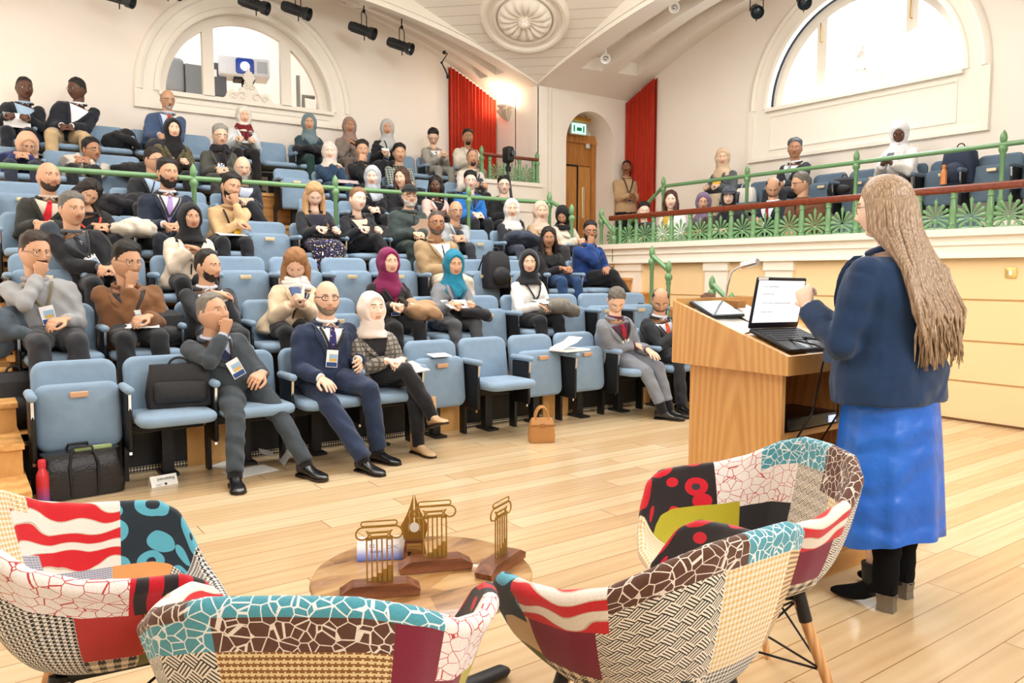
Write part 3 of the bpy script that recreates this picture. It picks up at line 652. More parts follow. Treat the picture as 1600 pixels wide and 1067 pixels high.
# ---- torso surface
TV = [0, .12, .3, .5, .68, .82, .90, .955, 1.0]
TA = [.185, .184, .172, .182, .198, .196, .168, .108, .066]; TB = [.122, .130, .122, .126, .130, .118, .100, .082, .066]
class Torso:
    def __init__(s, H, N, L, Lh, F, fat=1.0, fem=0, sc_=1.0, slump=.03):
        s.H, s.N, s.L, s.Lh = V(H), V(N), V(L).normalized(), V(Lh).normalized(); s.F = V(F).normalized(); s.fat, s.fem, s.sc, s.sl = fat, fem, sc_, slump
    def C(s, v):
        m = (s.H+s.N)/2 - s.F*s.sl; 
        if v < 0: return s.H + (s.H-m).normalized()*(-v)*.45
        return s.H*(1-v)**2 + m*(2*v*(1-v)) + s.N*v*v
    def ab(s, v):
        a = np.interp(v, TV, TA)*s.sc; b = np.interp(v, TV, TB)*s.sc
        belly = math.exp(-((v-.25)/.25)**2)
        a *= 1+(s.fat-1)*(.4+.6*belly); b *= 1+(s.fat-1)*(.6+1.2*belly)
        if s.fem: a *= np.interp(v, [0, .3, .6, .9, 1], [1.03, .90, .90, .88, .85]); b *= (.94+.12*math.exp(-((v-.62)/.12)**2))
        return a, b
    def fr(s, v):
        t = (s.C(min(v+.05, 1))-s.C(max(v-.05, 0))).normalized(); L = s.Lh.lerp(s.L, min(max(v*1.3, 0), 1)); L = (L-t*L.dot(t)).normalized(); F = t.cross(L)
        if F.dot(s.F) < 0: F = -F
        return L, F
    def ring(s, v, off, n=22):
        L, F = s.fr(v); a, b = s.ab(v); a += off; b += off; c = s.C(v); out = []
        for j in range(n):
            q = 2*PI*j/n; sn, cs = math.sin(q), math.cos(q)
            out.append(c+L*a*math.copysign(abs(sn)**.86, sn)+F*b*math.copysign(abs(cs)**.86, cs))
        return out
    def loft(s, b, off, v0=0.0, v1=1.0, n=12, flare=0.0):
        vs = [v0+(v1-v0)*i/n for i in range(n+1)]; b.rings([s.ring(v, off+(flare*max(0, .3-v)/.3)) for v in vs]); return b
    def S(s, v, x, off):
        L, F = s.fr(v); a, b = s.ab(v); a += off; b += off; q = min(abs(x)/a, .98)**(1/.86); cs = math.sqrt(max(1-q*q, 0))**.86
        return s.C(v)+L*x+F*b*cs
    def patch(s, b, v0, v1, xl, xr, off, n=10, m=4, th=.004):
        top = []; bot = []
        for i in range(n+1):
            v = v0+(v1-v0)*i/n; t = i/n; a, c = xl(t), xr(t)
            top.append([s.S(v, a+(c-a)*j/m, off) for j in range(m+1)]); bot.append([s.S(v, a+(c-a)*j/m, off-th) for j in range(m+1)])
        rs = [t_+b_[::-1] for t_, b_ in zip(top, bot)]; b.rings(rs, True, True); return b
def ik(a, t, l1, l2, pole):
    a, t = V(a), V(t); d = t-a; L = d.length; 
    if L > (l1+l2)*.985: t = a+d.normalized()*(l1+l2)*.985; d = t-a; L = d.length
    if L < abs(l1-l2)+.03: L = abs(l1-l2)+.03
    x = (l1*l1-l2*l2+L*L)/(2*L); h = math.sqrt(max(l1*l1-x*x, 0)); dn = d.normalized(); p = V(pole); p = (p-dn*p.dot(dn)); p = p.normalized() if p.length > 1e-5 else dn.orthogonal()
    return a+dn*x+p*h, t
SK = {'light': '#e2bca2', 'fair': '#eecfbb', 'tan': '#c79c7e', 'olive': '#d5a98a', 'brown': '#8f6248', 'dark': '#5f4032', 'mid': '#ad8062'}
def skinmat(h):
    k = ('skin', h)
    if k in MATS: return MATS[k]
    n = NT('skin'); c = srgb(SK.get(h, h)); co = n.coord(); a = tuple(x*.93 for x in c[:3])+(1,); b_ = (min(1, c[0]*1.08), c[1]*1.02, c[2]*1.0, 1)
    n.col(n.mix(n.noise(co, 22, 4), a, b_)); n.p(.5, 0, .4); n.b.inputs['Subsurface Weight'].default_value = .03; n.b.inputs['Subsurface Radius'].default_value = (.02, .008, .004); n.bump(n.noise(co, 160, 3), .06, .002)
    MATS[k] = n.m; return n.m
def lipmat(h):
    c = [int(SK[h].lstrip('#')[i:i+2], 16)/255 for i in (0, 2, 4)]; return plain([c[0]*.90, c[1]*.74, c[2]*.74], .45, 0, .03)
def hairmat(h):
    k = ('hair', h)
    if k in MATS: return MATS[k]
    n = NT('hair'); co = n.coord('Object', (90, 90, 7)); c = srgb(h); f = n.noise(co, 2.2, 4, .6)
    n.col(n.mix(f, tuple(x*.55 for x in c[:3])+(1,), tuple(min(1, x*1.5) for x in c[:3])+(1,))); n.p(.5, 0, .35); n.bump(f, .5, .01); MATS[k] = n.m; return n.m
M_eye = plain('#f2efe9', .2, 0, .01); M_iris = plain('#2a1a12', .15, 0, .01); M_glasses = plain('#26221f', .35); M_wire = metal('#9a8c78', .35)
M_shirt = cloth('#eef0f4', .25)
PPL = []
def facing(Tw, yaw, pitch, roll, rz):
    """head rotation in the root frame; yaw 0 looks at the camera, + turns towards the right of the picture"""
    d = V((0, 0, 0))-V((Tw.x, Tw.y, 0)); a = math.atan2(d.y, d.x)+R(yaw)
    f = V((math.cos(a), math.sin(a), 0)); zr_ = math.atan2(f.x, -f.y)   # rotation about z that carries -Y to f
    return Matrix.Rotation(zr_-rz, 4, 'Z') @ Matrix.Rotation(R(pitch*(1.35 if pitch > 15 else 1)), 4, 'X') @ Matrix.Rotation(R(roll), 4, 'Y')
def person(label, T, rootloc, rz=0, hm=None, seat=.46, skin='olive', hair='short', hc='#1a1512', beard=None, bc=None, fem=0, fat=1.0, hs=1.0, top=('sweater', '#888888'), legs='#26282e', pose='lap',
           shoes='#121214', shirt='#eef0f4', tie=None, tie2=None, lanyard=None, badge=1, glasses=None, hijab=None, drape=1, lod=0, knees=None, cross=0, hiprot=0.0, sock=None, legpat=None, skirt=None,
           hands=None, scarf=None, recede=0.0, stand=0, hip=None, shrot=0.0, group=None, pat=None, pat2=None, hkind=None, feet=None, elb=None, buttons=None, pocket=0, lens=0, drapecol=None, lapelw=.05):
    t = thing('person', label, 'person', tuple(rootloc), rz, group); T = V(T)
    hm = hm or Matrix.Identity(4); s = min(1.12, max(.84, (T.z-seat)/.72)) if not stand else 1.0
    HM = Matrix.Translation(T) @ hm.to_3x3().to_4x4() @ Matrix.Scale(hs, 4)
    H = V(hip) if hip else V((0, -.15, seat+.095)) ; 
    ff = hm.to_3x3() @ V((0, -1, 0)); ff.z = 0; N = T+V((0, .0, -.166*hs))-ff*.018+V((0, .012, 0)); 
    L = (Matrix.Rotation(R(shrot), 3, 'Z') @ V((1, 0, 0))); Lh = Matrix.Rotation(R(hiprot), 3, 'Z') @ V((1, 0, 0)); F = Matrix.Rotation(R(shrot), 3, 'Z') @ V((0, -1, 0))
    N.z -= 0; tor = Torso(H, N, L, Lh, F, fat, fem, s, .03 if not stand else .0)
    vx = .0165 if lod == 0 else .0095
    sk = skinmat(skin)
    # joints
    sw = .178*s*(.88 if fem else 1)*(1+(fat-1)*.5); SJ = {q: tor.C(.83)+tor.L*sw*q for q in (-1, 1)}
    l1, l2 = .285*s, .25*s; cz = tor.C(.6)
    pz = {'lap': ((.055, .33, .15), (.055, .33, .15)), 'crossed': ((.03, .24, .31), (.03, .21, .27)), 'phone': ((.045, .36, .22), (.045, .36, .22)), 'knees': ((.15, .48, .12), (.15, .48, .12)),
          'papers': ((.09, .34, .19), (.09, .34, .19)), 'write': ((.06, .36, .17), (.12, .34, .17)), 'chin_r': (None, (-.06, .28, .19)), 'chin_l': ((-.06, .28, .19), None), 'down': ((.30, .02, .10), (.30, .02, .10)),
          'chinlap_r': (None, (.05, .34, .15)), 'both': ((.02, .3, .3), (.02, .3, .3)), 'low': ((.04, .30, .13), (.04, .30, .13))}[pose if isinstance(pose, str) else 'lap']
    W = {}; E = {}; HN = {}
    for q, pp in ((-1, pz[0]), (1, pz[1])):
        if hands and hands.get(q): w = V(hands[q][0]); HN[q] = hands[q][1:]
        elif pp is None:
            w = T + hm.to_3x3() @ V((q*.025, -.105, -.15))*1.0; HN[q] = ('fist', V((-q*.25, -.1, 1.0)), ff*-1)
        else:
            w = V((q*pp[0], H.y-pp[1]*s, seat+.08+pp[2]*1.0)); 
            hd = V((-q*.8, -.55, -.12)) if pose in ('lap', 'crossed', 'low', 'chin_r', 'chin_l', 'chinlap_r') else V((-q*.35, -1, -.1))
            if pose == 'crossed': hd = V((-q, .35, .12*q))
            if pose == 'phone': hd = V((-q*.35, -.6, .6))
            HN[q] = ({'lap': 'relax', 'crossed': 'relax', 'phone': 'grip', 'papers': 'grip', 'knees': 'relax', 'write': 'grip'}.get(pose, 'relax'), hd, V((-q*.2, .1, -1)) if pose != 'phone' else V((-q*.8, .6, -.2)))
        pol = V((q*.5, .25, -1)) if not (elb and elb.get(q)) else V(elb[q])
        E[q], W[q] = ik(SJ[q], w, l1, l2, pol)
    # legs
    hj = {q: H+Lh*.088*q*s for q in (-1, 1)}; fz = .085
    kn = {}; ft = {}
    for q in (-1, 1):
        if feet and q in feet: ft[q] = V(feet[q][0]); kp = V(feet[q][1]) if len(feet[q]) > 1 else V((0, -1, .6)); kn[q], ft[q] = ik(hj[q], ft[q], .46*s, .46*s, kp)
        elif stand: ft[q] = V((q*.09, .0, fz)); kn[q] = (hj[q]+ft[q])/2+V((0, -.02, 0))
        else:
            kx = q*(knees or .11); kn[q] = V((kx, H.y-.42*s, seat+.08)); ft[q] = V((kx*1.05, H.y-.42*s-.06, fz))
            if cross == q: kn[q] = V((-q*.04, H.y-.44*s, seat+.16)); ft[q] = V((-q*.18, H.y-.62*s, .30))
    # body: one skin from head to feet
    bd = MB(); hd_ = Head(44 if lod == 0 else 64, 36 if lod == 0 else 56, 1+(fat-1)*.5, .04 if not fem else 0, 1.0 if not fem else .8, fem)
    lm = (np.abs(hd_.x) < .021) & (hd_.z > -.0735) & (hd_.z < -.0525) & (hd_.y < 0); hb = hd_.grid(hd_.P, None, lm.astype(int)); bd.join(hb, HM)
    for q in (-1, 1): bd.ball((0, 0, 0), (.010, .019, .031), 10, 8, HM @ Matrix.Translation((q*.076, .008, -.004)) @ Matrix.Rotation(q*R(-18), 4, 'Z') @ Matrix.Rotation(R(8), 4, 'X'))
    nr = .056 if not fem else .046; bd.tube([HM @ V((0, .018, -.03)), HM @ V((0, .014, -.085)), N+V((0, 0, .03)), tor.C(.93)], [nr*hs, nr*hs, nr*1.05, nr*1.4], 18)
    tor.loft(bd, -.012, 0, .99, 10)
    for q in (-1, 1):
        bd.tube([SJ[q], E[q], W[q]], [.042, .036, .026], 10); bd.tube([hj[q], kn[q], ft[q]], [.06, .042, .028], 10)
        ht, hdr, pn = HN[q][0], V(HN[q][1]).normalized(), V(HN[q][2]); y = hdr; z = -(pn-y*pn.dot(y)).normalized(); x = y.cross(z); Mh = Matrix((x, y, z)).transposed().to_4x4(); Mh.translation = W[q]
        # thumb side: +X of template; own right hand(q=-1) and left hand mirrored
        sx = q if True else 1
        Mm = Mh @ Matrix.Diagonal((-q*1.0*(.92 if fem else 1.04), (.92 if fem else 1.04), (.92 if fem else 1.04), 1)); bd.join(HAND[ht, lod], Mm)
    o = obj('body', bd, [sk, lipmat(skin)], t, True, auto=180)
    # eyes, brows, hair
    for q in (-1, 1):
        e = MB(); c = (q*.030, hd_.eye_y+.0072, .006); e.ball(c, (.0135, .0110, .0088), 10, 8, HM, 0); e.ball((c[0], c[1]-.0078, c[2]), (.0052, .0042, .0052), 8, 6, HM, 1)
        obj('eye', e, [M_eye, M_iris], t, True, auto=180)
    bcol = bc or hc
    obj('eyebrows', brow_shell(hd_).tr(HM), hairmat('#2a1f1a' if hc in ('#d9d5cf', '#9a9690', '#c9c4bc') else hc), t, True, auto=180)
    if beard: obj('beard', beard_shell(hd_, {'full': .010, 'stubble': .0022, 'moustache': .005, 'goatee': .006}[beard], 'full' if beard == 'stubble' else beard).tr(HM), hairmat(bcol), t, True, auto=180)
    if hijab is None and hair:
        if hair in ('long', 'bun'):
            b = hair_shell(hd_, .014, 'long' if hair == 'long' else 'short', .0)
            b.tr(HM)
            if hair == 'long':
                top_ = HM @ V((0, .03, .09))
                for j in range(20):
                    a = R(62+236*j/19); x_, y_ = math.sin(a), -math.cos(a); p0 = HM @ V((x_*.072, y_*.088+.005, .04)); p1 = HM @ V((x_*.088, y_*.1+.01, -.05)); 
                    side = 1 if x_ > 0 else -1; p2 = N+V((x_*.10, y_*.085+.01, -.02)); fwd = -.08 if j < 5 or j > 14 else .06
                    p3 = N+V((x_*.125, fwd+.3*y_*.1, -.17-.02*math.sin(j*2.1)))
                    b.tube([p0, p1, p2, p3], [.020, .027, .027, .010], 8, .8)
            else: b.ball((0, 0, 0), (.04, .04, .04), 12, 8, HM @ Matrix.Translation((0, .115, .02)))
            obj('hair', b, hairmat(hc), t, True, auto=180)
        elif hair != 'none':
            obj('hair', hair_shell(hd_, {'short': .013, 'bald': .009, 'thin': .008, 'full': .016, 'crop': .005}[hair], {'full': 'short', 'crop': 'short'}.get(hair, hair), recede).tr(HM), hairmat(hc), t, True, auto=180)
    if hair == 'cap' : pass
    if hijab:
        b = hood_shell(hd_, .017).tr(HM); off = .02 if drape else .004
        def rg(c, a, bb, k, n=40):
            return [c+tor.L*(a*math.sin(2*PI*j/n)*(1+.035*math.sin(9*2*PI*j/n+k*1.4)))+F*(bb*math.cos(2*PI*j/n)*(1+.045*math.sin(7*2*PI*j/n+k*1.7))) for j in range(n)]
        n_ = 40; R3 = HM.to_3x3()
        def rh(z, y, a, bb): return [HM @ V((a*math.sin(2*PI*j/n_), y-bb*math.cos(2*PI*j/n_), z)) for j in range(n_)]
        r0 = rh(-.02, .012, .087, .082); r1 = rh(-.07, .012, .083, .084); r2 = rh(-.108, .012, .088, .090)
        # head rings run the same way round as torso rings
        rs = [r0, r1, r2, rg(N+V((0, 0, .030)), .105, .100, 0), rg(N+V((0, 0, .008)), .125, .112, 1), rg(tor.C(.965), .150*s, .124, 2), rg(tor.C(.90), .165*s, .135, 3)]
        if drape: rs += [rg(tor.C(.82), .186*s, .150, 4), rg(tor.C(.70), .170*s, .152, 5), rg(tor.C(.60), .10*s, .150, 6)]
        b.rings(rs, True, True); obj('hijab', b, cloth(hijab, .5), t, True, auto=180)
    sock0 = sock; sock = sock or '#17171a'
    if scarf:
        b = MB()
        for k, (dz, rr) in enumerate(((.055, .082), (.03, .094), (.0, .104))):
            b.tube([N+V((0, 0, dz+.008*math.sin(3*a+k)))+tor.L*rr*math.sin(a)+F*rr*math.cos(a) for a in [2*PI*j/20 for j in range(21)]], .026, 8)
        b.tube([N+F*.10+tor.L*.02, tor.S(.75, .03, .03), tor.S(.5, .05, .035)], [.03, .035, .03], 8, .5); obj('scarf', b, cloth(scarf, .6), t, True, auto=180)
    # upper garment
    kind = top[0]; tc = top[1]; off = {'suit': .024, 'coat': .032, 'puffer': .045}.get(kind, .014); tor_off = off
    b = MB(); v0 = {'suit': -.10, 'coat': -.2}.get(kind, -.04); tor.loft(b, off, v0, .955, 12, .02 if kind in ('suit', 'coat') else .0)
    so = off*.75+.004
    for q in (-1, 1):
        wd = (W[q]-E[q]).normalized(); cuff = W[q]-wd*(.022 if kind in ('suit', 'coat') else .005)
        b.tube([SJ[q]+tor.L*-q*.03, SJ[q]+(E[q]-SJ[q])*.15+tor.L*q*.004, (SJ[q]+E[q])/2, E[q], (E[q]+cuff)/2, cuff], [x_*s+so for x_ in (.046, .054, .052, .046, .040, .032)], 14, rnd=False)
        b.ball(tuple(E[q]), .043*s+so, 10, 8); b.ball(tuple(SJ[q]), .050*s+so, 12, 8)
        if kind == 'puffer':
            for i in range(7):
                p = SJ[q].lerp(E[q], i/6); b.ball(tuple(p), .066*s+so*.6, 12, 6); p = E[q].lerp(cuff, i/7); b.ball(tuple(p), .055*s+so*.5, 12, 6)
    if kind == 'puffer':
        for i in range(8): v = .05+.1*i; b.rings([tor.ring(v+dv, off+dd) for dv, dd in ((-.035, -.01), (-.015, .012), (.015, .012), (.035, -.01))])
    me = bake(b, vx, 3 if lod == 0 else 5, .0028 if kind in ('suit',) else .0042, 'top'); tm = cloth(tc, .45, pat, pat2)
    jk = mobj({'suit': 'jacket', 'coat': 'coat', 'puffer': 'padded_jacket', 'sweater': 'sweater', 'shirt': 'shirt', 'dress': 'dress'}.get(kind, 'top'), me, tm, t)
    so2 = off+.003
    if kind in ('suit', 'coat'):
        vb = .36 if kind == 'suit' else .46
        b = MB(); wv = .108 if not fem else .092
        tor.patch(b, vb, .95, lambda q: -(.006+wv*q**1.15), lambda q: .006+wv*q**1.15, so2+.001, 12, 6, .012); obj('shirt_front', b, cloth(shirt, .2, pat if kind == 'none' else None), t)
        b = MB()
        for q in (-1, 1):
            lw = lapelw
            a_ = lambda u, q=q: q*(.004+wv*u**1.15); c_ = lambda u, q=q: q*(.004+wv*u**1.15+lw*(.35+.75*u if u < .72 else max(.9-(u-.72)*2.4, .35)))
            tor.patch(b, vb, .965, (a_ if q > 0 else c_), (c_ if q > 0 else a_), so2+.019, 14, 3, .018)
        b.tube([tor.C(.965)+tor.L*.088*math.sin(a)+F*.082*math.cos(a)+V((0, 0, .022 - .02*math.cos(a))) for a in [R(40+280*j/16) for j in range(17)]], .013, 8)
        obj('lapels', b, tm, t)
        b = MB(); b.tube([N+V((0, 0, .022-.010*math.cos(a)))+tor.L*.067*math.sin(a)+F*(.066*math.cos(a)+.006) for a in [2*PI*j/20 for j in range(20)]+[0]], .012, 8)
        for q in (-1, 1): b.tube([N+F*.072+tor.L*q*.006+V((0, 0, .004)), N+F*.078+tor.L*q*.036+V((0, 0, -.018))], [.012, .006], 6, .5)
        if kind == 'suit' and (not fem or tie): obj('shirt_collar', b, cloth(shirt, .2), t)
        if kind == 'suit':
            for v in (.36, .26): b = MB(); b.ball((0, 0, 0), (.009, .009, .004), 10, 5, Mloc(tor.S(v, .008, so2+.004), F)); obj('button', b, M_black, t)
            for q in (-1, 1):
                b = MB(); wd = (W[q]-E[q]).normalized(); b.tube([W[q]-wd*.04, W[q]-wd*.006], [.031*s+.006, .030*s+.006], 12)
                if not fem: obj('shirt_cuff', b, cloth(shirt, .2), t)
    elif kind in ('sweater', 'shirt', 'puffer', 'dress', 'top') and not (hijab and drape):
        b = MB(); b.tube([N+V((0, 0, .004-.010*math.cos(a)))+tor.L*.074*math.sin(a)+F*(.073*math.cos(a)+.004) for a in [2*PI*j/20 for j in range(21)]], .014 if kind != 'puffer' else .022, 8); obj('neckband', b, tm, t)
    if kind in ('puffer', 'coat') and not (hijab and drape):
        b = MB(); tor.patch(b, .05, .93, lambda u: -.006, lambda u: .006, so2+.006, 12, 2, .01); obj('zip' if kind == 'puffer' else 'placket', b, M_dark, t)
    if tie:
        b = MB(); tor.patch(b, .40 if not stand else .3, .93, lambda u: -(.038-.020*u), lambda u: (.038-.020*u), so2+.010, 12, 2, .006); b.ball((0, 0, 0), (.018, .012, .02), 10, 6, Mloc(tor.S(.94, 0, so2+.008), (0, 0, 1), tor.L))
        obj('tie', b, cloth(tie, .2, 'dots' if tie2 else None, tie2), t)
    if lanyard:
        b = MB(); vb = .50; st = so2+.016+(.014 if hijab and drape else 0)
        for q in (-1, 1):
            P_ = [tor.S(.95-(.95-vb)*i/8, q*(.085*(1-i/8)+.004), st) for i in range(9)]; b.tube(P_, .0095, 6, .35, up=tuple(tor.F))
        obj('lanyard', b, plain(lanyard, .6), t)
        if badge:
            Lb, Fb = tor.fr(vb); p = tor.S(vb-.13*.45/.5, 0, st+.004); zz = Lb.cross(Fb); zz = zz if zz.z > 0 else -zz
            Mb_ = Matrix((Lb, -Fb, zz)).transposed().to_4x4(); Mb_.translation = p; w2, h2 = .043, .062
            b = MB(); b.box(-w2, w2, 0, .003, -h2, h2, 0); b.box(-w2+.004, w2-.004, -.001, .001, -h2+.004, -h2+.036, 1); b.box(-w2+.02, w2-.004, -.001, .001, -h2+.042, h2-.03, 2); b.box(-w2+.026, w2-.012, -.002, .001, -h2+.042, -h2+.062, 3)
            b.tr(Mb_); obj('name_badge', b, [plain('#f4f5f8', .4), plain('#2c4d88', .4), plain('#9fc0de', .4), plain('#e3b44a', .4)], t, False)
    # glasses
    if glasses:
        b = MB(); gy_ = hd_.eye_y-.016
        for q in (-1, 1):
            b.tube([(q*.031+.023*math.cos(a)*(1+.0), gy_+.004*abs(math.cos(a)), .004+.0165*math.sin(a)) for a in [2*PI*j/14 for j in range(15)]], .0016 if glasses == 'wire' else .0026, 6, cap=False)
            b.tube([(q*.053, gy_+.006, .010), (q*.078, -.03, .010), (q*.080, .02, .004)], .0018, 6)
        b.tube([(-.009, gy_, .006), (0, gy_-.004, .008), (.009, gy_, .006)], .0016, 6); obj('glasses', b.tr(HM), M_wire if glasses == 'wire' else (M_glasses if glasses == 'dark' else plain(glasses, .4)), t, True, auto=180)
    # lower garment
    lmat = cloth(legs, .4, legpat[0] if legpat else None, legpat[1] if legpat else None)
    b = MB()
    if skirt is None:
        b.rings([tor.ring(v, .012) for v in (-.06, 0, .1, .2)]); 
        for q in (-1, 1):
            hm_ = ft[q]+(kn[q]-ft[q]).normalized()*(.005 if not sock0 else .07)
            k_ = 1+(fat-1)*.7
            b.tube([hj[q]+(hj[q]-kn[q])*.08, hj[q].lerp(kn[q], .5), kn[q], kn[q].lerp(hm_, .4), hm_], [.102*s*k_, .096*s*k_, .076*s, .072*s, .064*s], 14); b.ball(tuple(kn[q]), .072*s, 12, 8)
            b.ball(tuple(hj[q]), .105*s*k_, 12, 8)
    else:
        zb = skirt; mid = (kn[-1]+kn[1])/2; fl = V((mid.x, mid.y-.03, zb))
        def er(c, a, bb, up=(0, 0, 1)): 
            M_ = Mloc(c, up, (1, 0, 0)); return [M_ @ V((a*math.cos(2*PI*j/20), bb*math.sin(2*PI*j/20), 0)) for j in range(20)]
        if not stand: b.rings([er(H+V((0, .05, 0)), .17, .11, (0, -1, 0)), er(H+V((0, -.15, .0)), .18, .10, (0, -1, 0)), er(mid+V((0, .06, .0)), .19, .09, (0, -1, -.2)), er(mid+V((0, -.03, -.03)), .19, .085, (0, -.7, -.7)), er(mid+V((0, -.05, -.12)), .18, .08, (0, 0, -1)), er(fl, .20, .10, (0, 0, -1))])
    mobj('trousers' if skirt is None else 'skirt', bake(b, vx, 4, .003, 'low'), lmat, t)
    for q in (-1, 1):
        fd = V((q*.10, -1, 0)).normalized() if not (feet and q in feet and len(feet[q]) > 2) else V(feet[q][2]).normalized(); ft_ = ft[q]
        if sock: b = MB(); b.tube([ft_+(kn[q]-ft_).normalized()*.09, ft_+V((0, 0, -.03))], [.050, .046], 12); obj('sock', b, cloth(sock, .2), t)
        up = V((0, 0, 1)); 
        tilt = (feet[q][3] if feet and q in feet and len(feet[q]) > 3 else (.25 if cross == q else 0)); fd = (fd+up*tilt).normalized(); sd = fd.cross(up).normalized(); uu = sd.cross(fd)
        Ms = Matrix((sd, fd, uu)).transposed().to_4x4(); Ms.translation = ft_-uu*.085 if tilt else V((ft_.x, ft_.y, ft_.z-.085))
        so_ = shoe_mb(fem and shoes != '#121214'); obj('shoe', so_.tr(Ms), [plain(shoes, .22, 0, .05, 10, .04, .6), plain('#2e211a', .5)], t)
    PPL.append((rootloc, t)); t['_tor'] = 0; del t['_tor']
    return t, tor, W, HM
def shoe_mb(boot=False):
    b = MB(); rs = []
    for y, w_, h0, h1 in ((-.075, .020, .012, .05), (-.07, .030, .012, .085), (-.04, .036, .010, .10), (.0, .036, .010, .10), (.035, .034, .010, .078), (.07, .038, .010, .058), (.12, .046, .010, .046), (.165, .043, .010, .038), (.19, .028, .012, .030), (.20, .012, .014, .022)):
        n = 14; rs.append([V((w_*math.copysign(abs(math.cos(q))**.75, math.cos(q)), y, (h0+h1)/2+(h1-h0)/2*math.copysign(abs(math.sin(q))**.75, math.sin(q)))) for q in [2*PI*j/n for j in range(n)]])
    b.rings(rs, mi=0)
    if boot: b.tube([(0, -.035, .06), (0, -.03, .22)], [.042, .046], 14, mi=0)
    sl = [(x*1.06, y) for x, y in ((-.034, -.07), (-.036, 0), (-.034, .05), (-.046, .12), (-.043, .165), (-.02, .198), (.02, .198), (.043, .165), (.046, .12), (.034, .05), (.036, 0), (.034, -.07), (.018, -.082), (-.018, -.082))]
    b.prism(sl, .012, mi=1); b.prism([(x, y) for x, y in sl if y < .01]+[], .02, Matrix.Translation((0, 0, -.008)), 1); return b
# ================================================================== SEATS
M_seat = cloth('#839bb2', .06, None, None, .1); M_plate = plain('#d8c7a4', .35, .3, .03); M_plate_b = plain('#c9a283', .35, .2, .03); M_chrome = metal('#c8ccd2', .18)
def seat_parts(t, up, last=False, label_white=True, front=False, gal=False):
    M_seat = cloth('#5a6c7d', .06, None, None, .1) if gal else cloth('#839bb2', .06, None, None, .1)  # gallery: same seat cloth, darkened to put its shade into the colour
    b = MB(); b.rbox(-.237, .237, -.045, .03, .37, .785, .075, 6); 
    M_ = Matrix.Translation((0, -.03, .37)) @ Matrix.Rotation(R(-9), 4, 'X') @ Matrix.Translation((0, 0, -.37)); b.tr(M_)
    for v in b.v: v.y += -.35*max(abs(v.x)-.14, 0)
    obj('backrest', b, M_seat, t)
    b = MB()
    if up: b.rbox(-.235, .235, -.20, -.125, .245, .655, .07, 6, puff=.010); b.tr(Matrix.Translation((0, -.16, .45)) @ Matrix.Rotation(R(-5), 4, 'X') @ Matrix.Translation((0, .16, -.45)))
    else: b.rbox(-.235, .235, -.53, -.09, .385, .455, .09, 6, axis='z', puff=.008)
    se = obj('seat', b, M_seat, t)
    if up: b = MB(); b.rbox(-.05, .05, -.231, -.213, .575, .610, .004); obj('number_plate', b, M_plate_b if front else M_plate, t)
    b = MB(); b.box(-.225, .225, -.14, -.02, .30, .345); b.box(-.035, .035, -.12, -.05, 0, .32); b.box(-.05, .05, -.2, .0, 0, .02); obj('support', b, M_black, t, False)
    for s in ((-1, 1) if last else (-1,)):
        x = s*.256
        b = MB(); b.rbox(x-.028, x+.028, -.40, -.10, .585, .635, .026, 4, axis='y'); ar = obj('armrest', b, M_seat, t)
        b = MB(); b.rbox(x-.014, x+.014, -.36, -.12, .22, .60, .03, axis='x'); b.box(x-.012, x+.012, -.16, -.08, 0, .3); obj('standard', b, M_black, ar)
        b = MB(); b.box(x-.008, x+.008, -.372, -.358, .20, .60); b.tr(Matrix.Translation((0, -.36, .6)) @ Matrix.Rotation(R(7), 4, 'X') @ Matrix.Translation((0, .36, -.6))); obj('chrome_strip', b, M_chrome, ar, False)
PROTO = {}
def seat(key, loc, rz, label, group=None):
    if key not in PROTO:
        t = thing('theatre_seat', label, 'seat', loc, rz, group); seat_parts(t, *key); PROTO[key] = t; return t
    return dup(PROTO[key], loc, rz, label, group)
# ================================================================== THE AUDIENCE
TAKEN = {}
def seated(short, label, row, px, py, look=(0,0,0), off=.20, lean=0.0, gal=None, **k):
    if row < 10: P = onY(px, py, YB[row]-off); root = V((P.x-lean, YB[row], FL[row])); rz = 0
    else: xb, z = ((8.45, 1.15), (9.40, 1.85))[row-10]; P = onX(px, py, xb-off); root = V((xb, P.y-lean, z)); rz = -PI/2
    if row < 10:   # sit in the middle of the nearest seat when it is close
        kx = round((root.x-GX0-SW/2)/SW); TAKEN.setdefault(row, {})[kx] = short; cx = GX0+SW*(kx+.5); root.x += (cx-root.x)*.55
    else: kx = round((8.0-root.y)/SW); TAKEN.setdefault(row, {})[kx] = short; root.y += (8.0-kx*SW-root.y)*.55
    T = Matrix.Rotation(-rz, 3, 'Z') @ (P-root)
    k.setdefault('hs', 1.05)
    if T.z > 1.32 or T.z < 1.02: print('HEIGHT', short, round(T.z, 2))
    r = person(label, T, root, rz, facing(P, look[0], look[1], look[2] if len(look) > 2 else 0, rz), **k); r[0]['sh'] = short; SH[short] = (r[0], root, rz); del r[0]['sh']; return r
SH = {}
BK = '#1d1e23'
A = seated
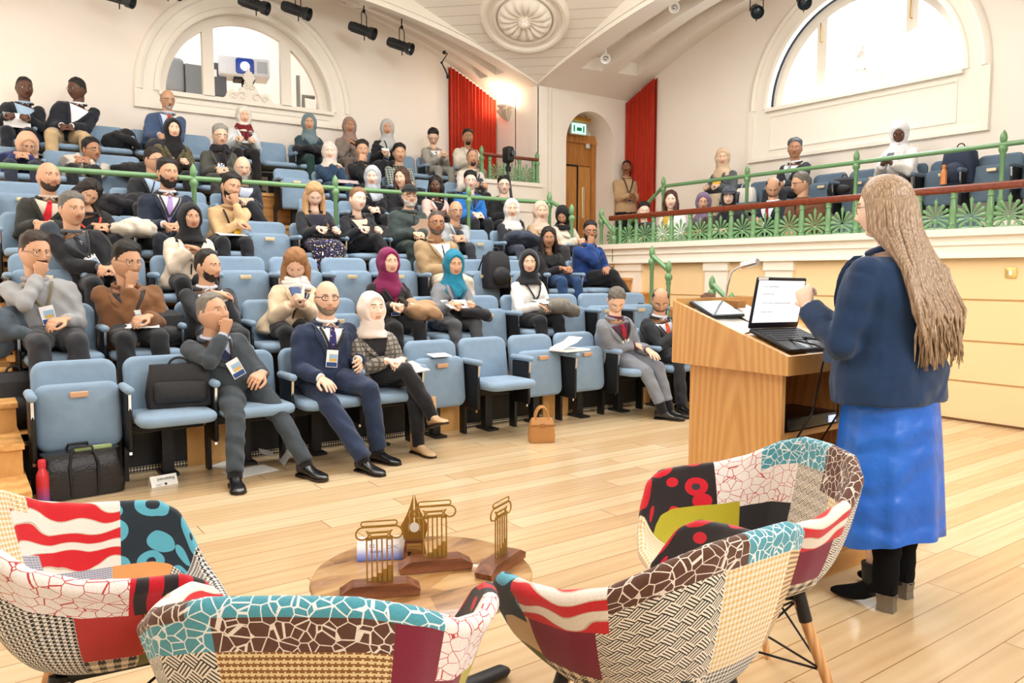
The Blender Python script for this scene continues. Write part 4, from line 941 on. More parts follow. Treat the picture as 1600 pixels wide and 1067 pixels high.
# --- front row
A('the man with fist to his mouth', 'dark grey suited man, grey hair, fist to his mouth, front row', 0, 333, 490, (38, -12), .16, -.10, skin='tan', hair='short', hc='#77726a', recede=.004, top=('suit', '#3c444b'), legs='#3c444b', shirt='#c5cfe6', tie='#26304f', lod=1, fat=1.22, knees=.17, hs=1.08,
  hands={1: ((.08, -.40, .66), 'relax', (-.6, -.6, -.2), (-.6, 0, -1))}, pose='chinlap_r', lanyard='#1b1c22', elb={-1: (-.5, -.6, -1)}, feet={-1: ((-.20, -.70, .085), (0, -1, .5), (-.15, -1, 0)), 1: ((.25, -.74, .085), (.2, -1, .5), (.3, -1, 0))})
A('the man in the blue spotted tie', 'bald man with glasses in a navy suit and spotted tie, legs apart, front row', 0, 511, 466, (12, 0), .18, 0, skin='light', hair='bald', hc='#8b8178', glasses='dark', beard='stubble', bc='#8a7a6c', top=('suit', '#27344f'), shirt='#f2f3f6', tie='#2b2f68', tie2='#d8a3a8', legs='#27344f', lanyard='#15151a', lod=1, fat=1.08, hs=1.08,
  hands={-1: ((-.12, -.46, .60), 'flat', (.15, -1, -.35), (0, .2, -1)), 1: ((.20, -.34, .70), 'relax', (-.2, -1, -.2), (-.8, 0, -.4))}, feet={-1: ((.02, -.82, .085), (-.5, -1, .5), (.25, -1, 0)), 1: ((.22, -.62, .085), (.2, -1, .5), (.4, -1, 0))})
A('the woman in the checked blazer', 'woman in pale hijab and checked blazer with beige ankle boots, legs crossed, front row', 0, 581, 484, (28, -8), .20, -.05, skin='fair', fem=1, hijab='#eadfd8', drape=0, top=('suit', '#9a948a'), pat='check', pat2='#33302d', legs=BK, pose='lap', lod=1, shoes='#c7a47c', cross=-1, shirt='#2a2a2e', sock='#1a1a1e')
A('the man in the light grey suit', 'grey-haired man in light grey suit looking down, hands on knee, front row', 0, 963, 470, (10, 28), .26, -.02, skin='light', hair='short', hc='#6b655e', top=('suit', '#868b95'), legs='#7f848e', shirt='#5a2a44', tie='#9a2330', lod=1, lanyard='#222226', hs=1.0, sock='#15151a',
  hands={-1: ((.05, -.34, .66), 'relax', (.8, -.5, -.1), (0, .2, -1)), 1: ((.10, -.46, .62), 'flat', (-.2, -1, -.4), (0, .2, -1))}, feet={-1: ((.10, -.66, .085), (.1, -1, .5), (.5, -1, 0)), 1: ((.22, -.62, .085), (.2, -1, .5), (.6, -1, 0))})
A('the man in the orange tie', 'balding man in dark suit and orange tie behind the lectern edge', 0, 1032, 469, (5, 25), .24, -.05, skin='tan', hair='thin', hc='#3a332e', beard='stubble', top=('suit', '#303338'), legs='#2b2d32', shirt='#d5dff0', tie='#e0633c', lod=1, pose='phone', fat=1.1, lanyard='#222226', badge=0)
A('the curly-haired person', 'curly brown-haired person mostly hidden behind the lectern top', 0, 1106, 480, (0, 20), .2, 0, skin='fair', hair='full', hc='#5c3b28', top=('sweater', '#3a3f48'))
# --- second row
A('the man in the grey sweater', 'man with glasses in a light grey sweater, hand over his mouth', 1, 55, 394, (25, 8), .18, -.02, skin='tan', hair='short', hc='#33261f', glasses='wire', beard='moustache', top=('sweater', '#9b9da0'), legs='#34363b', pose='chinlap_r', lanyard='#6f6a50', fat=1.15, hs=1.1, elb={-1: (-.7, -.4, -1)})
A('the man in the brown jacket', 'man with glasses in a brown hooded jacket, fist at his chin', 1, 198, 408, (30, 12), .22, .02, skin='tan', hair='full', hc='#15110f', glasses='wire', top=('coat', '#7d5638'), shirt='#1a1a1d', legs='#26282d', pose='chinlap_r', lanyard='#26262a', fat=1.22, hs=1.1)
A('the man in the red tie with folded arms', 'bearded man in dark suit and red tie, arms folded, second row', 1, 325, 417, (45, 0), .18, -.06, skin='olive', hair='short', hc='#1f1a18', recede=.012, beard='stubble', bc='#2c2320', top=('suit', '#3a3d42'), legs='#303338', shirt='#dfe3ee', tie='#b3263a', pose='crossed', hs=1.02)
A('the woman with a blue phone', 'long-haired woman in a beige coat and white scarf looking at a blue phone', 1, 462, 413, (-2, 28), .2, .0, skin='light', hair='long', hc='#9a6f48', fem=1, top=('coat', '#dcc6a8'), shirt='#1e1e22', scarf='#f1efec', legs=BK, pose='phone', hs=1.08, lanyard='#33406a', badge=0)
A('the woman in the maroon hijab', 'woman in maroon hijab and black jacket holding a phone, second row', 1, 607, 411, (22, -4), .2, 0, skin='light', fem=1, hijab='#7c2150', top=('suit', '#232225'), shirt='#c2305c', legs='#1b1b1f', pose='papers', lanyard='#111114', hs=1.04)
A('the woman in the teal hijab', 'woman in teal hijab and grey blazer with papers in her lap', 1, 709, 413, (16, 6), .2, .0, skin='olive', fem=1, hijab='#1f7d9b', top=('suit', '#84888f'), shirt='#1c1d22', legs='#55585d', pose='papers', lanyard='#1c4f6b', badge=0)
A('the woman in the white sweater', 'woman in black hijab and white sweater with black piping, second row', 1, 827, 411, (2, 0), .2, 0, skin='light', fem=1, hijab='#23252a', drape=0, top=('sweater', '#eeece9'), legs=BK, pose='lap', lanyard='#1b1b1f', badge=0)
# --- third row
A('the man in the black jacket and patterned tie', 'grey-haired man in black jacket with blue badge and patterned tie', 2, 113, 328, (25, 2), .18, -.05, skin='tan', hair='short', hc='#65615c', top=('suit', '#1f2024'), legs='#23262c', shirt='#555c63', tie='#2c3038', tie2='#9a9c98', pose='low', lanyard='#303338', hs=1.1)
A('the woman in the cream coat', 'woman in black hijab and cream wool coat, arms folded, third row', 2, 297, 341, (18, 0), .18, 0, skin='tan', fem=1, hijab='#1e1e22', drape=0, top=('coat', '#e6d6c2'), shirt='#232327', legs=BK, pose='crossed', hs=1.02)
A('the man in the tan jacket', 'man with glasses in a tan jacket over white tee, third row', 2, 682, 349, (12, 0), .2, -.02, skin='mid', hair='crop', hc='#4b4540', glasses='dark', beard='stubble', bc='#6b6058', top=('coat', '#a98f6c'), shirt='#f3f2f0', legs='#cfc3b0', pose='low', fat=1.12, lapelw=.04)
A('the woman with gold buttons', 'dark-haired woman in black double-breasted jacket with gold buttons and blue trousers', 2, 857, 372, (5, 5), .2, 0, skin='mid', hair='long', hc='#18110f', fem=1, top=('suit', '#1d1c1f'), shirt='#1d1c1f', legs='#26426b', pose='lap', hs=1.0)
A('the man in the blue velvet jacket', 'bearded man in bright blue velvet jacket, hand at his mouth', 2, 922, 362, (12, 2), .2, 0, skin='mid', hair='short', hc='#16110f', glasses='dark', beard='full', top=('suit', '#1c3a74'), shirt='#1f55a8', tie='#24406a', legs='#1b1b1e', pose='chinlap_r', cross=-1, hs=1.0)
# --- fourth row, in front of the aisle rail
A('the bald man in the red tie', 'bald man in dark suit with beige waistcoat and red tie, legs crossed', 3, 76, 277, (22, -2), .2, -.0, skin='tan', hair='none', hc='#2a2220', beard='stubble', bc='#3a302a', top=('suit', '#30322f'), shirt='#cdbfae', tie='#c4202c', legs='#39424c', pose='low', cross=-1, fat=1.1, hs=1.1)
A('the dozing woman', 'dark-haired woman dozing with her head tilted, black top, fourth row', 3, 137, 302, (12, 24, 28), .28, -.04, skin='tan', hair='long', hc='#1c1512', fem=1, top=('sweater', '#1f1f22'), legs=BK, pose='low', lanyard='#c2402c', badge=0, hs=1.05)
A('the bearded man in the lilac tie', 'black-bearded man in navy suit and lilac tie, hands clasped', 3, 262, 271, (22, 2), .2, 0, skin='tan', hair='full', hc='#1b1512', beard='full', top=('suit', '#202a3a'), shirt='#e9e6ef', tie='#a68cc4', legs='#1f2530', pose='lap', lanyard='#1f2024', badge=0, hs=1.1)
A('the man in the beige sweater', 'young bearded man in beige sweater resting chin on his hand', 3, 361, 293, (25, 6, 8), .26, -.05, skin='tan', hair='full', hc='#15110f', beard='stubble', bc='#15110f', top=('sweater', '#d2b083'), legs='#24262b', pose='chin_l', lanyard='#1a1a1d', hs=1.08)
A('the blonde woman', 'blonde woman in dark blazer and floral dress writing in a folder', 3, 491, 304, (8, 26), .22, 0, skin='fair', hair='long', hc='#c39a6c', fem=1, top=('suit', '#2b2d33'), shirt='#2a2838', legs='#24233a', legpat=('floral', '#ffffff'), skirt=.12, pose='write', hs=1.05)
A('the woman in the black blazer with tied-back hair', 'woman with tied-back hair, black blazer and beige turtleneck holding a tablet', 3, 559, 313, (28, -2, 6), .2, 0, skin='fair', hair='bun', hc='#8b6a4c', fem=1, top=('suit', '#22242a'), shirt='#e0c4ae', legs=BK, pose='papers', cross=-1, hs=1.05)
A('the man in the black cap', 'grey-bearded man in black cap and dark padded jacket, fourth row', 3, 640, 307, (15, 0), .2, 0, skin='light', hair='crop', hc='#3a3632', beard='full', bc='#c9c4bc', glasses='dark', top=('puffer', '#3a4544'), legs='#2f3b36', pose='lap', hs=1.02)
A('the elderly man in the grey jacket', 'elderly bald man with glasses in pale grey jacket over dark sweater', 3, 712, 330, (18, 4), .2, 0, skin='tan', hair='bald', hc='#b5afa6', glasses='dark', beard='moustache', bc='#c9c4bc', top=('coat', '#a9adb0'), shirt='#3a3a40', legs='#33363d', pose='low', hs=1.02)
A('the woman in the white hijab and dark coat', 'woman in white hijab and dark coat with denim on her lap', 3, 800, 328, (4, 0), .2, 0, skin='light', fem=1, hijab='#ddd8d2', top=('suit', '#2c2e34'), shirt='#2c2e34', legs='#454d5c', pose='low', hs=1.05)
A('the woman in the beige hijab and coat', 'woman in beige-pink hijab and tan coat near the rail end', 3, 845, 331, (12, 2), .2, 0, skin='light', fem=1, hijab='#d6bcaa', top=('coat', '#b89c7e'), shirt='#b89c7e', legs='#3b3a3c', pose='low', hs=1.05)
A('the person in the black headscarf', 'person in black headscarf and cream jacket looking down beside the rail end', 3, 879, 336, (-10, 25), .16, 0, skin='tan', fem=1, hijab='#1c1c20', drape=0, top=('coat', '#d3cabb'), shirt='#d3cabb', legs='#2a2b30', pose='low', hs=.98)
# --- fifth row, behind the rail
A('the man in the striped shirt', 'man with glasses and striped shirt partly hidden behind the bearded man', 4, 240, 251, (40, 6), .2, 0, skin='tan', hair='short', hc='#221b18', glasses='dark', top=('coat', '#2a2c31'), shirt='#9fb2cc', legs='#2a2c31', pose='low')
A('the grey-bearded man', 'bald grey-bearded man with glasses in dark suit, hands raised', 4, 379, 262, (12, 14), .26, -.02, skin='light', hair='bald', hc='#a8a29a', beard='full', bc='#b9b3aa', glasses='wire', top=('suit', '#2c3038'), legs='#24272d', pose='lap', shirt='#b9c4d8', cross=-1)
A('the woman in the pale grey hijab', 'woman in pale blue-grey draped hijab and black coat behind the rail', 4, 582, 277, (-5, 4), .2, 0, skin='fair', fem=1, hijab='#b5bcc6', top=('coat', '#222328'), shirt='#222328', legs=BK, pose='low', hs=1.1)
A('the woman with wavy brown hair', 'woman with wavy brown hair turned to the left, dark jacket', 4, 628, 279, (-25, 2), .2, 0, skin='light', hair='long', hc='#4a3022', fem=1, top=('coat', '#222328'), shirt='#4a5068', legs=BK, pose='low', hs=1.08)
A('the woman in the pink blazer', 'dark-skinned woman with straight black hair in pale pink blazer and dotted top', 4, 681, 291, (-5, 4), .2, 0, skin='dark', hair='long', hc='#0f0c0b', fem=1, top=('suit', '#dfbfb4'), shirt='#1c1c22', legs='#2c2c33', pose='low')
A('the man in the bright blue jacket', 'black-haired man with glasses in a bright blue anorak', 4, 735, 283, (4, 6), .2, 0, skin='fair', hair='full', hc='#12100f', glasses='wire', top=('coat', '#2b78c8'), shirt='#3a4868', legs='#23262c', pose='low')
A('the man in the black fleece', 'man with black glasses in black fleece at the end of his row', 4, 787, 290, (8, 2), .2, 0, skin='fair', hair='short', hc='#12100f', glasses='dark', top=('coat', '#1e1e21'), shirt='#50505a', legs='#23262c', pose='low')
# --- sixth row
A('the woman in the peach hijab', 'woman in peach hijab and shiny blue jacket looking down', 5, 43, 227, (8, 18), .2, 0, skin='tan', fem=1, hijab='#d9ab8c', top=('coat', '#273463'), shirt='#273463', glasses='wire', legs='#2a3040', pose='low', hs=1.1)
A('the young man in the pale hooded jacket', 'young man with glasses in a pale hooded jacket, sixth row', 5, 143, 235, (35, 0), .2, 0, skin='mid', hair='full', hc='#14100f', glasses='dark', top=('coat', '#c9c3b8'), shirt='#e6e2da', legs='#1f2024', pose='low')
A('the woman in the black hijab', 'woman in black hijab and dark patterned jacket with papers', 5, 270, 203, (12, -2), .2, 0, skin='light', fem=1, hijab='#1a1a1d', top=('coat', '#2d2c26'), pat='tweed', pat2='#8a7c54', shirt='#1a1a1d', legs='#1c1c20', pose='papers')
A('the man in dark glasses', 'grey-haired man in dark glasses and grey-green suit with black scarf', 5, 344, 213, (15, 6), .2, 0, skin='light', hair='full', hc='#8f8c86', glasses='dark', top=('suit', '#4e4f48'), shirt='#1f1f22', scarf='#232024', legs='#3a3a36', pose='low', lanyard='#1f1f22', hs=1.08)
A('the woman in the blue velvet jacket', 'woman in off-white hijab and dark blue velvet jacket, arms folded', 5, 515, 238, (2, 0), .2, 0, skin='fair', fem=1, hijab='#d9cdc4', drape=0, top=('coat', '#26405a'), shirt='#d9cdc4', legs='#26405a', pose='crossed')
A('the man in black with chin on hand', 'dark-haired man in black jacket with his hand at his chin', 5, 566, 235, (5, 4), .22, 0, skin='tan', hair='full', hc='#1d1714', top=('suit', '#1c1d20'), shirt='#1c1d20', legs='#1c1d20', pose='chinlap_r', hs=1.05)
A('the man in the green checked shirt', 'black-haired man in dark green checked shirt, sixth row', 5, 624, 240, (10, 4), .2, 0, skin='tan', hair='full', hc='#14100f', top=('sweater', '#35443f'), pat='check', pat2='#b9bfb4', legs='#26282d', pose='low')
A('the man in the cream knit', 'bald man with glasses in a cream knitted jumper, sixth row', 5, 738, 247, (12, -2), .2, 0, skin='tan', hair='crop', hc='#3a322c', recede=.02, glasses='wire', beard='goatee', top=('sweater', '#d4cdc0'), legs='#2a2b2f', pose='papers', lanyard='#18181b', badge=0, hs=1.05)
# --- top row
A('the man reading a white paper', 'dark-skinned man in black suit reading a white paper, top row', 6, 38, 138, (15, 8), .2, 0, skin='dark', hair='crop', hc='#15110f', glasses='wire', top=('suit', '#1f2229'), shirt='#a9c4dd', legs='#1c2028', pose='papers', fat=1.1, hs=1.05)
A('the man in tan trousers', 'man in navy jacket and tan trousers turned left against the wall', 6, 120, 140, (-50, 6), .2, .08, skin='dark', hair='short', hc='#120f0e', glasses='wire', top=('suit', '#22262f'), shirt='#f0f1f4', legs='#c0a67e', pose='low', fat=1.25, knees=.17, hs=1.05)
A('the man in the blue suit', 'bald grey-haired man with glasses in mid-blue suit and red tie', 6, 262, 156, (18, 12), .2, 0, skin='tan', hair='bald', hc='#8f8a84', glasses='dark', beard='goatee', bc='#b9b3aa', top=('suit', '#46597a'), shirt='#c9d6ec', tie='#c8402c', legs='#33353b', pose='low', hs=1.05)
A('the woman in the red scarf', 'woman in white jacket with dark red scarf and badge, top row', 6, 381, 182, (8, 2), .2, 0, skin='light', fem=1, hijab='#e2ddd2', drape=0, scarf='#7d1f26', top=('coat', '#d9d9d9'), shirt='#7d1f26', legs='#1e1c1c', pose='papers', lanyard='#222226')
A('the woman in the patterned hijab', 'woman in grey-teal patterned hijab and dark teal top, hands clasped', 6, 483, 193, (2, 2), .2, 0, skin='tan', fem=1, hijab='#6f8288', top=('coat', '#2f4048'), shirt='#2f4048', legs='#23403c', pose='lap', hs=1.08)
A('the woman in the mauve hijab', 'woman in mauve-brown hijab and grey-brown coat, arms folded', 6, 546, 198, (6, 2), .2, 0, skin='mid', fem=1, hijab='#957b70', drape=0, top=('coat', '#84766c'), shirt='#957b70', legs='#6f6258', pose='crossed', hs=1.05)
A('the woman in the long grey hijab', 'woman in long pale grey hijab and black top with badge', 6, 605, 201, (2, 2), .2, 0, skin='tan', fem=1, hijab='#b9b9b8', top=('sweater', '#1d1e22'), legs='#24252a', pose='papers', lanyard='#1d1e22', hs=1.08)
A('the woman in the grey coat', 'dark-haired woman in long grey coat looking down at a phone', 6, 677, 214, (0, 24), .22, 0, skin='light', hair='bun', hc='#14100f', fem=1, glasses='dark', top=('coat', '#a09c93'), shirt='#f0f0f0', legs='#8f8c84', pose='phone')
A('the man in the white hooded coat', 'moustached man in white hooded coat before the red curtain', 6, 731, 215, (8, 2), .2, 0, skin='mid', hair='short', hc='#1c1714', beard='goatee', top=('coat', '#ded5c6'), shirt='#ece6dc', legs='#cfc6b6', pose='papers')
# --- gallery, front bench then upper bench
A('the woman with the dark bob', 'woman with dark bobbed hair at the end of the gallery front row', 10, 1006, 330, (10, 10), .22, 0, skin='fair', hair='bun', hc='#191412', fem=1, top=('sweater', '#3b3d42'), legs=BK, pose='low')
A('the woman in the white jacket', 'woman with long brown hair in white jacket on the gallery', 10, 1048, 313, (0, 2), .2, 0, skin='fair', hair='long', hc='#4a2a22', fem=1, top=('suit', '#efece8'), shirt='#d8b24a', legs=BK, pose='low', hs=1.08)
A('the woman in the purple hijab', 'woman with glasses in dusty purple hijab on the gallery', 10, 1099, 317, (-2, 4), .2, 0, skin='tan', fem=1, hijab='#75607c', glasses='wire', top=('coat', '#4a3a36'), shirt='#4a3a36', legs=BK, pose='papers', hs=1.08)
A('the woman in the grey cap', 'woman with grey baseball cap over black hijab on the gallery', 10, 1139, 308, (-5, 2), .2, 0, skin='fair', fem=1, hijab='#1e1e22', glasses='wire', top=('coat', '#242428'), shirt='#242428', legs=BK, pose='papers', hs=1.08)
A('the bearded man looking down', 'bearded man in dark suit and red tie looking down, gallery front row', 10, 1208, 293, (0, 26), .24, 0, skin='tan', hair='thin', hc='#2a2320', beard='stubble', bc='#2a2320', top=('suit', '#242a36'), shirt='#dfe3ee', tie='#8f1f28', legs=BK, pose='phone', hs=1.08)
A('the man in the brown quilted jacket', 'man with glasses in brown jacket turned left, gallery front row', 10, 1251, 287, (-62, 10), .22, 0, skin='tan', hair='short', hc='#6c665f', glasses='dark', top=('puffer', '#6a4630'), legs=BK, pose='low', hs=1.08)
A('the woman in the beige hijab', 'woman in beige hijab and grey blazer holding a yellow card', 11, 1129, 247, (-2, 4), .22, 0, skin='light', fem=1, hijab='#cfb395', top=('suit', '#55595d'), shirt='#1f2024', legs='#b8a68c', pose='papers', hs=1.1)
A('the grey-haired man in the suit', 'grey-haired man in dark suit and grey tie on the upper gallery', 11, 1242, 233, (-5, 0), .2, 0, skin='mid', hair='full', hc='#55565a', top=('suit', '#33373d'), shirt='#e8ebf0', tie='#9a9ea4', legs='#2a2b30', pose='low', hs=1.1)
A('the woman in the white hijab', 'dark-skinned woman in white hijab and white coat reading a phone', 11, 1405, 207, (-4, 22), .22, 0, skin='dark', fem=1, hijab='#e9e9ec', top=('coat', '#eeecea'), shirt='#eeecea', legs='#1f1f22', pose='phone', hs=1.1)
# --- standing man by the door
P = onY(979, 262, YP-.20); r = person('man standing with folded arms in a tan sweater beside the right red curtain', (0, 0, P.z-1.45), (P.x, P.y, 1.45), R(-25), facing(P, -4, 4, 0, R(-25)), skin='brown', hair='crop', hc='#14100f', beard='moustache', top=('sweater', '#c2a27c'), legs='#1b1c20', stand=1, hip=(0, .02, .93), hs=1.0, lanyard='#18181b',
  hands={-1: ((-.01, -.25, 1.20), 'relax', (1, .4, -.05), (0, .8, -.5)), 1: ((.01, -.22, 1.17), 'relax', (-1, .45, .05), (0, .8, -.5))}, shirt='#f2f2f2')
# caps
def cap(short, col, hidx=0):
    t = SH[short][0]; hd = [c for c in t.children if c.name.startswith('eyebrows')][0]
def add_cap(short, col, px, py, row, off, look):
    t, root, rz = SH[short]
    P = onY(px, py, YB[row]-off) if row < 10 else onX(px, py, (8.45, 9.40)[row-10]-off)
    T = Matrix.Rotation(-rz, 3, 'Z') @ (P-root); hm = facing(P, look[0], look[1], 0, rz); HM = Matrix.Translation(T) @ hm @ Matrix.Scale(1.05, 4)
    h = Head(48, 36); zc = .042-.1*h.y*0
    b = h.shell(-.008+.030*sstep((h.z-zc)/.012+.2)); b.rings([[V((.072*math.sin(a)*s1, -.075-.055*math.cos(a)*s1 - .0, .052-.012*s1+dz)) for a in [R(-90+180*j/12) for j in range(13)]] for s1, dz in ((.75, .0), (1.08, -.004))], False, False)
    b.rings([[V((.074*math.sin(a)*s1, -.070-.075*math.cos(a)*s1*k_, .055-.016*k_+dz)) for s1, k_ in ((1, .2), (1.02, .6), (1.0, 1.0))] for dz in (0,) for a in [R(-90+180*j/12) for j in range(13)]], False, False)
    obj('cap', b.tr(HM), cloth(col, .2), t, True, auto=180)
add_cap('the man in the black cap', '#26282c', 640, 307, 3, .2, (15, 0)); add_cap('the woman in the grey cap', '#4a505c', 1139, 308, 10, .2, (-5, 2))
# ================================================================== SEATS IN ROWS
def nearest(row, k):
    d = TAKEN.get(row, {}); 
    if not d: return None
    j = min(d, key=lambda q: (abs(q-k), q)); return j, d[j]
ROWN = ['front', 'second', 'third', 'fourth', 'fifth', 'sixth', 'top']
UPS = {0: {0, 5, 7, 9}, 1: None}
def steps_word(n): return {1: 'next to', 2: 'two along from', 3: 'three along from', 4: 'four along from', 5: 'five along from', 6: 'six along from'}.get(n, 'far along from')
for row in range(7):
    last = 11 if row else 11
    for k in range(0, 12):
        if row == 0 and k > 11: continue
        if row in (4, 5) and 5 <= k <= 5: continue
        x = GX0+SW*(k+.5); who = TAKEN.get(row, {}).get(k); up = (not who) and (row not in (6,)) and not (row == 0 and k in (1, 6))
        if who: lab = 'blue folding seat occupied by '+who
        else:
            nb = nearest(row, k)
            if nb[1] and abs(nb[0]-k) <= 9: lab = '%s %s seat, %s %s' % ('empty upturned blue' if up else 'empty lowered blue', '', steps_word(abs(nb[0]-k)), nb[1]); lab = ' '.join(lab.split()).replace(' seat, ', ' seat '+('to the right, ' if k > nb[0] else 'to the left, '))
        lab = lab.replace('occupied by', 'under')
        if len(lab.split()) > 15: lab = lab.replace('seat to the right, ', 'seat right, ').replace('seat to the left, ', 'seat left, ')
        if len(lab.split()) > 15: lab = lab.replace('along from ', 'past ')
        seat((up, k == 11, True, row == 0), (x, YB[row], FL[row]), 0, lab, 'blue theatre seats, %s row' % ROWN[row])
for row, (xb, z) in ((10, (8.45, 1.15)), (11, (9.40, 1.85))):
    for k in range(0, 12 if row == 11 else 9):
        y = 8.0-k*SW; who = TAKEN.get(row, {}).get(k); up = (not who) and (k % 4 != 2)
        if row == 11 and k < 1: continue
        nb = nearest(row, k); lab = 'gallery seat under '+who if who else 'empty gallery seat %s, %s %s' % ('nearer the camera' if k > nb[0] else 'nearer the door', steps_word(abs(nb[0]-k)), nb[1])
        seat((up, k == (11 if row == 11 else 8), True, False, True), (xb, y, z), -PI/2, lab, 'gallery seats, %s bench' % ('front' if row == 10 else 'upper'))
# ================================================================== PROPS
def ld(lat, d): return V((d*math.sin(HEAD)+lat*math.cos(HEAD), d*math.cos(HEAD)-lat*math.sin(HEAD), 0))
def frame(loc, rz=0): return Matrix.Translation(V(loc)) @ Matrix.Rotation(rz, 4, 'Z')
M_paper = plain('#f3f3f1', .6, 0, .02); M_leather = plain('#1b1b1e', .45, 0, .1, 30, .15); M_tan = plain('#b9854f', .42, 0, .08, 14, .1)
def text(name, s, size, M, mat, parent, ext=.0006, align='LEFT'):
    c = bpy.data.curves.new(name, 'FONT'); c.body = s; c.size = size; c.extrude = ext; c.align_x = align; c.materials.append(mat)
    o = bpy.data.objects.new(name, c); TS.collection.objects.link(o)
    with bpy.context.temp_override(scene=TS, view_layer=TS.view_layers[0]): dg = bpy.context.evaluated_depsgraph_get()
    dg.update(); me = bpy.data.meshes.new_from_object(o.evaluated_get(dg)); bpy.data.objects.remove(o)
    me.transform((wm(parent).inverted() @ M) if parent else M); me.materials.clear(); me.materials.append(mat); o = bpy.data.objects.new(name, me); COL.objects.link(o); o.parent = parent; return o
# ---- lectern
LX0, LX1, LY0, LY1 = 2.74, 3.46, 1.90, 2.53
M_lec = wood('#bf8748', '#d6a668', (8, 8, .9), .38, 1.6); M_lech = wood('#b47a3e', '#d8a560', (.9, 8, 8), .38, 1.6)
t = thing('lectern', 'oak lectern with sloping top, laptop and gooseneck lamp beside the speaker', 'lectern', (3.1, 2.2, 0))
b = MB()
def slab(x0, x1, pts): # polygon in YZ extruded in X
    b.rings([[V((x, y, z)) for y, z in pts] for x in (x0, x1)])
zt = lambda y: .985+(y-LY0)*.335
for x0, x1 in ((LX0, LX0+.025), (LX1-.025, LX1)): slab(x0, x1, [(LY0, .905), (LY1, .905), (LY1, zt(LY1)), (LY0, zt(LY0))])
b.box(LX0+.025, LX1-.025, LY0, LY0+.025, .905, .985); b.box(LX0+.025, LX1-.025, LY1-.025, LY1, .905, zt(LY1)+.01)
b.box(LX0+.02, LX1-.02, LY0+.02, LY1-.02, .905, .925)
obj('top_box', b, M_lec, t, False, True)
b = MB(); slab(LX0+.025, LX1-.025, [(LY0+.025, .955), (LY1-.025, zt(LY1)-.04), (LY1-.025, zt(LY1)-.06), (LY0+.025, .935)]); obj('writing_surface', b, M_lech, t, False, True)
b = MB(); b.box(LX0+.05, LX0+.075, LY0+.06, LY1-.07, .09, .905); obj('side_panel', b, M_lec, t, False, True)
b = MB(); b.box(LX1-.075, LX1-.05, LY0+.06, LY1-.07, .09, .905); obj('side_panel', b, M_lec, t, False, True)
b = MB(); b.box(LX0+.075, LX1-.075, LY1-.10, LY1-.075, .09, .905); obj('front_panel', b, M_lec, t, False, True)
b = MB(); b.box(LX0+.075, LX1-.075, LY0+.07, LY1-.1, .62, .645); obj('shelf', b, M_lech, t, False, True); b = MB(); b.box(LX0+.075, LX1-.075, LY0+.07, LY1-.1, .30, .325); obj('shelf', b, M_lech, t, False, True)
b = MB(); b.box(LX0-.03, LX1+.03, LY0-.02, LY1+.02, 0, .09); obj('plinth', b, M_lech, t, False, True)
def topz(y): return .955+(y-LY0-.025)*((zt(LY1)-.04-.955)/(LY1-LY0-.05))
SL = math.atan((topz(2.4)-topz(2.0))/.4)
def onTop(x, y, dz=0, rz=0): return Matrix.Translation((x, y, topz(y)+dz+.0015)) @ Matrix.Rotation(SL, 4, 'X') @ Matrix.Rotation(rz, 4, 'Z')
t2 = thing('media_box', 'flat black media box with a small display on the lectern shelf', 'electronics', (3.1, 2.15, .645))
b = MB(); b.rbox(-.19, .19, -.13, .12, 0, .055, .01, axis='z'); obj('case', b, plain('#17171a', .35), t2); b = MB(); b.box(.10, .15, -.137, -.13, .012, .042); obj('display', b, emit('#cfdcff', .8), t2, False); t2.location = (3.05, 2.10, .648)
for i, (a_, c_) in enumerate((((2.97, 1.93, 1.02), (2.86, 1.86, .75)), ((3.08, 1.93, 1.03), (3.06, 1.87, .72)))):
    b = MB(); A0, C0 = V(a_), V(c_); b.tube([V((a_[0]+.02, 2.1, topz(2.1)+.02)), A0, A0+V((0, -.05, -.02)), C0, C0+V((.02, .08, -.12)), V((c_[0], 2.02, .40))], .0045, 8)
    tag(obj('cable', b, M_black, None), ('black cable looping over the lectern edge, nearer its left side', 'black cable hanging over the middle of the lectern edge')[i], 'cable', 'lectern cables')
# papers on lectern
def sheet(label, M, w=.21, h=.297, mat=None, group=None, cat='paper', name='paper_sheet', th=.003, curl=0):
    b = MB(); N = 6; b.rings([[V((x, -h/2+h*j/N, (0 if not top else th)+curl*((j/N-.5)**2))) for top, xs in ((0, (-w/2, w/2)), (1, (w/2, -w/2))) for x in xs] for j in range(N+1)])
    o = obj(name, b.tr(M), mat or M_paper, None, False); return tag(o, label, cat, group)
sheet('white paper sheet on the lectern left of the laptop', onTop(2.90, 2.36, .001, .2)); sheet('white paper sheet behind the laptop on the lectern', onTop(3.14, 2.40, .005, -.1)); sheet('white notes sticking out under the laptop keyboard', onTop(3.14, 2.03, .001, -.08), .30, .2)
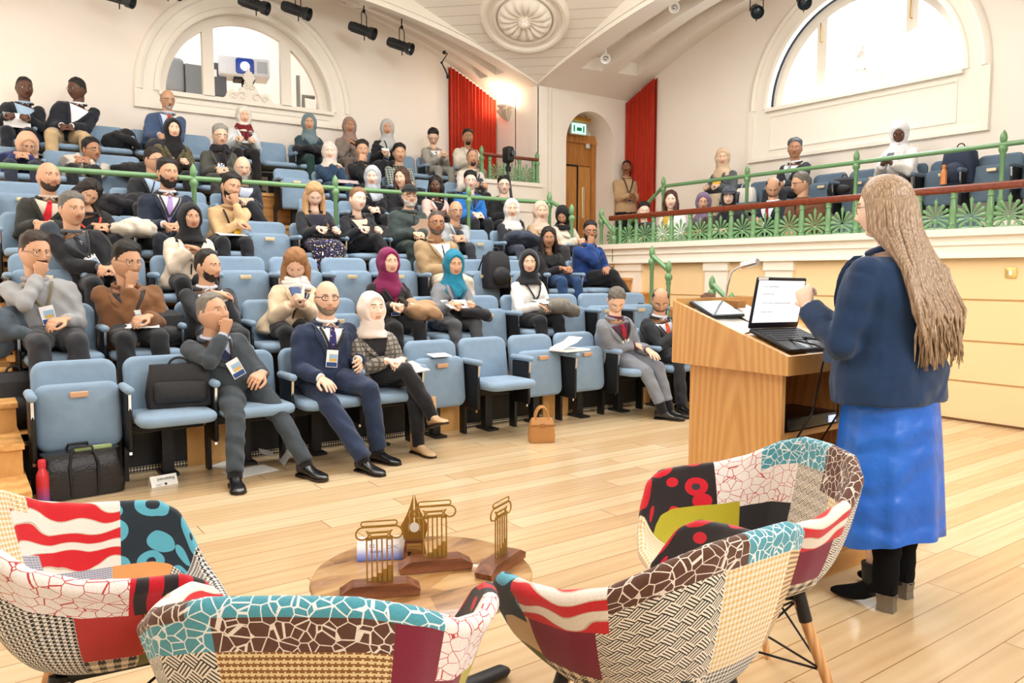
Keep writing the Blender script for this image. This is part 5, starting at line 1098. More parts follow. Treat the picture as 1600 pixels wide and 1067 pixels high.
# laptop
ML = onTop(3.045, 2.09, .006, R(-3))
t = thing('laptop', 'open black laptop showing a white slide on the lectern', 'laptop', tuple(ML.translation))
b = MB(); b.rbox(-.17, .17, -.12, .12, 0, .018, .012, axis='z'); b.tr(ML); obj('base', b, plain('#202227', .4), t, True, True)
b = MB()
for r_ in range(5):
    for c_ in range(13): b.box(-.155+c_*.024, -.155+c_*.024+.020, -.025+r_*.024, -.025+r_*.024+.019, .018, .0205)
k_ = obj('keys', b.tr(ML), plain('#33363d', .5), t, False, True)
b = MB(); b.box(-.05, .05, -.11, -.045, .0178, .0192); obj('touchpad', b.tr(ML), plain('#2b2d33', .3), t, False, True)
MS = ML @ Matrix.Translation((0, .118, .015)) @ Matrix.Rotation(R(90+10)-SL+SL*.0, 4, 'X') @ Matrix.Rotation(0, 4, 'X')
b = MB(); b.rbox(-.17, .17, 0, .235, -.010, 0, .010, axis='z'); sc_ = obj('lid', b.tr(MS), plain('#1b1f2a', .4), t, True, True)
b = MB(); b.box(-.158, .158, .028, .220, 0, .0015); obj('screen', b.tr(MS), emit('#e9edf2', .85), t, False, True)
b = MB(); b.box(-.165, -.10, .2225, .2335, .0, .0012); obj('sticker', b.tr(MS), M_paper, t, False, True)
M_ink = plain('#8a9099', .6)
for s_, x_, y_, z_ in (('Ethical considerations', -.135, .190, .013), ('Typical legal process', -.125, .158, .010), ('There is an ability to apply where not included', -.118, .115, .0105), ('Savings in research', -.112, .075, .010)):
    text('slide_text', s_, z_, MS @ Matrix.Translation((x_, y_, .0018)), M_ink, t, .0002)
# touch monitor lying on the lectern
MM = onTop(2.92, 2.42, .02, R(0)) @ Matrix.Rotation(R(6), 4, 'X') @ Matrix.Scale(.78, 4)
t = thing('touch_monitor', 'black touch monitor tilted flat at the far end of the lectern top', 'monitor', tuple(MM.translation))
b = MB(); b.rbox(-.15, .15, -.10, .10, 0, .02, .01, axis='z'); obj('case', b.tr(MM), plain('#141519', .3), t, True, True); b = MB(); b.box(-.138, .138, -.088, .088, .02, .0215); obj('screen', b.tr(MM), plain('#6f7a80', .12, 0, .2, 6), t, False, True)
b = MB(); b.box(-.04, .04, -.03, .03, -.045, 0); obj('stand', b.tr(MM), M_black, t, False, True)
# gooseneck lamp
t = thing('gooseneck_lamp', 'chrome gooseneck reading lamp clipped to the lectern', 'lamp', (3.08, 2.47, topz(2.47)))
p_ = [onX(x, y, 3.1) for x, y in ((1133, 471), (1137, 445), (1143, 425), (1154, 417), (1164, 414))]
b = MB(); b.tube(p_, .006, 10); obj('neck', b, M_chrome, t, True, True); b = MB(); h0, h1 = onX(1160, 415, 3.1), onX(1184, 409, 3.1); b.tube([h0, h1], .017, 16); obj('lamp_head', b, M_chrome, t, True, True)
b = MB(); q_ = p_[0]; b.box(q_.x-.03, q_.x+.03, q_.y-.1, q_.y+.03, topz(q_.y)-.005, topz(q_.y)+.03); obj('base', b, M_tan, t, False, True)
# microphone stand foot behind the speaker
t = thing('microphone_stand', 'black microphone stand foot poking out behind the speaker', 'stand', tuple(onZ(1400, 838, .0)))
f0, f1 = onZ(1390, 835, .02), onZ(1447, 840, .02); b = MB(); b.tube([f0, f1], .008, 8); obj('leg', b, M_black, t, True, True); b = MB(); b.tube([f1+(f0-f1)*.25, f1], .014, 10, rnd=True); obj('rubber_foot', b, M_black, t, True, True)
c_ = f0+(f0-f1)*.1; b = MB(); b.tube([c_, c_+V((0, 0, .9))], .010, 8); obj('pole', b, M_black, t, True, True)
# ---- SPEAKER
SP = V((3.02, 1.60, 0)); HP = onX(1382, 326, 3.02)
def toL(p): return Matrix.Rotation(-PI, 3, 'Z') @ (V(p)-SP)
T = toL(HP); hw = toL(onX(1262, 478, 2.84)); 
r = person('woman speaker with very long hair, navy blazer and bright blue skirt at the lectern', T, SP, PI, Matrix.Rotation(R(18), 4, 'Z') @ Matrix.Rotation(R(5), 4, 'X'), skin='fair', fem=1, hair='none', top=('suit', '#1d3557'), shirt='#1b2a44', legs='#18181b', stand=1, hip=(0, -.03, .86), fat=1.20, hs=1.0, lod=1, pose='down', glasses='wire', hc='#8f6f52',
  hands={1: (hw, 'grip', (-.25, -.45, .8), (-1, -.2, .1)), -1: ((-.22, -.36, 1.05), 'relax', (0, -1, 0), (0, 0, -1))}, elb={1: (.35, .3, -1), -1: (-.4, .3, -1)}, skirt=.9)
tor, HMs, ST = r[1], r[3], r[0]
for c_ in list(ST.children):
    if c_.name.startswith('shoe'): bpy.data.objects.remove(c_)
    elif c_.name.startswith('skirt'): bpy.data.objects.remove(c_)
# skirt
b = MB(); rs = []
for i in range(15):
    v = i/14; z = .92-.64*v; a = .185+.035*math.sin(min(v*1.6, 1)*PI/2)+.04*v; bb = .160+.035*v; n_ = 72
    rs.append([V(((a+.010*v*math.sin(9*q+2*v)+.006*v*math.sin(17*q))*math.sin(q), -.02+(bb+.012*v*math.sin(8*q+1))*math.cos(q), z+.018*v*math.sin(q*2+1))) for q in [2*PI*j/n_ for j in range(n_)]])
b.rings(rs, True, False); b.rings([[p*1.0 for p in rs[0]], [V((0, -.02, .925))+(p-V((0, -.02, .92)))*.3 for p in rs[0]]], True, False)
n = NT('satin'); co = n.coord(); f_ = n.noise(co, 4, 4); n.col(n.mix(f_, srgb('#0b4fb4'), srgb('#1a72dc'))); n.p(.42, 0, .5); wv_ = n.n('ShaderNodeTexWave', i_Scale=2.5, i_Distortion=9.0, i_Detail=3.0, bands_direction='Z'); n.set(wv_.inputs[0], co); n.bump(n.math('MULTIPLY_ADD', wv_.outputs[1], .6, n.noise(co, 7, 5)), .55, .03)
b.v = [v for v in b.v]; b.f = [f for f in b.f if len(set(f)) == len(f)]; b.m = [0]*len(b.f)
fs = []; vv = [tuple(v) for v in b.v]
obj('skirt', b, n.m, ST, True, auto=180)
def boot(x, y, yaw):
    b = MB(); M_ = frame((x, y, 0), yaw)
    rs = []
    for yy, w_, h0, h1 in ((.055, .018, .06, .10), (.05, .030, .058, .14), (.02, .036, .055, .15), (-.02, .034, .045, .14), (-.06, .034, .02, .105), (-.10, .040, .008, .075), (-.145, .036, .006, .055), (-.185, .020, .008, .040), (-.20, .008, .012, .03)):
        rs.append([V((w_*math.copysign(abs(math.cos(q))**.8, math.cos(q)), yy, (h0+h1)/2+(h1-h0)/2*math.sin(q))) for q in [2*PI*j/16 for j in range(16)]])
    b.rings(rs); b.tube([(0, .01, .08), (0, .012, .15), (.002, .014, .20), (-.002, .012, .235), (0, .015, .27), (0, .015, .36), (0, .015, .5)], [.045, .050, .047, .054, .050, .056, .058], 18)
    o = obj('boot', b.tr(M_), plain('#0e0e10', .85, 0, .2, 40, .2, .1), ST, True)
    b = MB(); b.rings([[V((x_*k, .02+y_*k+.004*(1-k), z_)) for x_, y_ in ((-.028, -.03), (-.030, .0), (-.022, .034), (.022, .034), (.030, 0), (.028, -.03))] for k, z_ in ((1.0, 0), (.92, .03), (1.05, .07))]); obj('heel', b.tr(M_), plain('#6d6254', .6, 0, .15, 80), o, False)
boot(.10, .03, R(8)); boot(-.09, .0, R(-10))
# long hair of the speaker
hd_ = Head(64, 56, 1.05, 0, .8, 1)
b = hair_shell(hd_, .012, 'long', 0, 0); b.tr(HMs); rng = random.Random(3)
for j in range(260):
    a = R(rng.uniform(62, 298)); lift = rng.uniform(.0, 1); x_, y_ = math.sin(a), -math.cos(a)
    p0 = HMs @ V((x_*.045*lift+(.012 if x_ > 0 else -.012)*(1-lift), -.05+.09*rng.random()+y_*.03*lift, .128-.03*lift*lift)); p1 = HMs @ V((x_*.090, y_*.108+.006, .02)); back = .5+.5*y_
    w_ = rng.uniform(-.012, .012); p2 = HMs @ V((x_*.098+w_, y_*.110+.014, -.085))
    # gather towards the back and fall free
    xx = x_*(.115+.02*rng.random()); p3 = V((xx+w_, T.y+.15+.04*back+rng.uniform(-.01, .012), T.z-.24)); p4 = V((xx*1.0+rng.uniform(-.03, .03), T.y+.205+.05*back+rng.uniform(-.015, .02), T.z-.40)); 
    L_ = rng.uniform(.46, .62); p5 = V((xx*.85+rng.uniform(-.04, .04), T.y+.215+.05*back+rng.uniform(-.02, .03), T.z-L_))
    b.tube([p0, p1, p2, p3, p4, p4.lerp(p5, .5)+V((rng.uniform(-.01, .01), rng.uniform(-.01, .01), 0)), p5], [.006, .011, .011, .0105, .010, .007, .0015], 5, .8)
n = NT('long_hair'); co = n.coord('Object', (110, 110, 2.5)); f_ = n.noise(co, 2, 5, .6); n.col(n.ramp(f_, [(.3, srgb('#64513f')), (.5, srgb('#9c8268')), (.7, srgb('#cfb79c'))])); n.p(.38, 0, .5); n.bump(f_, .22, .01)
obj('long_hair', b, n.m, ST, True, auto=180)
b = MB(); 
Mf = Mloc(tor.S(.22, .13, .035), tor.L*.8+tor.F*.6, (0, 0, 1)); b.box(-.02, .025, -.065, .065, 0, .008); obj('pocket_flap', b.tr(Mf), cloth('#2b4664', .2), ST, False)
for k in range(4):
    b = MB(); el = V((.35, .3, -1)); W_ = r[2][1]; b.ball((0, 0, 0), (.006, .006, .004), 8, 5, Matrix.Translation(W_+V((.034, .045+.018*k, -.055-.012*k)))); obj('cuff_button', b, plain('#8a6a52', .4), ST)
# ---- patchwork armchairs
def pattern(kind):
    k = ('pat', kind)
    if k in MATS: return MATS[k]
    n = NT('fabric_'+kind); tc = n.n('ShaderNodeTexCoord'); uv = tc.outputs['UV']
    def mp(scale, rot=0):
        m = n.n('ShaderNodeMapping'); n.set(m.inputs[0], uv); m.inputs['Scale'].default_value = (scale, scale, scale); m.inputs['Rotation'].default_value = (0, 0, rot); s_ = n.n('ShaderNodeSeparateXYZ'); n.set(s_.inputs[0], m.outputs[0]); return m.outputs[0], s_.outputs[0], s_.outputs[1]
    def lt(a, b_): return n.math('LESS_THAN', a, b_)
    def sel(m, a, b_): return n.mix(m, a, b_)
    C = lambda h: srgb(h)
    if kind in ('hty', 'htb', 'check', 'grey', 'tanweave'):
        f, per, c0, c1 = {'hty': (560, 8, '#efe9da', '#d9b569'), 'htb': (560, 8, '#eeeae2', '#1c1b1d'), 'check': (420, 16, '#ead9bf', '#2b2622'), 'grey': (500, 4, '#c9c8d4', '#8e8fa0'), 'tanweave': (330, 4, '#e6cf9f', '#8a5a26')}[kind]
        _, x, y = mp(f); fx, fy = n.math('FLOOR', x), n.math('FLOOR', y)
        tw = lt(n.math('FLOORED_MODULO', n.math('ADD', fx, fy), 4.0), 2.0); w1 = lt(n.math('FLOORED_MODULO', fx, float(per)), per/2); w2 = lt(n.math('FLOORED_MODULO', fy, float(per)), per/2)
        m = n.math('ADD', n.math('MULTIPLY', tw, w1), n.math('MULTIPLY', n.math('SUBTRACT', 1.0, tw), w2)); c = sel(m, C(c0), C(c1))
    elif kind == 'basket':
        _, x, y = mp(38, R(45)); cell = n.math('FLOORED_MODULO', n.math('ADD', n.math('FLOOR', x), n.math('FLOOR', y)), 2.0)
        sx = lt(n.math('FRACT', n.math('MULTIPLY', x, 4.0)), .42); sy = lt(n.math('FRACT', n.math('MULTIPLY', y, 4.0)), .42)
        c = sel(sel(cell, sx, sy), C('#efe6d6'), C('#1d1b1b'))
    elif kind == 'floral':
        _, x, y = mp(20, R(45)); a = n.math('SUBTRACT', n.math('FRACT', x), .5); b_ = n.math('SUBTRACT', n.math('FRACT', y), .5)
        r_ = n.math('SQRT', n.math('ADD', n.math('MULTIPLY', a, a), n.math('MULTIPLY', b_, b_))); th = n.math('ARCTAN2', b_, a)
        pet = n.math('MULTIPLY_ADD', n.math('ABSOLUTE', n.math('COSINE', n.math('MULTIPLY', th, 4.0))), .26, .14); hole = lt(n.math('ABSOLUTE', n.math('COSINE', n.math('MULTIPLY', th, 4.0))), .35)
        m = n.math('MULTIPLY', lt(r_, pet), n.math('GREATER_THAN', r_, .05)); edge = n.math('GREATER_THAN', n.math('MAXIMUM', n.math('ABSOLUTE', a), n.math('ABSOLUTE', b_)), .44); cor = n.math('MULTIPLY', n.math('GREATER_THAN', n.math('ADD', n.math('ABSOLUTE', a), n.math('ABSOLUTE', b_)), .62), lt(n.math('MAXIMUM', n.math('ABSOLUTE', a), n.math('ABSOLUTE', b_)), .42))
        c = sel(n.math('MAXIMUM', m, cor), C('#efe6d6'), C('#1d1b1b'))
    elif kind in ('teal', 'brown', 'white'):
        co, x, y = mp({'teal': 42, 'brown': 42, 'white': 34}[kind]); v = n.n('ShaderNodeTexVoronoi', feature='DISTANCE_TO_EDGE', i_Scale=1.0); n.set(v.inputs[0], co)
        a, b_, wd = {'teal': ('#4f9bab', '#e9eef0', .045), 'brown': ('#5e3c2e', '#e8ddd0', .04), 'white': ('#efe8e4', '#c0403c', .025)}[kind]; c = sel(lt(v.outputs[0], wd), C(a), C(b_))
    elif kind in ('redc', 'tealc'):
        co, x, y = mp(9 if kind == 'redc' else 8); v = n.n('ShaderNodeTexVoronoi', i_Scale=1.0); v.inputs['Randomness'].default_value = .45; n.set(v.inputs[0], co); sw = n.math('GREATER_THAN', n.n('ShaderNodeSeparateColor').outputs[0], .5)
        sp_ = n.n('ShaderNodeSeparateColor'); n.set(sp_.inputs[0], v.outputs[1]); full = lt(v.outputs[0], .42); inner = n.math('MULTIPLY', lt(v.outputs[0], .22), n.math('GREATER_THAN', sp_.outputs[0], .45))
        a, b_, c2 = {'redc': ('#2c2526', '#cf1f2e', '#3a3a40'), 'tealc': ('#27323c', '#5fb0c6', '#27323c')}[kind]; c = sel(inner, sel(full, C(a), C(b_)), C(c2))
    elif kind == 'stripes':
        co, x, y = mp(1); wv2 = n.n('ShaderNodeTexWave', i_Scale=3.4, i_Distortion=3.5, i_Detail=0.0, wave_type='RINGS'); wv2.inputs['Detail Scale'].default_value = 3; n.set(wv2.inputs[0], co); f2 = n.ramp(wv2.outputs[1], [(0, C('#efe6dc')), (.36, C('#cdb9a6')), (.5, C('#d3262e'))], 'CONSTANT'); c = f2
    elif kind == 'comic':
        co, x, y = mp(14); nz_ = n.noise(co, 1.1, 3, .6); c = n.ramp(nz_, [(0, C('#1f1b18')), (.42, C('#c79a45')), (.5, C('#8b1f1c')), (.56, C('#c8402e')), (.62, C('#1f1b18')), (.66, C('#d9b05a'))], 'CONSTANT')
    elif kind == 'redblack':
        co, x, y = mp(1); wv2 = n.n('ShaderNodeTexWave', i_Scale=5.5, i_Distortion=2.0, i_Detail=0.0); n.set(wv2.inputs[0], co); c = n.ramp(wv2.outputs[1], [(0, C('#c11a2a')), (.55, C('#2a2427'))], 'CONSTANT')
    else: c = C(kind)
    co, x, y = mp(1); g = n.noise(co, 260, 2); wvx = n.n('ShaderNodeTexWave', i_Scale=190.0, bands_direction='X'); n.set(wvx.inputs[0], co); wvy = n.n('ShaderNodeTexWave', i_Scale=190.0, bands_direction='Y'); n.set(wvy.inputs[0], co)
    mm = n.n('ShaderNodeMix', data_type='RGBA', blend_type='MULTIPLY'); n.set(mm.inputs[0], .35); n.set(mm.inputs[6], c); n.set(mm.inputs[7], n.ramp(g, [(.3, (.55, .55, .55, 1)), (.6, (1, 1, 1, 1))])); n.col(mm.outputs[2])
    n.p(.85, 0, .2); n.b.inputs['Sheen Weight'].default_value = .2; n.bump(n.math('ADD', wvx.outputs[1], wvy.outputs[1]), .35, .001); MATS[k] = n.m; return n.m
RIM = [(a_, x_*.95, y_*.95, .42+(z_-.42)*.94) for a_, x_, y_, z_ in [(0, .0, -.285, .800), (25, .13, -.278, .795), (42, .225, -.235, .760), (58, .285, -.15, .700), (75, .312, -.05, .668), (95, .325, .06, .655), (112, .322, .15, .645), (124, .305, .205, .610), (134, .275, .235, .545), (146, .225, .262, .470), (160, .13, .285, .435), (180, 0, .292, .428)]]
def shell_point(phi, s):
    a = abs(phi); sg = 1 if phi >= 0 else -1; P_ = [np.interp(a, [r_[0] for r_ in RIM], [r_[k] for r_ in RIM]) for k in (1, 2, 3)]
    Rp = V((sg*P_[0], P_[1], P_[2])); d = V((Rp.x, Rp.y-.02, 0)); L = max(d.length, 1e-4); d /= L; c0 = V((0, .02, .418)); Bp = c0+d*min(.165, L*.6)
    if s < .4: q = s/.4; return c0.lerp(Bp, q)+V((0, 0, .0))
    q = (s-.4)/.6; up = (Rp.z-.43)/.38; Q = V((Rp.x*(.92-.10*up), (Rp.y-.02)*(.92-.10*up)+.02, .418+.02*up)); 
    p = Bp*(1-q)**2+Q*2*q*(1-q)+Rp*q*q
    fl = max(0, (q-.8)/.2)**2; arm = math.exp(-((a-92)/34)**2); p += d*(.018*fl*arm); return p
def armchair(label, c, heading, sectors, rims):
    """sectors: (phi0, phi1, [(s, kind) inner], [(s, kind) outer]); rims: (phi0, phi1, kind)"""
    t = thing('patchwork_armchair', label, 'chair', (c.x, c.y, 0), -heading, None)
    NP, NS = 144, 34; kinds = []; 
    def ki(k):
        if k not in kinds: kinds.append(k)
        return kinds.index(k)
    TH = .016
    pts = []; 
    phis = [-180+360*i/NP for i in range(NP+1)]
    sv = [0.02+.98*j/NS for j in range(NS+1)]
    inner = [[shell_point(p, s) for s in sv] for p in phis]
    def nrm(i, j):
        i0, i1 = max(i-1, 0), min(i+1, NP); j0, j1 = max(j-1, 0), min(j+1, NS)
        if i in (0, NP): i0, i1 = NP-1, 1; a_ = inner[1][j]-inner[NP-1][j]
        else: a_ = inner[i1][j]-inner[i0][j]
        b_ = inner[i][j1]-inner[i][j0]; n_ = a_.cross(b_); n_ = n_.normalized() if n_.length > 1e-9 else V((0, 0, 1)); return n_
    c_mid = V((0, 0, .62)); cols = []
    sgn = 1 if nrm(NP//2+20, 10).dot(V((0, 0, 1))) > 0 else -1
    for i in range(NP+1):
        col = []
        ns = [nrm(i, j)*sgn for j in range(NS+1)]
        puff = [TH*(.9+.25*math.sin(min(1, (s)*3)*PI/2)) for s in sv]
        up = [inner[i][j]+ns[j]*puff[j] for j in range(NS+1)]; dn = [inner[i][j]-ns[j]*puff[j] for j in range(NS+1)]
        tdir = (inner[i][NS]-inner[i][NS-1]).normalized(); mid = inner[i][NS]; n_ = ns[NS]
        arc_ = [mid+n_*math.cos(q)*puff[NS]*1.12+tdir*math.sin(q)*puff[NS]*1.35 for q in (PI*k/7 for k in range(1, 7))]
        cols.append(up+arc_+dn[::-1])
    nr = len(cols[0]); vs = [p for cl in cols[:-1] for p in cl]; fs = []; ms = []; uvs = []
    def look(tab, phi, default):
        for r_ in tab:
            if r_[0] <= phi < r_[1]: return r_
        return default
    arcl = [0]
    for k in range(nr-1): arcl.append(arcl[-1]+(cols[NP//2][k+1]-cols[NP//2][k]).length)
    for i in range(NP):
        phi = (phis[i]+phis[i+1])/2; sec = look(sectors, phi, sectors[-1]); rm = look(rims, phi, rims[-1])
        for k in range(nr-1):
            i2 = (i+1) % NP; fs.append((i*nr+k, i2*nr+k, i2*nr+k+1, i*nr+k+1))
            if k < NS: s = sv[k]; inn = True
            elif k >= nr-1-NS: s = sv[nr-1-k-1]; inn = False
            else: s = 1.01; inn = None
            if inn is None or s > (rm[3] if inn else rm[4]): kd = rm[2]
            else:
                tab = sec[2] if inn else sec[3]; kd = tab[-1][1]
                for s0, q_ in tab:
                    if s >= s0: kd = q_; break
            ms.append(ki(kd)); 
            uu = [phis[i]/57.3*.30+1, phis[i+1]/57.3*.30+1]; rr = [.12+.88*min(1, sv[min(kk, NS)] if kk <= NS else sv[max(0, nr-1-kk)] if kk >= nr-1-NS else 1) for kk in (k, k+1)]
            uvs += [(1+phis[i]/57.3*.30, arcl[k]), (1+phis[i+1]/57.3*.30, arcl[k]), (1+phis[i+1]/57.3*.30, arcl[k+1]), (1+phis[i]/57.3*.30, arcl[k+1])]
    fs.append(tuple(i*nr for i in range(NP))); ms.append(ms[0]); fs.append(tuple(i*nr+nr-1 for i in range(NP))); ms.append(ms[0])
    me = bpy.data.meshes.new('shell'); me.from_pydata([tuple(v) for v in vs], [], fs); me.polygons.foreach_set('material_index', ms); ul = me.uv_layers.new(name='UVMap')
    flat = [q for p in uvs for q in p]+[0.0]*(2*(len(me.loops)-len(uvs))); ul.data.foreach_set('uv', flat)
    for k in kinds: me.materials.append(pattern(k))
    me.polygons.foreach_set('use_smooth', [True]*len(me.polygons)); o = bpy.data.objects.new('shell', me); COL.objects.link(o); o.parent = t
    b = MB(); b.box(-.13, .13, -.11, .15, .372, .40); obj('mounting_plate', b, M_black, t, False)
    for sx in (-1, 1):
        for sy in (-1, 1):
            a0 = V((sx*.135, .02+sy*.125, .375)); a1 = V((sx*.235, .02+sy*.235, .0)); b = MB(); b.tube([a0, a0.lerp(a1, .5), a1], [.017, .016, .011], 14); lg = obj('leg', b, wood('#b47a45', '#e2b27c', (9, 9, 1.2), .45, 2), t)
            b = MB(); b.tube([a0+V((0, 0, .02)), a0.lerp(a1, .16)], [.020, .019], 12); obj('leg_bracket', b, M_black, lg)
    b = MB(); q_ = {}
    for sx in (-1, 1):
        for sy in (-1, 1): a0 = V((sx*.135, .02+sy*.125, .375)); a1 = V((sx*.235, .02+sy*.235, .0)); q_[sx, sy] = (a0, a0.lerp(a1, .52))
    for a_, c2 in (((-1, -1), (1, -1)), ((-1, 1), (1, 1)), ((-1, -1), (-1, 1)), ((1, -1), (1, 1))):
        b.tube([q_[a_][1], q_[c2][0]], .0035, 6); b.tube([q_[a_][0], q_[c2][1]], .0035, 6)
    for a_, c2 in (((-1, -1), (1, 1)), ((-1, 1), (1, -1))): b.tube([q_[a_][1], q_[c2][1]], .0035, 6)
    obj('wire_bracing', b, M_black, t); return t
OL, YG, BUR, ORG, RED, TAN = '#6b6a1e', '#b9ae2e', '#7d1a33', '#e8a466', '#b5302a', '#d9b987'
SEC = [(-180, -140, [(.55, 'htb'), (0, ORG)], [(0, OL)]), (-140, -98, [(.62, TAN), (.4, 'tealc'), (0, ORG)], [(.72, TAN), (0, OL)]), (-98, -62, [(.7, BUR), (.4, 'htb'), (0, 'grey')], [(.70, BUR), (0, 'check')]),
       (-62, -18, [(.0, 'hty')], [(.66, 'basket'), (0, 'floral')]), (-18, 24, [(.66, 'basket'), (.3, 'floral'), (0, ORG)], [(.68, 'hty'), (0, 'htb')]), (24, 62, [(.78, 'white'), (.42, '#2b2a2e'), (0, ORG)], [(.66, 'tanweave'), (0, 'hty')]),
       (62, 140, [(.80, 'redc'), (.50, YG), (0, 'hty')], [(.70, BUR), (0, YG)]), (140, 181, [(.6, 'hty'), (0, 'htb')], [(0, 'hty')])]
RM = [(-180, -140, 'htb', .97, .97), (-140, -100, 'tealc', .80, .88), (-100, -58, 'stripes', .80, .90), (-58, -4, 'brown', .93, .945), (-4, 50, 'teal', .93, .945), (50, 62, 'white', .85, .95), (62, 78, 'white', .8, .93), (78, 140, 'redc', .85, .85), (140, 181, 'hty', .97, .97)]
armchair('patchwork armchair with brown line-patterned rim, back to camera, right of the table', ld(.33, 1.757), R(0.6), SEC, RM)
armchair('patchwork armchair facing left in front of the lectern with yellow and red patches', ld(.708, 2.31), R(-64), SEC, [r_ if r_[2] != 'brown' else (-58, -4, 'brown', .86, .945) for r_ in RM])
SECB = [(-180, -120, [(0, ORG)], [(0, OL)]), (-120, -70, [(0, 'redc')], [(.5, 'htb'), (0, OL)]), (-70, -22, [(0, 'hty')], [(.93, 'teal'), (0, 'basket')]), (-22, 34, [(0, 'basket')], [(.92, 'brown'), (0, 'tanweave')]), (34, 66, [(0, 'white')], [(0, BUR)]), (66, 181, [(0, YG)], [(.4, YG), (0, 'htb')])]
armchair('patchwork armchair with teal rim, back to camera, at the bottom centre', ld(-.374, 1.488), R(35.6), SECB, [(-180, -128, 'tealc', .9, .9), (-128, -80, 'stripes', .7, .8), (-80, -30, 'brown', .94, .972), (-30, 50, 'teal', .94, .972), (50, 98, 'white', .6, .88), (98, 181, 'redc', .6, .8)])
SECA = [(-180, -128, [(.5, 'htb'), (0, ORG)], [(0, OL)]), (-128, -88, [(.7, ORG), (.4, ORG), (0, 'grey')], [(.5, ORG), (0, OL)]), (-88, -40, [(.80, 'stripes'), (.45, 'grey'), (0, 'htb')], [(0, 'htb')]), (-40, 40, [(.0, 'hty')], [(0, 'check')]),
        (40, 72, [(0, 'hty')], [(.75, 'htb'), (0, 'htb')]), (72, 98, [(0, 'white')], [(.68, RED), (0, 'check')]), (98, 140, [(.5, 'htb'), (0, ORG)], [(.68, 'comic'), (0, OL)]), (140, 181, [(.4, 'htb'), (0, ORG)], [(0, OL)])]
armchair('patchwork armchair facing right at the bottom left corner with orange patch', ld(-1.02, 1.89), R(97), SECA, [(-180, -140, 'htb', .95, .95), (-140, -92, 'tealc', .72, .9), (-92, -50, 'stripes', .72, .85), (-50, 40, 'hty', .95, .95), (40, 92, 'white', .82, .90), (92, 146, 'redblack', .80, .90), (146, 181, 'htb', .95, .95)])
# ---- round table
TC = onZ(661, 893, .45); TC.z = 0; M_walnut = wood('#a5723e', '#e3bf8a', (1.5, 5, 3), .28, 2.4, (0, 0, .9)); M_wal = wood('#542c1c', '#8f5a3c', (2, 7, 7), .32, 2.6); M_gold = plain('#a8833e', .4, .55, .05, 40)
t = thing('coffee_table', 'small round acacia wood table with black base in front of the seats', 'table', tuple(TC))
b = MB(); prof = [(.0, .41), (.28, .41), (.307, .416), (.318, .428), (.322, .440), (.318, .448), (.310, .45), (0, .45)]
b.rings([[V(((r_*(1+.006*math.sin(5*q)+.004*math.sin(11*q+1)))*math.cos(q), (r_*(1+.006*math.sin(5*q)+.004*math.sin(11*q+1)))*math.sin(q), z)) for q in [2*PI*j/72 for j in range(72)]] for r_, z in prof if r_ > 0], True, True)
n = NT('acacia'); co = n.coord('Object', (2.2, 9, 5), (0, 0, .55)); f_ = n.noise(co, 1.5, 7, .65); seg = n.n('ShaderNodeTexVoronoi', i_Scale=6.0); n.set(seg.inputs[0], n.coord('Object', (.8, 1.9, 0), (0, 0, .55)))
sp_ = n.n('ShaderNodeSeparateColor'); n.set(sp_.inputs[0], seg.outputs[1]); f3 = n.math('MULTIPLY_ADD', sp_.outputs[0], .28, n.math('MULTIPLY', f_, .85)); n.col(n.ramp(f3, [(.32, srgb('#4a2f1a')), (.42, srgb('#8a6036')), (.55, srgb('#b0834e')), (.8, srgb('#caa672'))])); n.p(.28, 0, .5); n.b.inputs['Coat Weight'].default_value = .4; obj('table_top', b, n.m, t)
b = MB(); b.tube([(0, 0, .03), (0, 0, .41)], .03, 16); b.lathe([(.10, .395), (.10, .41)], 20); obj('column', b, M_black, t)
fd = (onZ(790, 1046, .02)-TC); fd.z = 0; a0 = math.atan2(fd.y, fd.x)
for k in range(4):
    a = a0+k*PI/2; b = MB(); b.tube([V((0, 0, .035)), V((.15*math.cos(a), .15*math.sin(a), .034)), V((.33*math.cos(a), .33*math.sin(a), .022)), V((.35*math.cos(a), .35*math.sin(a), .018))], [.032, .034, .030, .018], 10, .6, up=(0, 0, 1)); obj('foot', b, M_black, t)
def ribbon(b, pts, w=.004, d=.003, closed=False):
    pts = [V((x, 0, z)) for x, z in pts]; n_ = len(pts); rs = []
    for i, p in enumerate(pts):
        a_ = pts[(i-1) % n_ if closed else max(i-1, 0)]; c_ = pts[(i+1) % n_ if closed else min(i+1, n_-1)]; tt = (c_-a_).normalized(); nn = V((-tt.z, 0, tt.x)); rs.append([p+nn*w/2+V((0, -d/2, 0)), p+nn*w/2+V((0, d/2, 0)), p-nn*w/2+V((0, d/2, 0)), p-nn*w/2+V((0, -d/2, 0))])
    if closed: rs.append(rs[0])
    b.rings(rs, True, not closed)
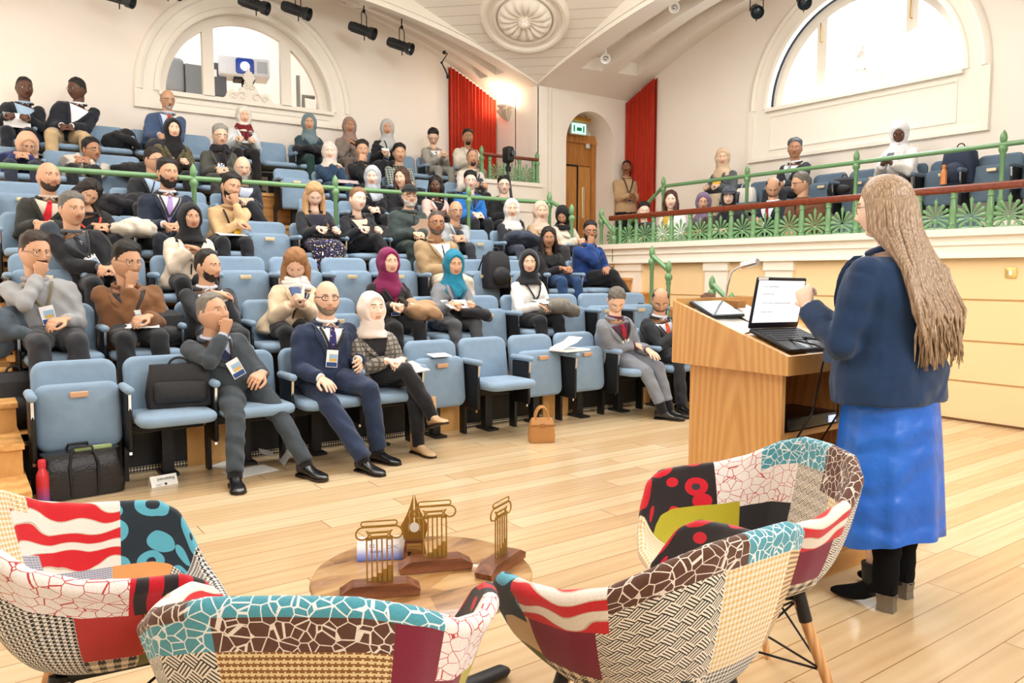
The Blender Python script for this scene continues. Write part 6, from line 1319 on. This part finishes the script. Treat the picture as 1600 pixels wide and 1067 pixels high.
def trophy(label, loc, rz, flip=1):
    t = thing('award_trophy', label, 'trophy', tuple(loc), rz, None)
    b = MB(); b.rings([[V((x, y, 0)) for x, y in ((-.105, -.028), (.105, -.028), (.105, .028), (-.105, .028))], [V((x, y, .016)) for x, y in ((-.108, -.028), (.108, -.028), (.108, .028), (-.108, .028))], [V((x, y, .036)) for x, y in ((-.072, -.028), (.072, -.028), (.072, .028), (-.072, .028))]]); obj('base', b, M_wal, t, False)
    b = MB(); w, z0, z1 = .034, .034, .158; n_ = 6; bw = .0042
    for i in range(n_):
        x = -w+2*w*i/(n_-1); b.box(x-bw/2, x+bw/2, -.0015, .0015, z0, z1)
        if i < n_-1: x2 = -w+2*w*(i+1)/(n_-1); b.box(x, x2, -.0015, .0015, z0, z0+.006+.010*(i if flip > 0 else n_-2-i)); b.box(x, x2, -.0015, .0015, z1-.004-.003*(i in (0, n_-2)), z1)
    b.box(-w-bw/2, w+bw/2, -.0015, .0015, z1, z1+.003)
    cap_ = lambda x0, x1, za, zb, r_: [(x1-r_+r_*math.cos(q), zb-r_+r_*math.sin(q)) for q in [PI/2*k/4 for k in range(5)]]+[(x0+r_-r_*math.sin(q), zb-r_+r_*math.cos(q)) for q in [PI/2*k/4 for k in range(5)]]+[(x0+r_-r_*math.cos(q), za+r_-r_*math.sin(q)) for q in [PI/2*k/4 for k in range(5)]]+[(x1-r_+r_*math.sin(q), za+r_-r_*math.cos(q)) for q in [PI/2*k/4 for k in range(5)]]
    ribbon(b, cap_(-.024, .024, z1+.004, z1+.013, .004), .003, .003, True); ribbon(b, cap_(-.048, .048, z1+.033, z1+.046, .006), .0035, .003, True)
    ribbon(b, [(-.045, z1+.030), (.045, z1+.030)], .004)
    for s in (-1, 1):
        ribbon(b, [(s*.045, z1+.030)]+[(s*(.044+.019*math.sin(q)*(1-.012*k)), z1+.011+.019*math.cos(q)*(1-.03*k)) for k, q in enumerate([PI*j/8 for j in range(1, 13)])]+[(s*.032, z1+.012)], .0045)
        ribbon(b, [(s*.030, z1+.018), (s*.036, z1+.019)], .003)
    ribbon(b, [(-.034, z1+.016), (.034, z1+.016)], .003)
    obj('column_plate', b, M_gold, t, False); return t
ZT = .4515
def onT(px, py): p = onZ(px, py, ZT); return p
CH = -HEAD
trophy('gold column trophy on walnut base, nearest to the camera on the round table', onT(594, 928), CH+R(12)); trophy('gold column trophy on walnut base in the middle of the round table', onT(680, 888), CH+R(14)); trophy('gold column trophy turned edge-on at the right of the round table', onT(783, 886), CH+R(62))
# nib trophy
t = thing('nib_trophy', 'gold pen-nib trophy with walnut base and white disc, centre of the table', 'trophy', tuple(onT(648, 872)), CH+R(6))
b = MB(); b.rings([[V((x*k, y*k2, z)) for x, y in ((-.036, -.022), (.036, -.022), (.036, .022), (-.036, .022))] for k, k2, z in ((1, 1, 0), (1, 1, .004), (.8, .7, .060))]); obj('base', b, M_wal, t, False)
b = MB(); b.rings([[V((-.026, -.0235, .006)), V((.026, -.0235, .006)), V((.026, -.0225, .006)), V((-.026, -.0225, .006))], [V((-.022, -.0175, .052)), V((.022, -.0175, .052)), V((.022, -.0165, .052)), V((-.022, -.0165, .052))]]); pl_ = obj('plaque', b, metal('#d8b36a', .35), t, False)
Mp = frame(t.location, CH+R(6)) @ Matrix.Translation((0, -.0245, 0)) @ Matrix.Rotation(R(83), 4, 'X'); MI = plain('#241a12', .5)
text('plaque_text', 'Euromed', .0105, Mp @ Matrix.Translation((-.008, .014, .0006)), MI, t, .0002); text('plaque_text', 'SCRIPTORIUM INST', .0048, Mp @ Matrix.Translation((-.020, .042, .0006)), MI, t, .0002); text('plaque_text', 'Award of the Year', .0042, Mp @ Matrix.Translation((-.020, .035, .0006)), MI, t, .0002)
b = MB(); b.box(-.020, -.011, -.003, -.001, .014, .026); b.box(-.022, -.009, -.003, -.001, .026, .029); b.tr(Matrix.Translation((0, -.0215, 0))); obj('plaque_emblem', b, MI, t, False)
b = MB()
for s in (-1, 1):
    pts_ = [(.002, .200), (.006, .186), (.014, .160), (.024, .135), (.036, .112), (.044, .100), (.038, .085), (.032, .06), (.0, .06), (.0, .098), (.002, .10)]; b.rings([[V((s*x, y, z)) for x, z in pts_] for y in (-.0015, .0015)])
obj('nib_plate', b, M_gold, t, False)
b = MB(); b.lathe([(.015, 0), (.015, .003)], 24, Matrix.Translation((0, -.001, .098)) @ Matrix.Rotation(PI/2, 4, 'X')); obj('disc', b, M_paper, t); b = MB()
for s in (-1, 1): b.tube([V((s*x, -.002, z)) for x, z in ((.012, .15), (.016, .135), (.012, .12), (.018, .10), (.017, .086))], .0012, 6)
obj('scroll_line', b, metal('#f0d9a0', .3), t)
def tent(label, M, w, h, col, lines, name='name_card', cat='card'):
    t = thing(name, label, cat, tuple(M.translation), M.to_euler().z); b = MB(); a = .035
    for s in (-1, 1): b.rings([[V((x, s*y, z)) for x, y, z in ((-w/2, a, 0), (w/2, a, 0), (w/2, a+.0015, 0), (-w/2, a+.0015, 0))], [V((x, s*y, z)) for x, y, z in ((-w/2, 0, h), (w/2, 0, h), (w/2, .0015, h), (-w/2, .0015, h))]])
    obj('card', b, col, t, False); return t, math.atan2(h, a)
n = NT('card_blue'); co = n.coord('Object'); s3 = n.n('ShaderNodeSeparateXYZ'); n.set(s3.inputs[0], co); n.col(n.ramp(n.math('DIVIDE', s3.outputs[2], .06), [(.0, srgb('#41509c')), (.25, srgb('#8f97d0')), (.6, srgb('#f1f1f5'))])); n.p(.6)
mt = frame(onT(610, 868), CH+R(8)); t, an = tent('folded white place card fading to blue behind the front trophy', mt, .20, .062, n.m, None)
for s_, x_, z_ in (('Future', -.06, .02), ('CIVIC', -.01, .030), ('2 0 2', -.075, .034)): text('card_text', s_, .014, mt @ Matrix.Translation((x_, -.036+.036*z_/.062-.0012, z_)) @ Matrix.Rotation(an, 4, 'X'), plain('#3a4a9a'), t, .0003)
mt = frame(onZ(255, 757, 0), R(8)) ; t, an = tent('white folded Reserved sign standing on the floor by the front row', mt, .16, .062, M_paper, None)
text('sign_text', 'Reserved', .028, mt @ Matrix.Translation((.062, -.036+.026*.55-.001, .050)) @ Matrix.Rotation(an, 4, 'X') @ Matrix.Rotation(PI, 4, 'Z'), M_black, t, .0004); text('sign_text', 'CBMT', .014, mt @ Matrix.Translation((-.02, -.033, .015)) @ Matrix.Rotation(an, 4, 'X') @ Matrix.Rotation(PI, 4, 'Z'), plain('#8d93a0'), t, .0004)
b = MB(); b.lathe([(.008, 0), (.008, .001)], 14, mt @ Matrix.Translation((.005, -.034, .012)) @ Matrix.Rotation(an, 4, 'X')); obj('sign_emblem', b, M_black, t, True, True)
# ---- bags, bottles, coats, papers
def bagbox(w, d, h, top=.7, r=.25, n=20):
    rs = []
    for k, (z, s) in enumerate(((0, .9), (.02, 1), (.3, 1.04), (.6, .98), (.85, .9), (1, top))):
        rs.append([V((w/2*s*math.copysign(abs(math.cos(q))**r, math.cos(q)), d/2*(s if z < .9 else s*.6)*math.copysign(abs(math.sin(q))**r, math.sin(q)), z*h)) for q in [2*PI*j/n for j in range(n)]])
    return MB().rings(rs)
def handle(w, h, r, z, y=0, n=12): return MB().tube([V((w/2*math.cos(q)*1.0, y, z+h*math.sin(q))) for q in [PI*j/n for j in range(n+1)]], r, 8)
t = thing('handbag', 'tan leather handbag with two rolled handles standing on the floor', 'bag', tuple(onZ(846, 690, 0)), CH+R(8)); obj('body', bagbox(.20, .11, .19, .78), M_tan, t)
for y in (-.03, .03): obj('handle', handle(.11, .11, .007, .17, y), M_tan, t)
b = MB(); b.box(-.10, .10, -.058, -.054, .13, .145); b.rbox(-.018, .018, -.062, -.056, .12, .155, .004); obj('strap_trim', b, plain('#9c6a3a', .4), t)
t = thing('tote_bag', 'large black patent tote bag under the leftmost front seat', 'bag', tuple(onZ(132, 778, 0)+V((0, .10, 0))), R(4)); obj('body', bagbox(.44, .2, .27, .95), plain('#17171a', .22, 0, .2, 30, .35), t)
for y in (-.105, .105): obj('handle', MB().tube([V((-.07, y, .02)), V((-.075, y*1.05, .2)), V((-.05, y*.6, .30)), V((.05, y*.6, .30)), V((.075, y*1.05, .2)), V((.07, y, .02))], .008, 8), M_leather, t)
b = MB(); b.box(-.03, .17, -.02, .02, .26, .285); obj('green_lining', b, plain('#a9bf84'), t, False)
def bottle(label, loc, cols, h=.26, r=.034):
    t = thing('water_bottle', label, 'bottle', tuple(loc)); b = MB(); k = h/.26
    b.lathe([(r*.9, 0), (r, .004*k), (r, .15*k), (r*.92, .175*k), (r*.55, .205*k), (r*.5, .215*k)], 20)
    n = NT('bottle_paint'); co = n.coord(); s3 = n.n('ShaderNodeSeparateXYZ'); n.set(s3.inputs[0], co); n.col(n.ramp(n.math('DIVIDE', s3.outputs[2], h), [(.0, srgb(cols[0])), (.45, srgb(cols[1]))])); n.p(.25, 0, .5); obj('body', b, n.m, t)
    b = MB(); b.lathe([(r*.6, .213*k), (r*.62, .225*k), (r*.62, .25*k), (r*.5, .26*k)], 16); obj('cap', b, plain(cols[1], .3), t)
bottle('red to purple metal water bottle on the floor by the tote bag', onZ(68, 786, 0)+V((.0, -.02, 0)), ('#5a4a9a', '#c9303a'))
def laptopbag(label, M, w=.40, d=.12, h=.28):
    t = thing('laptop_bag', label, 'bag', tuple(M.translation), M.to_euler().z); obj('body', bagbox(w, d, h, .88, .3), plain('#1f2023', .6, 0, .15, 40, .2), t); obj('handle', handle(.12, .05, .008, h-.01), M_leather, t)
    b = MB(); b.rbox(-w*.4, w*.4, -d/2-.02, -d/2+.01, .03, h*.62, .03, puff=.01); obj('pocket', b, plain('#26272b', .6, 0, .1, 30, .2), t)
    b = MB(); b.tube([V((w*.42, 0, h*.8)), V((w*.55, -.02, h*.4)), V((w*.52, -.05, .03))], .010, 8, .4); obj('strap', b, M_leather, t); return t
laptopbag('black laptop bag leaning on the lowered front seat next to the man in dark grey', frame((1.16, YB[0]-.22, .462), R(-8)))
def backpack(label, loc, rz, w=.32, h=.40, col='#232428', s=1):
    t = thing('backpack', label, 'bag', tuple(loc), rz); rs = []
    b = bagbox(w, .2, h, .55, .45)
    obj('body', b, plain(col, .7, 0, .2, 30, .35), t); b = MB(); b.ball((0, -.10, h*.33), (w*.38, .06, h*.26), 16, 10); obj('front_pocket', b, plain(col, .6, 0, .2, 30, .35), t)
    obj('handle', handle(.08, .04, .007, h*1.0), M_leather, t); b = MB(); b.tube([V((-w*.3, .10, h*.9)), V((-w*.4, .16, h*.5)), V((-w*.3, .1, .05))], .014, 8, .4); obj('shoulder_strap', b, M_leather, t); return t
def seat_at(row, px, py, dy=-.25, dz=.465):
    P = onY(px, py, YB[row]+dy); return V((P.x, YB[row]+dy, FL[row]+dz))
backpack('black backpack with a loop handle on the seat behind the laptop bag', seat_at(1, 252, 545), R(10), .34, .26)
backpack('black backpack with red trim on an empty third-row seat', seat_at(2, 775, 395), 0, .30, .40)
backpack('dark green leather backpack on the top row floor', V((onY(462, 290, YB[6]-.35).x, YB[6]-.45, FL[6])), 0, .28, .40, '#23281f')
backpack('navy backpack on the upper gallery seat beside the orange bottle', V((9.25, onX(1500, 260, 9.25).y, 1.85+.465)), -PI/2, .36, .42, '#1f2c44')
backpack('black rucksack slumped on an upper gallery seat beside the grey-haired man', V((9.25, onX(1320, 270, 9.25).y, 1.85+.465)), -PI/2, .40, .22)
bottle('orange water bottle on the upper gallery seat beside the navy backpack', V((9.10, onX(1475, 270, 9.10).y, 1.85+.47)), ('#d98a4a', '#d98a4a'), .22, .035)
t = thing('white_handbag', 'white leather handbag beside the woman in the beige hijab on the gallery', 'bag', (9.2, onX(1166, 275, 9.2).y, 1.85+.465), -PI/2); obj('body', bagbox(.30, .12, .22, .85), plain('#e9e3d8', .4), t); obj('handle', handle(.16, .10, .006, .2), plain('#e9e3d8', .4), t)
def coat_heap(label, loc, size, col, pat=None, pat2=None, seed=1, name='folded_coat'):
    rg_ = random.Random(seed); b = MB(); sx, sy, sz = size
    for k in range(9):
        b.ball((rg_.uniform(-.32, .32)*sx, rg_.uniform(-.3, .3)*sy, sz*.4+rg_.uniform(-.12, .2)*sz), (sx*rg_.uniform(.22, .34), sy*rg_.uniform(.25, .4), sz*rg_.uniform(.3, .42)), 12, 8)
    b.tube([V((-.4*sx, -.2*sy, sz*.5)), V((-.2*sx, -.45*sy, sz*.55)), V((.25*sx, -.5*sy, sz*.35)), V((.45*sx, -.3*sy, .15*sz))], [.035, .045, .05, .04], 10)
    me = bake(b, .010, 2, .006, name, .8); o = mobj(name, me, cloth(col, .6, pat, pat2), None); o.location = loc; return tag(o, label, 'coat')
def lap(short, dz=.62, fwd=.36, dx=0):
    t, root, rz = SH[short]; p = Matrix.Rotation(rz, 3, 'Z') @ V((dx, -fwd, dz)); return V(root)+p
coat_heap('beige coat bundled on the lap of the woman in the maroon hijab', lap('the woman in the maroon hijab', .585, .42, .16), (.34, .30, .20), '#b08e6c', seed=2)
coat_heap('grey tweed coat on the lap of the woman in the white sweater', lap('the woman in the white sweater', .575, .46, .14), (.40, .30, .20), '#86827a', 'tweed', '#3a3834', 3)
coat_heap('cream coat draped on the legs of the dozing woman', lap('the dozing woman', .56, .34, .26), (.36, .44, .20), '#cfc5b4', seed=4)
coat_heap('navy puffer coat on the lap of the woman in white hijab and dark coat', lap('the woman in the white hijab and dark coat', .575, .40, .02), (.44, .34, .22), '#333c4c', seed=5)
coat_heap('black coat folded on the lap of the woman in the teal hijab', lap('the woman in the teal hijab', .57, .44, .10), (.34, .26, .14), '#1d1e22', seed=6)
coat_heap('black coat and papers heap on the top-row seat between two men', V((onY(188, 195, YB[6]-.25).x, YB[6]-.25, FL[6]+.47)), (.42, .34, .26), '#1f1f22', seed=7)
coat_heap('dark leather jacket on the lap of the woman in the patterned hijab', lap('the woman in the patterned hijab', .57, .36, -.06), (.40, .32, .20), '#26262a', seed=8)
coat_heap('black coat heap on the seat behind the bald man in the red tie', seat_at(4, 185, 275), (.5, .34, .28), '#232328', seed=9)
coat_heap('dark puffer coat beside the young man in the pale hooded jacket', seat_at(5, 200, 245, -.25), (.45, .34, .25), '#1f2023', seed=10)
coat_heap('grey-blue jacket heaped at the left edge beside the man in the grey sweater', seat_at(1, 14, 490), (.4, .34, .34), '#4a5560', seed=11)
backpack('black bag standing on the second step of the tier at the left edge', V((onY(22, 600, 5.92).x, 5.92, FL[1])), R(5), .30, .36)
def held(label, short, dz, fwd, dx, w, h, mat, tilt=35, rz=0, name='paper_sheet', cat='paper', th=.003):
    p = lap(short, dz, fwd, dx); r0 = SH[short][2]; return sheet(label, Matrix.Translation(p) @ Matrix.Rotation(r0+R(rz), 4, 'Z') @ Matrix.Rotation(R(tilt), 4, 'X'), w, h, mat, None, cat, name, th)
M_phone = plain('#2d4a78', .3); M_blk = plain('#16171b', .35)
held('blue phone in the hands of the woman in the beige coat', 'the woman with a blue phone', .82, .44, 0, .078, .155, M_phone, 55, 0, 'phone', 'phone', .009)
held('white paper held by the man in the top-left corner', 'the man reading a white paper', .68, .40, 0, .26, .2, M_paper, 60)
held('black folder on the lap of the blonde woman', 'the blonde woman', .645, .42, .02, .33, .24, M_blk, 14, 0, 'folder', 'folder', .012)
held('black tablet on the lap of the woman with tied-back hair', 'the woman in the black blazer with tied-back hair', .70, .40, .10, .27, .2, M_blk, 40, 0, 'tablet', 'tablet', .008)
held('brown folder held by the man in the black cap', 'the man in the black cap', .74, .38, .10, .24, .3, plain('#8a6f5a'), 50, -30, 'folder', 'folder', .01)
held('white booklet and phone on the lap of the woman in the teal hijab', 'the woman in the teal hijab', .715, .42, -.02, .26, .2, M_paper, 18, 0, 'booklet', 'booklet', .01)
held('phone lying on the booklet of the woman in the teal hijab', 'the woman in the teal hijab', .733, .42, -.04, .075, .15, M_blk, 18, 60, 'phone', 'phone', .008)
held('white papers on the lap of the woman in the white sweater', 'the woman in the white sweater', .72, .42, .08, .3, .2, M_paper, 10, 0)
held('dark phone held by the woman in the maroon hijab', 'the woman in the maroon hijab', .74, .42, .03, .075, .15, M_blk, 40, 30, 'phone', 'phone', .009)
held('grey tablet on the lap of the woman in the checked blazer', 'the woman in the checked blazer', .62, .40, .15, .25, .18, plain('#b9bcc2', .4), 20, 25, 'tablet', 'tablet', .008)
held('black notebook on the lap of the woman in the black hijab, sixth row', 'the woman in the black hijab', .66, .42, 0, .28, .2, M_blk, 15, 0, 'notebook', 'notebook', .012)
held('black folder on the lap of the woman in the peach hijab', 'the woman in the peach hijab', .58, .42, .04, .3, .2, M_blk, 30, 0, 'folder', 'folder', .01)
held('leaflet on the lap of the man in the brown jacket', 'the man in the brown jacket', .625, .40, .02, .22, .13, M_paper, 12, -10, 'leaflet', 'leaflet')
held('white paper on the lap of the man in the beige sweater', 'the man in the beige sweater', .62, .40, .0, .26, .18, M_paper, 10, 0)
held('yellow badge hanging at the waist of the man in the beige sweater', 'the man in the beige sweater', .66, .36, .06, .06, .09, plain('#e6b93c', .5), 50, 0, 'badge_card', 'badge')
held('blue folder on the lap of the man in the bright blue jacket', 'the man in the bright blue jacket', .63, .40, 0, .3, .2, plain('#2a4fa8', .4), 12, 0, 'folder', 'folder', .01)
held('dark notebook raised by the man in the cream knit', 'the man in the cream knit', .74, .36, .10, .16, .2, plain('#3a4152'), 55, 0, 'notebook', 'notebook', .01)
held('white leaflet held by the woman in the red scarf', 'the woman in the red scarf', .69, .38, .0, .2, .13, M_paper, 20, 0, 'leaflet', 'leaflet')
held('white cup held by the woman in the long grey hijab', 'the woman in the long grey hijab', .74, .40, -.02, .12, .12, M_paper, 70, 0, 'leaflet', 'leaflet')
held('phone held by the bearded man looking down on the gallery', 'the bearded man looking down', .80, .42, 0, .075, .14, M_blk, 40, 0, 'phone', 'phone', .009)
held('black phone held by the woman in the white hijab on the gallery', 'the woman in the white hijab', .82, .44, 0, .075, .15, M_blk, 50, 0, 'phone', 'phone', .009)
held('yellow card held by the woman in the beige hijab on the gallery', 'the woman in the beige hijab', .80, .38, 0, .12, .1, plain('#e0a63c'), 60, 20, 'card', 'card')
held('pale pink pouch on the lap of the woman in the blue velvet jacket', 'the woman in the blue velvet jacket', .60, .40, .08, .3, .2, plain('#dcc6c4', .6), 5, 0, 'pouch', 'bag', .04)
# loose papers
b_ = frame(onZ(440, 724, 0), R(-10)); t = thing('open_booklet', 'open white booklet lying on the floor between the front-row men', 'booklet', tuple(b_.translation), R(-10))
for s in (-1, 1): b = MB(); b.rings([[V((s*.002+s*x, y, .002+z)) for x, z in ((0, .0), (.05, .07-.0*s), (.10, .09 if s < 0 else .03), (.14, .10 if s < 0 else .01))] for y in (-.09, .09)], False, False); obj('page', b, M_paper, t)
sheet('white sheet lying flat on the floor under the front seats', frame(onZ(392, 737, 0)+V((0, 0, .002)), R(12)), .3, .21); sheet('second white sheet half under the front seat', frame(onZ(372, 727, 0)+V((-.02, .06, .002)), R(40)), .25, .2)
x_ = GX0+SW*8; sheet('white papers piled on the armrest left of the tan handbag', Matrix.Translation((x_, YB[0]-.27, .645)) @ Matrix.Rotation(R(6), 4, 'Z'), .3, .22, th=.014)
b = MB(); P_ = V((x_-.02, YB[0]-.25, .662)); b.rings([[P_+V((x, y, z)) for x, z in ((-.12, 0), (-.05, .03), (.04, .055), (.11, .10))] for y in (-.09, .1)], False, False); tag(obj('open_page', b, M_paper), 'raised white page standing up from the papers on the armrest', 'paper')
for k, lab in ((5, 'small white card on top of the upturned seat beside the checked blazer woman'), (9, 'white folded card on the upturned seat beside the light grey suit')):
    sheet(lab, Matrix.Translation((GX0+SW*(k+.5), YB[0]-.17, .672)) @ Matrix.Rotation(R(8), 4, 'X'), .17, .12, None, None, 'card', 'name_card')
# ---- camera tripod in the aisle
P_ = onY(794, 244, 9.6); hz = P_.z-1.45; t = thing('camera_tripod', 'black video camera on a tall tripod beside the landing balustrade', 'tripod', (P_.x, P_.y, 1.45))
for k in range(3): a = R(30+120*k); b = MB(); b.tube([V((0, 0, hz-.20)), V((.14*math.cos(a), .14*math.sin(a), hz*.5)), V((.28*math.cos(a), .28*math.sin(a), 0))], [.016, .014, .010], 8); obj('leg', b, plain('#3b3d42', .4), t)
b = MB(); b.lathe([(.04, hz-.22), (.045, hz-.16), (.02, hz-.14), (.03, hz-.1)], 14); obj('head', b, M_black, t); b = MB(); b.rbox(-.06, .06, -.09, .09, hz-.10, hz+.14, .04, axis='y'); cm_ = obj('camera_body', b, M_black, t)
b = MB(); b.tube([V((0, -.09, hz+.03)), V((0, -.15, hz+.03))], .04, 16); obj('lens', b, plain('#2a2a2e', .2), cm_)
# ---- stage spotlights on the arches
def spot(label, P, aim, s=1.0, drop=.16):
    t = thing('stage_spotlight', label, 'spotlight', tuple(P), 0, 'stage lanterns on the arches'); d = (V(aim)-P).normalized(); M_ = Mloc((0, 0, 0), d, (0, 0, 1))
    b = MB(); b.lathe([(.03, -.24), (.065, -.23), (.07, -.12), (.06, -.10), (.062, .06), (.07, .08), (.085, .10), (.088, .17), (.082, .17), (.070, .12), (.0, .10)], 20, M_)
    for q in range(8): a = q*PI/4; b.tube([M_ @ V((.068*math.cos(a), .068*math.sin(a), -.20)), M_ @ V((.064*math.cos(a), .064*math.sin(a), .06))], .006, 5)
    obj('barrel', b, plain('#232527', .5), t); b = MB(); b.lathe([(.066, .12), (.03, .135), (.001, .138)], 20, M_); obj('lens', b, plain('#27343d', .08), t)
    sd = d.cross(V((0, 0, 1))).normalized(); b = MB(); b.tube([sd*.085, sd*.085+V((0, 0, .22)), sd*.06+V((0, 0, .25)), -sd*.06+V((0, 0, .25)), -sd*.085+V((0, 0, .22)), -sd*.085], .007, 8); obj('yoke', b, M_black, t)
    b = MB(); b.tube([V((0, 0, .25)), V((0, 0, .25+drop))], .010, 8); b.ball((0, 0, .27), (.025, .025, .03), 8, 6); obj('clamp', b, M_black, t); b = MB(); b.tube([V((0, 0, -.07)), V((0, 0, -.13))], .008, 6, rnd=True); obj('knob', b, M_black, t); return t
for px, py, lab in ((186, -4, 'black stage spotlight cut by the top edge above the two top-left men'), (262, -16, 'black stage spotlight almost out of frame above the projector window'), (400, 8, 'black stage spotlight above the projector window, third from the corner'), (466, 17, 'black stage spotlight above the right end of the projector window'), (569, 48, 'upper of the two black spotlights over the plain back wall'), (628, 72, 'lower of the two black spotlights, nearer the left red curtain')):
    P = onY(px, py, 10.55); spot(lab, P, (10.5, 4.0, 1.4), 1, max(.05, (zBo(P.x)+zBi(P.x))/2+.1-P.z-.25))
for px, py, lab in ((1182, 17, 'black stage spotlight hanging left above the large bright window'), (1256, 2, 'black stage spotlight hanging right above the large bright window')):
    P = onX(px, py, 9.0); spot(lab, P, (2.5, 1.0, 1.0), 1, max(.05, zRo(P.y)-P.z-.2))
for px, py, lab in ((946, 90, 'small white ceiling spotlight low in the right-hand arch'), (1053, 10, 'small white ceiling spotlight high in the right-hand arch')):
    P = onX(px, py, 8.2); t = thing('ceiling_spotlight', lab, 'spotlight', tuple(P)); b = MB(); M_ = Mloc((0, 0, 0), (-.5, -.6, -.6)); b.lathe([(.05, -.07), (.07, .0), (.075, .06), (.06, .06), (.04, .02), (.001, .01)], 16, M_); b.tube([V((0, 0, .03)), V((0, 0, .2))], .015, 8); obj('shade', b, M_white, t)
    b = MB(); b.ball((0, 0, .03), .03, 10, 6, M_); obj('bulb', b, metal('#b9b9b9', .2), t)
P = onY(697, 105, 10.7); t = thing('clamp_arm', 'jointed black clamp arm hanging beside the top of the left curtain', 'bracket', tuple(P)); pp = [onY(x, y, 10.7)-P for x, y in ((694, 82), (699, 84), (690, 98), (696, 110), (700, 120))]; b = MB(); b.tube(pp, .012, 8); obj('arm', b, M_black, t); b = MB(); b.ball(tuple(pp[0]), .03, 8, 6); b.ball(tuple(pp[-1]), .03, 8, 6); b.ball(tuple(pp[2]), .02, 8, 6); obj('joints', b, M_black, t)
# ---- things in the projection room
P = onY(381, 109, YW+.75); t = thing('video_projector', 'white video projector glowing blue behind the arched back window', 'projector', tuple(P), R(-12)); b = MB(); b.rbox(-.36, .36, -.2, .25, -.13, .15, .03); obj('case', b, plain('#d9dade', .4), t); b = MB(); b.rbox(-.13, .13, -.215, -.19, -.11, .12, .04); obj('lens_panel', b, plain('#1f3f9a', .3), t)
b = MB(); b.ball((0, -.22, .0), (.065, .02, .065), 16, 8); obj('lens', b, emit('#cfe0ff', 5.0), t); b = MB(); b.box(.17, .32, -.203, -.19, -.08, .09); obj('vent', b, plain('#a8abb2', .6), t, False); b = MB(); b.tube([V((0, 0, -.13)), V((0, 0, -.40))], .04, 10); b.box(-.15, .15, -.1, .15, -.17, -.13); obj('bracket', b, M_black, t)
P = onY(336, 124, YW+.9); t = thing('equipment_box', 'dark grey equipment box left of the projector', 'box', tuple(P)); b = MB(); b.box(-.14, .14, -.1, .2, -.26, .22); obj('case', b, plain('#55565b', .6), t, False); b = MB(); b.box(-.08, .0, -.106, -.1, .02, .12); obj('label', b, M_paper, t, False)
P = onY(282, 120, YW+.9); t = thing('equipment_rack', 'grey shrouded equipment behind the left pane of the arched window', 'equipment', tuple(P)); b = MB(); b.rbox(-.33, .05, -.1, .3, -.26, .26, .08); obj('cover', b, plain('#84878a', .7, 0, .1, 6, .3), t); b = MB(); b.box(.05, .32, -.1, .3, -.26, .18); obj('case', b, plain('#76797c', .6), t, False)
P = onY(474, 145, YW+.7); t = thing('standing_pipe', 'grey pipe and bracket behind the right pane of the arched window', 'pipe', tuple(P)); b = MB(); b.tube([V((-.08, 0, -.25)), V((-.08, 0, .25))], .03, 10); b.tube([V((0, 0, -.25)), V((0, 0, -.05)), V((.18, 0, -.05))], .03, 10); obj('tube', b, plain('#77756e', .5), t)
P = onY(500, 158, YW+.6); t = thing('side_monitor', 'dark monitor seen from behind at the right corner of the arched window', 'monitor', tuple(P)); b = MB(); b.rbox(-.05, .16, -.03, .03, -.2, .2, .02); obj('case', b, plain('#3f4143', .5), t)
